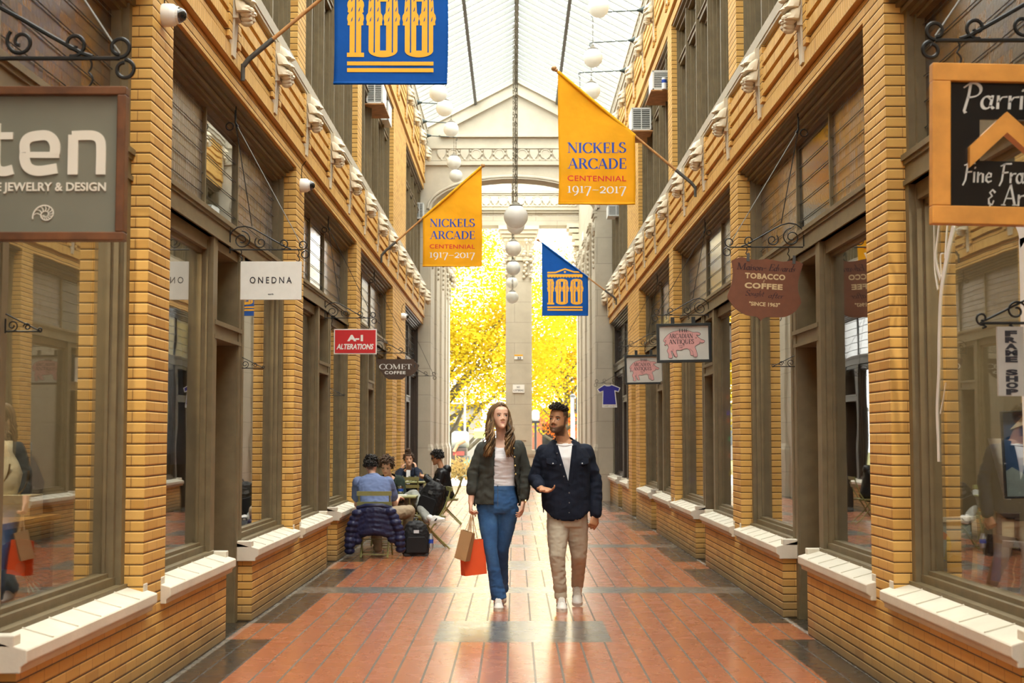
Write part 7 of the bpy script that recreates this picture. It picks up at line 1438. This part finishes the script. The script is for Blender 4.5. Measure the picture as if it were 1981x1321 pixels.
M_BLUT = cloth('periwinkle_cotton', (.125, .165, .30)); M_GRNS = cloth('dark_green_sweat', (.022, .032, .024)); M_GREY = cloth('grey_trouser', (.27, .275, .25)); M_KHAK = cloth('khaki_trouser', (.30, .235, .155)); M_NAVJ = cloth('navy_zip_jacket', (.012, .017, .032)); M_SHELL = cloth('black_shell', (.010, .010, .011), .4, bump=.4, bscale=30); M_BLKP = cloth('black_trouser', (.012, .012, .013))
M_HB = simple('brown_wavy_hair', (.055, .030, .016), .6, var=.3, spec=.3); M_HD = simple('near_black_hair', (.012, .009, .007), .5, var=.3, spec=.3)
# --- near table
YC = 17.95; cB = Vector((at_y(728, 1000, YC).x, YC - .02, 0))
bistro_chair(cB, math.radians(180), 'green cafe chair nearest, with the navy puffer jacket hung on it')
bistro_table(Vector((at_y(765, 950, 19.0).x, 19.0, 0)), 0, 'small green cafe table between the two young men')
K = at_y
hd = lambda **k: dict(sc=.95, **k)
pel = Vector((cB.x, YC + .02, .53)); neck = K(722, 921, YC + .28)
sitter('young man in a periwinkle tee shirt seated with his back to us', (cB.x, YC, 0), K(718, 900, YC + .33), (math.radians(172), math.radians(12), 0), -X3, pel, neck,
       [(K(750, 934, YC + .22), K(764, 975, YC + .38), K(771, 962, YC + .72), Vector((.1, 1, 0)), Vector((0, 0, -1)), -1), (K(694, 934, YC + .22), K(690, 976, YC + .36), K(712, 966, YC + .70), Vector((.3, 1, 0)), Vector((0, 0, -1)), 1)],
       [(pel + Vector((.09, .06, -.02)), Vector((cB.x + .38, YC + .40, .55)), Vector((cB.x + .34, YC + .50, .12)), Vector((cB.x + .37, YC + .72, .02))), (pel + Vector((-.09, .06, -.02)), Vector((cB.x - .08, YC + .45, .52)), Vector((cB.x + .02, YC + .05, .10)), Vector((cB.x + .05, YC + .28, .01)))],
       M_BLUT, M_KHAK, M_SKIN_F, .215, (hd(), hd()), 1.0, short_hair(M_HD, 300, .012, 3, .035), None, .42, lean=.03)
px0 = K(748, 950, 19.75).x; bistro_chair(Vector((px0, 19.78, 0)), 0, 'green cafe chair under the wavy-haired man bending forward'); pel = Vector((px0, 19.72, .53)); neck = K(752, 922, 19.42)
sitter('young man with wavy brown hair bending over the near table in dark green', (px0, 19.75, 0), K(747.5, 900, 19.28), (math.radians(-6), math.radians(36), math.radians(6)), X3, pel, neck,
       [(K(733, 932, 19.46), K(730, 968, 19.40), K(748, 964, 19.10), Vector((.5, -1, .1)), Vector((0, 0, -1)), 1), (K(772, 930, 19.46), K(778, 964, 19.42), K(766, 964, 19.12), Vector((-.5, -1, .1)), Vector((0, 0, -1)), -1)],
       [(pel + Vector((-.09, -.05, -.02)), Vector((px0 - .10, 19.28, .50)), Vector((px0 - .08, 19.30, .10)), Vector((px0 - .08, 19.06, .01))), (pel + Vector((.10, -.05, -.02)), K(800, 958, 19.30), K(828, 1006, 18.95), K(862, 1008, 18.80))],
       M_GRNS, M_GREY, M_SKIN_F, .20, (hd(), hd()), 1.0, short_hair(M_HB, 320, .014, 7, .05), None, .95, lean=.05)
# chair with the black backpack
cb = Vector((K(833, 1055, 19.15).x - .02, 19.2, 0)); bistro_chair(cb, math.radians(-78), 'green cafe chair turned sideways carrying a black backpack')
M_PACK = cloth('black_pack_nylon', (.011, .011, .012), .55, bump=.35, bscale=60); M_PACKG = simple('grey_pack_strap', (.06, .06, .06), .6, var=.1)
def backpack(c, T, w, d, h_, label, group='black backpacks at the cafe tables', tag_w=True, wheels=False):
    r = thing('backpack', label, 'backpack', c, group); b = MB(); b.loft([[T(w * k * x, y * d * k2, z * h_) for x, y in [(math.copysign(abs(math.cos(a)) ** .6, math.cos(a)), math.copysign(abs(math.sin(a)) ** .6, math.sin(a))) for a in [2 * PI * q / 24 for q in range(24)]]] for z, k, k2 in ((0, .86, .85), (.06, 1.0, 1.0), (.4, 1.02, 1.0), (.7, .94, .92), (.88, .78, .75), (.97, .5, .5), (1.0, .25, .3))]); grow('pack_body', M_PACK, b, r, .009, 3, folds(.008, (12, 12, 14), 3))
    m = MB(); m.loft([[T(w * .80 * x, -d * (.86 + .34 * q), h_ * (.10 + .46 * z)) for x, z in ((-1, 0), (1, 0), (1, .8), (.8, 1), (-.8, 1), (-1, .8))] for q in (0, .8, 1)]); m.build('front_pocket', M_PACK, r, bevel=.012)
    m = MB(); m.tube([T(-w * .15, d * .2, h_ * .98), T(-w * .12, d * .1, h_ * 1.08), T(w * .12, d * .1, h_ * 1.08), T(w * .15, d * .2, h_ * .98)], .010, 6); m.build('grab_handle', M_PACKG, r)
    for sx in (-1, 1): m = MB(); m.tube([T(sx * w * .5, d * .85, h_ * .93), T(sx * w * .75, d * 1.35, h_ * .72), T(sx * w * .8, d * 1.35, h_ * .4), T(sx * w * .8, d * .9, h_ * .12)], .016, 6); m.build('shoulder_strap', M_PACK, r, smooth=True)
    m = MB(); m.tube([T(w * 1.0 * math.cos(a), -d * .62 * 1.0, h_ * (.58 + .30 * math.sin(a))) for a in [PI * q / 12 for q in range(13)]], .005, 5); m.build('zip', M_ZIP, r)
    m = MB(); m.loft([[T(-w * .2, -d * 1.03, h_ * .66), T(w * .2, -d * 1.03, h_ * .66), T(w * .2, -d * .98, h_ * .75), T(-w * .2, -d * .98, h_ * .75)], [T(-w * .2, -d * 1.06, h_ * .66), T(w * .2, -d * 1.06, h_ * .66), T(w * .2, -d * 1.01, h_ * .75), T(-w * .2, -d * 1.01, h_ * .75)]]); m.build('pale_patch', M_PACKG if not tag_w else simple('pale_patch', (.42, .42, .44), .6, var=0), r)
    if wheels: m = MB(); m.loft([[T(x * w * .92, y * d * .95, z) for x, y in ((-1, -1), (1, -1), (1, 1), (-1, 1))] for z in (.0, .035)]); m.build('rubber_base', M_ZIP, r, bevel=.006)
    return r
q = Vector((cb.x - .03, 19.18, .455)); Tq = lambda x, y, z, R=Matrix.Rotation(math.radians(-20), 3, 'Z') @ Matrix.Rotation(math.radians(18), 3, 'Y'): q + R @ Vector((x, y, z)); backpack(q, Tq, .155, .12, .46, 'black backpack leaning on the sideways green chair', tag_w=False)
q2 = Vector((K(804, 1070, 18.15).x, 18.15, 0)); backpack(q2, frame3(q2, math.radians(8)), .165, .12, .44, 'black backpack with a pale patch standing on the brick floor', wheels=True)
bt_ = thing('water_bottle', 'slim blue and silver bottle in the side of the floor backpack', 'bottle', q2 + Vector((.185, -.02, .10))); m = MB(); m.lathe([(.03, 0), (.032, .02), (.032, .13), (.02, .16), (.02, .18)], q2 + Vector((.195, -.03, .10)), 12); m.build('bottle_body', simple('silver_bottle', (.4, .42, .45), .3, .7, var=0), bt_, smooth=True); m = MB(); m.lathe([(.033, .06), (.033, .11)], q2 + Vector((.195, -.03, .10)), 12); m.build('blue_band', M_TB, bt_)
# puffer jacket over the chair back
M_PUFF = cloth('navy_quilted_nylon', (.018, .020, .055), .35, bump=.15, bscale=25)
pj = thing('puffer_jacket', 'navy quilted puffer jacket draped over the nearest chair back', 'jacket', (cB.x, YC - .3, .0)); b = MB()
yb = YC - .27
for k in range(5): z = .60 - k * .062; b.tube([(cB.x + x, yb - .02 * math.cos(x * 6), z - .05 * (x / .2) ** 2) for x in (-.20, -.1, 0, .1, .20)], [.05, .062, .064, .062, .05], 12)
for sx, dz in ((-1, 0), (1, .02)):
    for k in range(8): z = .56 - k * .066; xx = cB.x + sx * (.20 + .10 * math.sin(min(1, k / 5) * PI * .5)) + (.0 if sx < 0 else .03 * k / 7); b.ball((xx, yb - .02 + .01 * math.sin(k * 2), z + dz), .085 - .002 * k, 12, sc=(.95, .8, .62)); b.ball((xx - sx * .09, yb - .01, z + dz - .01), .075, 12, sc=(.9, .7, .62)) if k < 6 else None
grow('quilted_body', M_PUFF, b, pj, .010, 2, folds(.004, (16, 16, 20), 1.0)); m = MB(); m.tube([(cB.x - .21, yb + .015, .62), (cB.x - .1, yb - .045, .655), (cB.x + .1, yb - .045, .655), (cB.x + .21, yb + .015, .62)], .028, 8); m.build('collar', M_PUFF, pj, smooth=True)
# --- far table
tx = K(795, 930, 25.0).x; bistro_table(Vector((tx + .10, 25.0, 0)), 0, 'farther green cafe table beneath the woman\'s elbows', .33); bistro_chair(Vector((tx + .0, 24.2, 0)), math.radians(180), 'empty green cafe chair in front of the farther table')
bistro_chair(Vector((tx - .02, 25.95, 0)), 0, 'green cafe chair under the woman with the bun')
pel = Vector((tx - .02, 25.9, .54)); neck = K(790, 908, 25.66)
sitter('woman with a hair bun resting her cheeks on her hands at the farther table', (tx, 25.9, 0), K(791, 888, 25.55), (math.radians(6), math.radians(4), math.radians(-5)), X3, pel, neck,
       [(K(773, 916, 25.66), K(768, 932, 25.20), K(776, 909, 25.40), Vector((.35, .25, 1)), Vector((1, .3, -.2)), 1), (K(809, 915, 25.66), K(813, 932, 25.22), K(805, 907, 25.40), Vector((-.2, .25, 1)), Vector((-1, .3, -.2)), -1)],
       [(pel + Vector((-.09, -.05, -.02)), Vector((tx - .10, 25.40, .52)), Vector((tx - .10, 25.35, .10)), Vector((tx - .10, 25.12, .01))), (pel + Vector((.09, -.05, -.02)), Vector((tx + .08, 25.40, .52)), Vector((tx + .08, 25.35, .10)), Vector((tx + .08, 25.12, .01)))],
       M_NAVJ, M_BLKP, M_SKIN_F, .195, (hd(curl=(.3, .35, .4, .45)), hd(curl=(.3, .35, .4, .45))), .98, bun_hair(M_HB), None, .93)
m = MB(); m.loft([[K(786, 909, 25.50), K(794, 909, 25.50), K(793, 936, 25.44), K(786, 936, 25.44)], [K(786, 909, 25.53), K(794, 909, 25.53), K(793, 936, 25.47), K(786, 936, 25.47)]]); wm = [o for o in bpy.data.objects if o.name.startswith('person') and o.get('label', '').startswith('woman with a hair bun')][0]; m.build('white_shirt_front', M_TEE, wm)
bx = K(862, 960, 24.35).x; bistro_chair(Vector((bx + .02, 24.4, 0)), math.radians(-90), 'green cafe chair under the man in the black hooded jacket')
pel = Vector((bx - .02, 24.4, .53)); neck = K(855, 905, 24.38)
sitter('man with glasses in a black hooded jacket seated in profile at the farther table', (bx, 24.4, 0), K(845.5, 884.5, 24.40), (math.radians(-78), math.radians(16), 0), -BK, pel, neck,
       [(K(853, 918, 24.20), K(846, 943, 24.16), K(823, 924, 24.28), Vector((-1, .1, .15)), Vector((0, .6, .8)), 1), (K(851, 917, 24.56), K(840, 940, 24.62), K(824, 921, 24.55), Vector((-1, -.1, .1)), Vector((0, -.6, .8)), -1)],
       [(pel + Vector((-.05, -.09, -.02)), Vector((bx - .46, 24.28, .52)), Vector((bx - .42, 24.28, .10)), Vector((bx - .65, 24.27, .01))), (pel + Vector((-.05, .09, -.02)), Vector((bx - .46, 24.52, .52)), Vector((bx - .40, 24.54, .10)), Vector((bx - .63, 24.54, .01)))],
       M_SHELL, M_BLKP, M_SKIN_M, .20, (hd(curl=(.5, .6, .7, .8)), hd(curl=(.5, .6, .7, .8))), 1.0, short_hair(M_HD, 320, .010, 9, .045), None, .95, hood=True, smat=[M_BLKF, M_BLKF, M_IRON, M_IRON])
gm = [o for o in bpy.data.objects if o.get('label', '').startswith('man with glasses')][0]; F, inv, R = face_frame(K(845.5, 884.5, 24.40), math.radians(-78), math.radians(16), 0); m = MB()
for sx in (-1, 1): m.tube([F(sx * .033 + .021 * math.cos(a), -.094, .001 + .016 * math.sin(a)) for a in [2 * PI * k / 14 for k in range(14)]], .0025, 5, closed=True); m.tube([F(sx * .055, -.090, .004), F(sx * .078, -.03, .006), F(sx * .078, .02, .0)], .0025, 5)
m.tube([F(-.012, -.097, .004), F(.012, -.097, .004)], .0025, 5); m.build('glasses', M_BLKF, gm)
# things on the tables
M_TUMB = glass_mat('tumbler_glass', (.8, .86, .82), .25, 1.2)
for px, Y, lab, mt in ((779.5, 24.85, 'left clear tumbler on the farther cafe table', M_TUMB), (794, 24.82, 'right clear tumbler on the farther cafe table', M_TUMB), (805, 24.9, 'dark red drink in a short glass on the farther table', M_RED)):
    x = K(px, 925, Y).x; m = MB(); m.lathe([(.030, 0), (.036, .10), (.034, .10), (.028, .008), (0, .008)], (x, Y, .725), 16); r = thing('drinking_glass', lab, 'glass', (x, Y, .725), 'glasses on the farther cafe table'); m.build('tumbler', M_TUMB, r, smooth=True); m = MB(); m.lathe([(.028, 0), (.030, .045 if mt is M_TUMB else .075)], (x, Y, .735), 14); m.build('drink', M_SIGNW if mt is M_TUMB else M_OXB, r)
x = K(770, 957, 18.92).x; m = MB(); m.box(x - .10, x + .12, 18.80, 18.98, .725, .74); tag(m.build('notebook', M_SIGNW, None), 'white notebook lying on the near cafe table', 'notebook')
x = K(775, 945, 19.1).x; cp = thing('plastic_cup', 'clear cup with blue print on the near cafe table', 'cup', (x, 19.1, .725)); m = MB(); m.lathe([(.032, 0), (.042, .12), (.040, .12), (.03, .006), (0, .006)], (x, 19.1, .725), 16); m.build('cup_body', M_TUMB, cp, smooth=True); m = MB(); m.lathe([(.0375, .05), (.0405, .085)], (x, 19.1, .725), 16); m.build('blue_print', M_TB, cp)
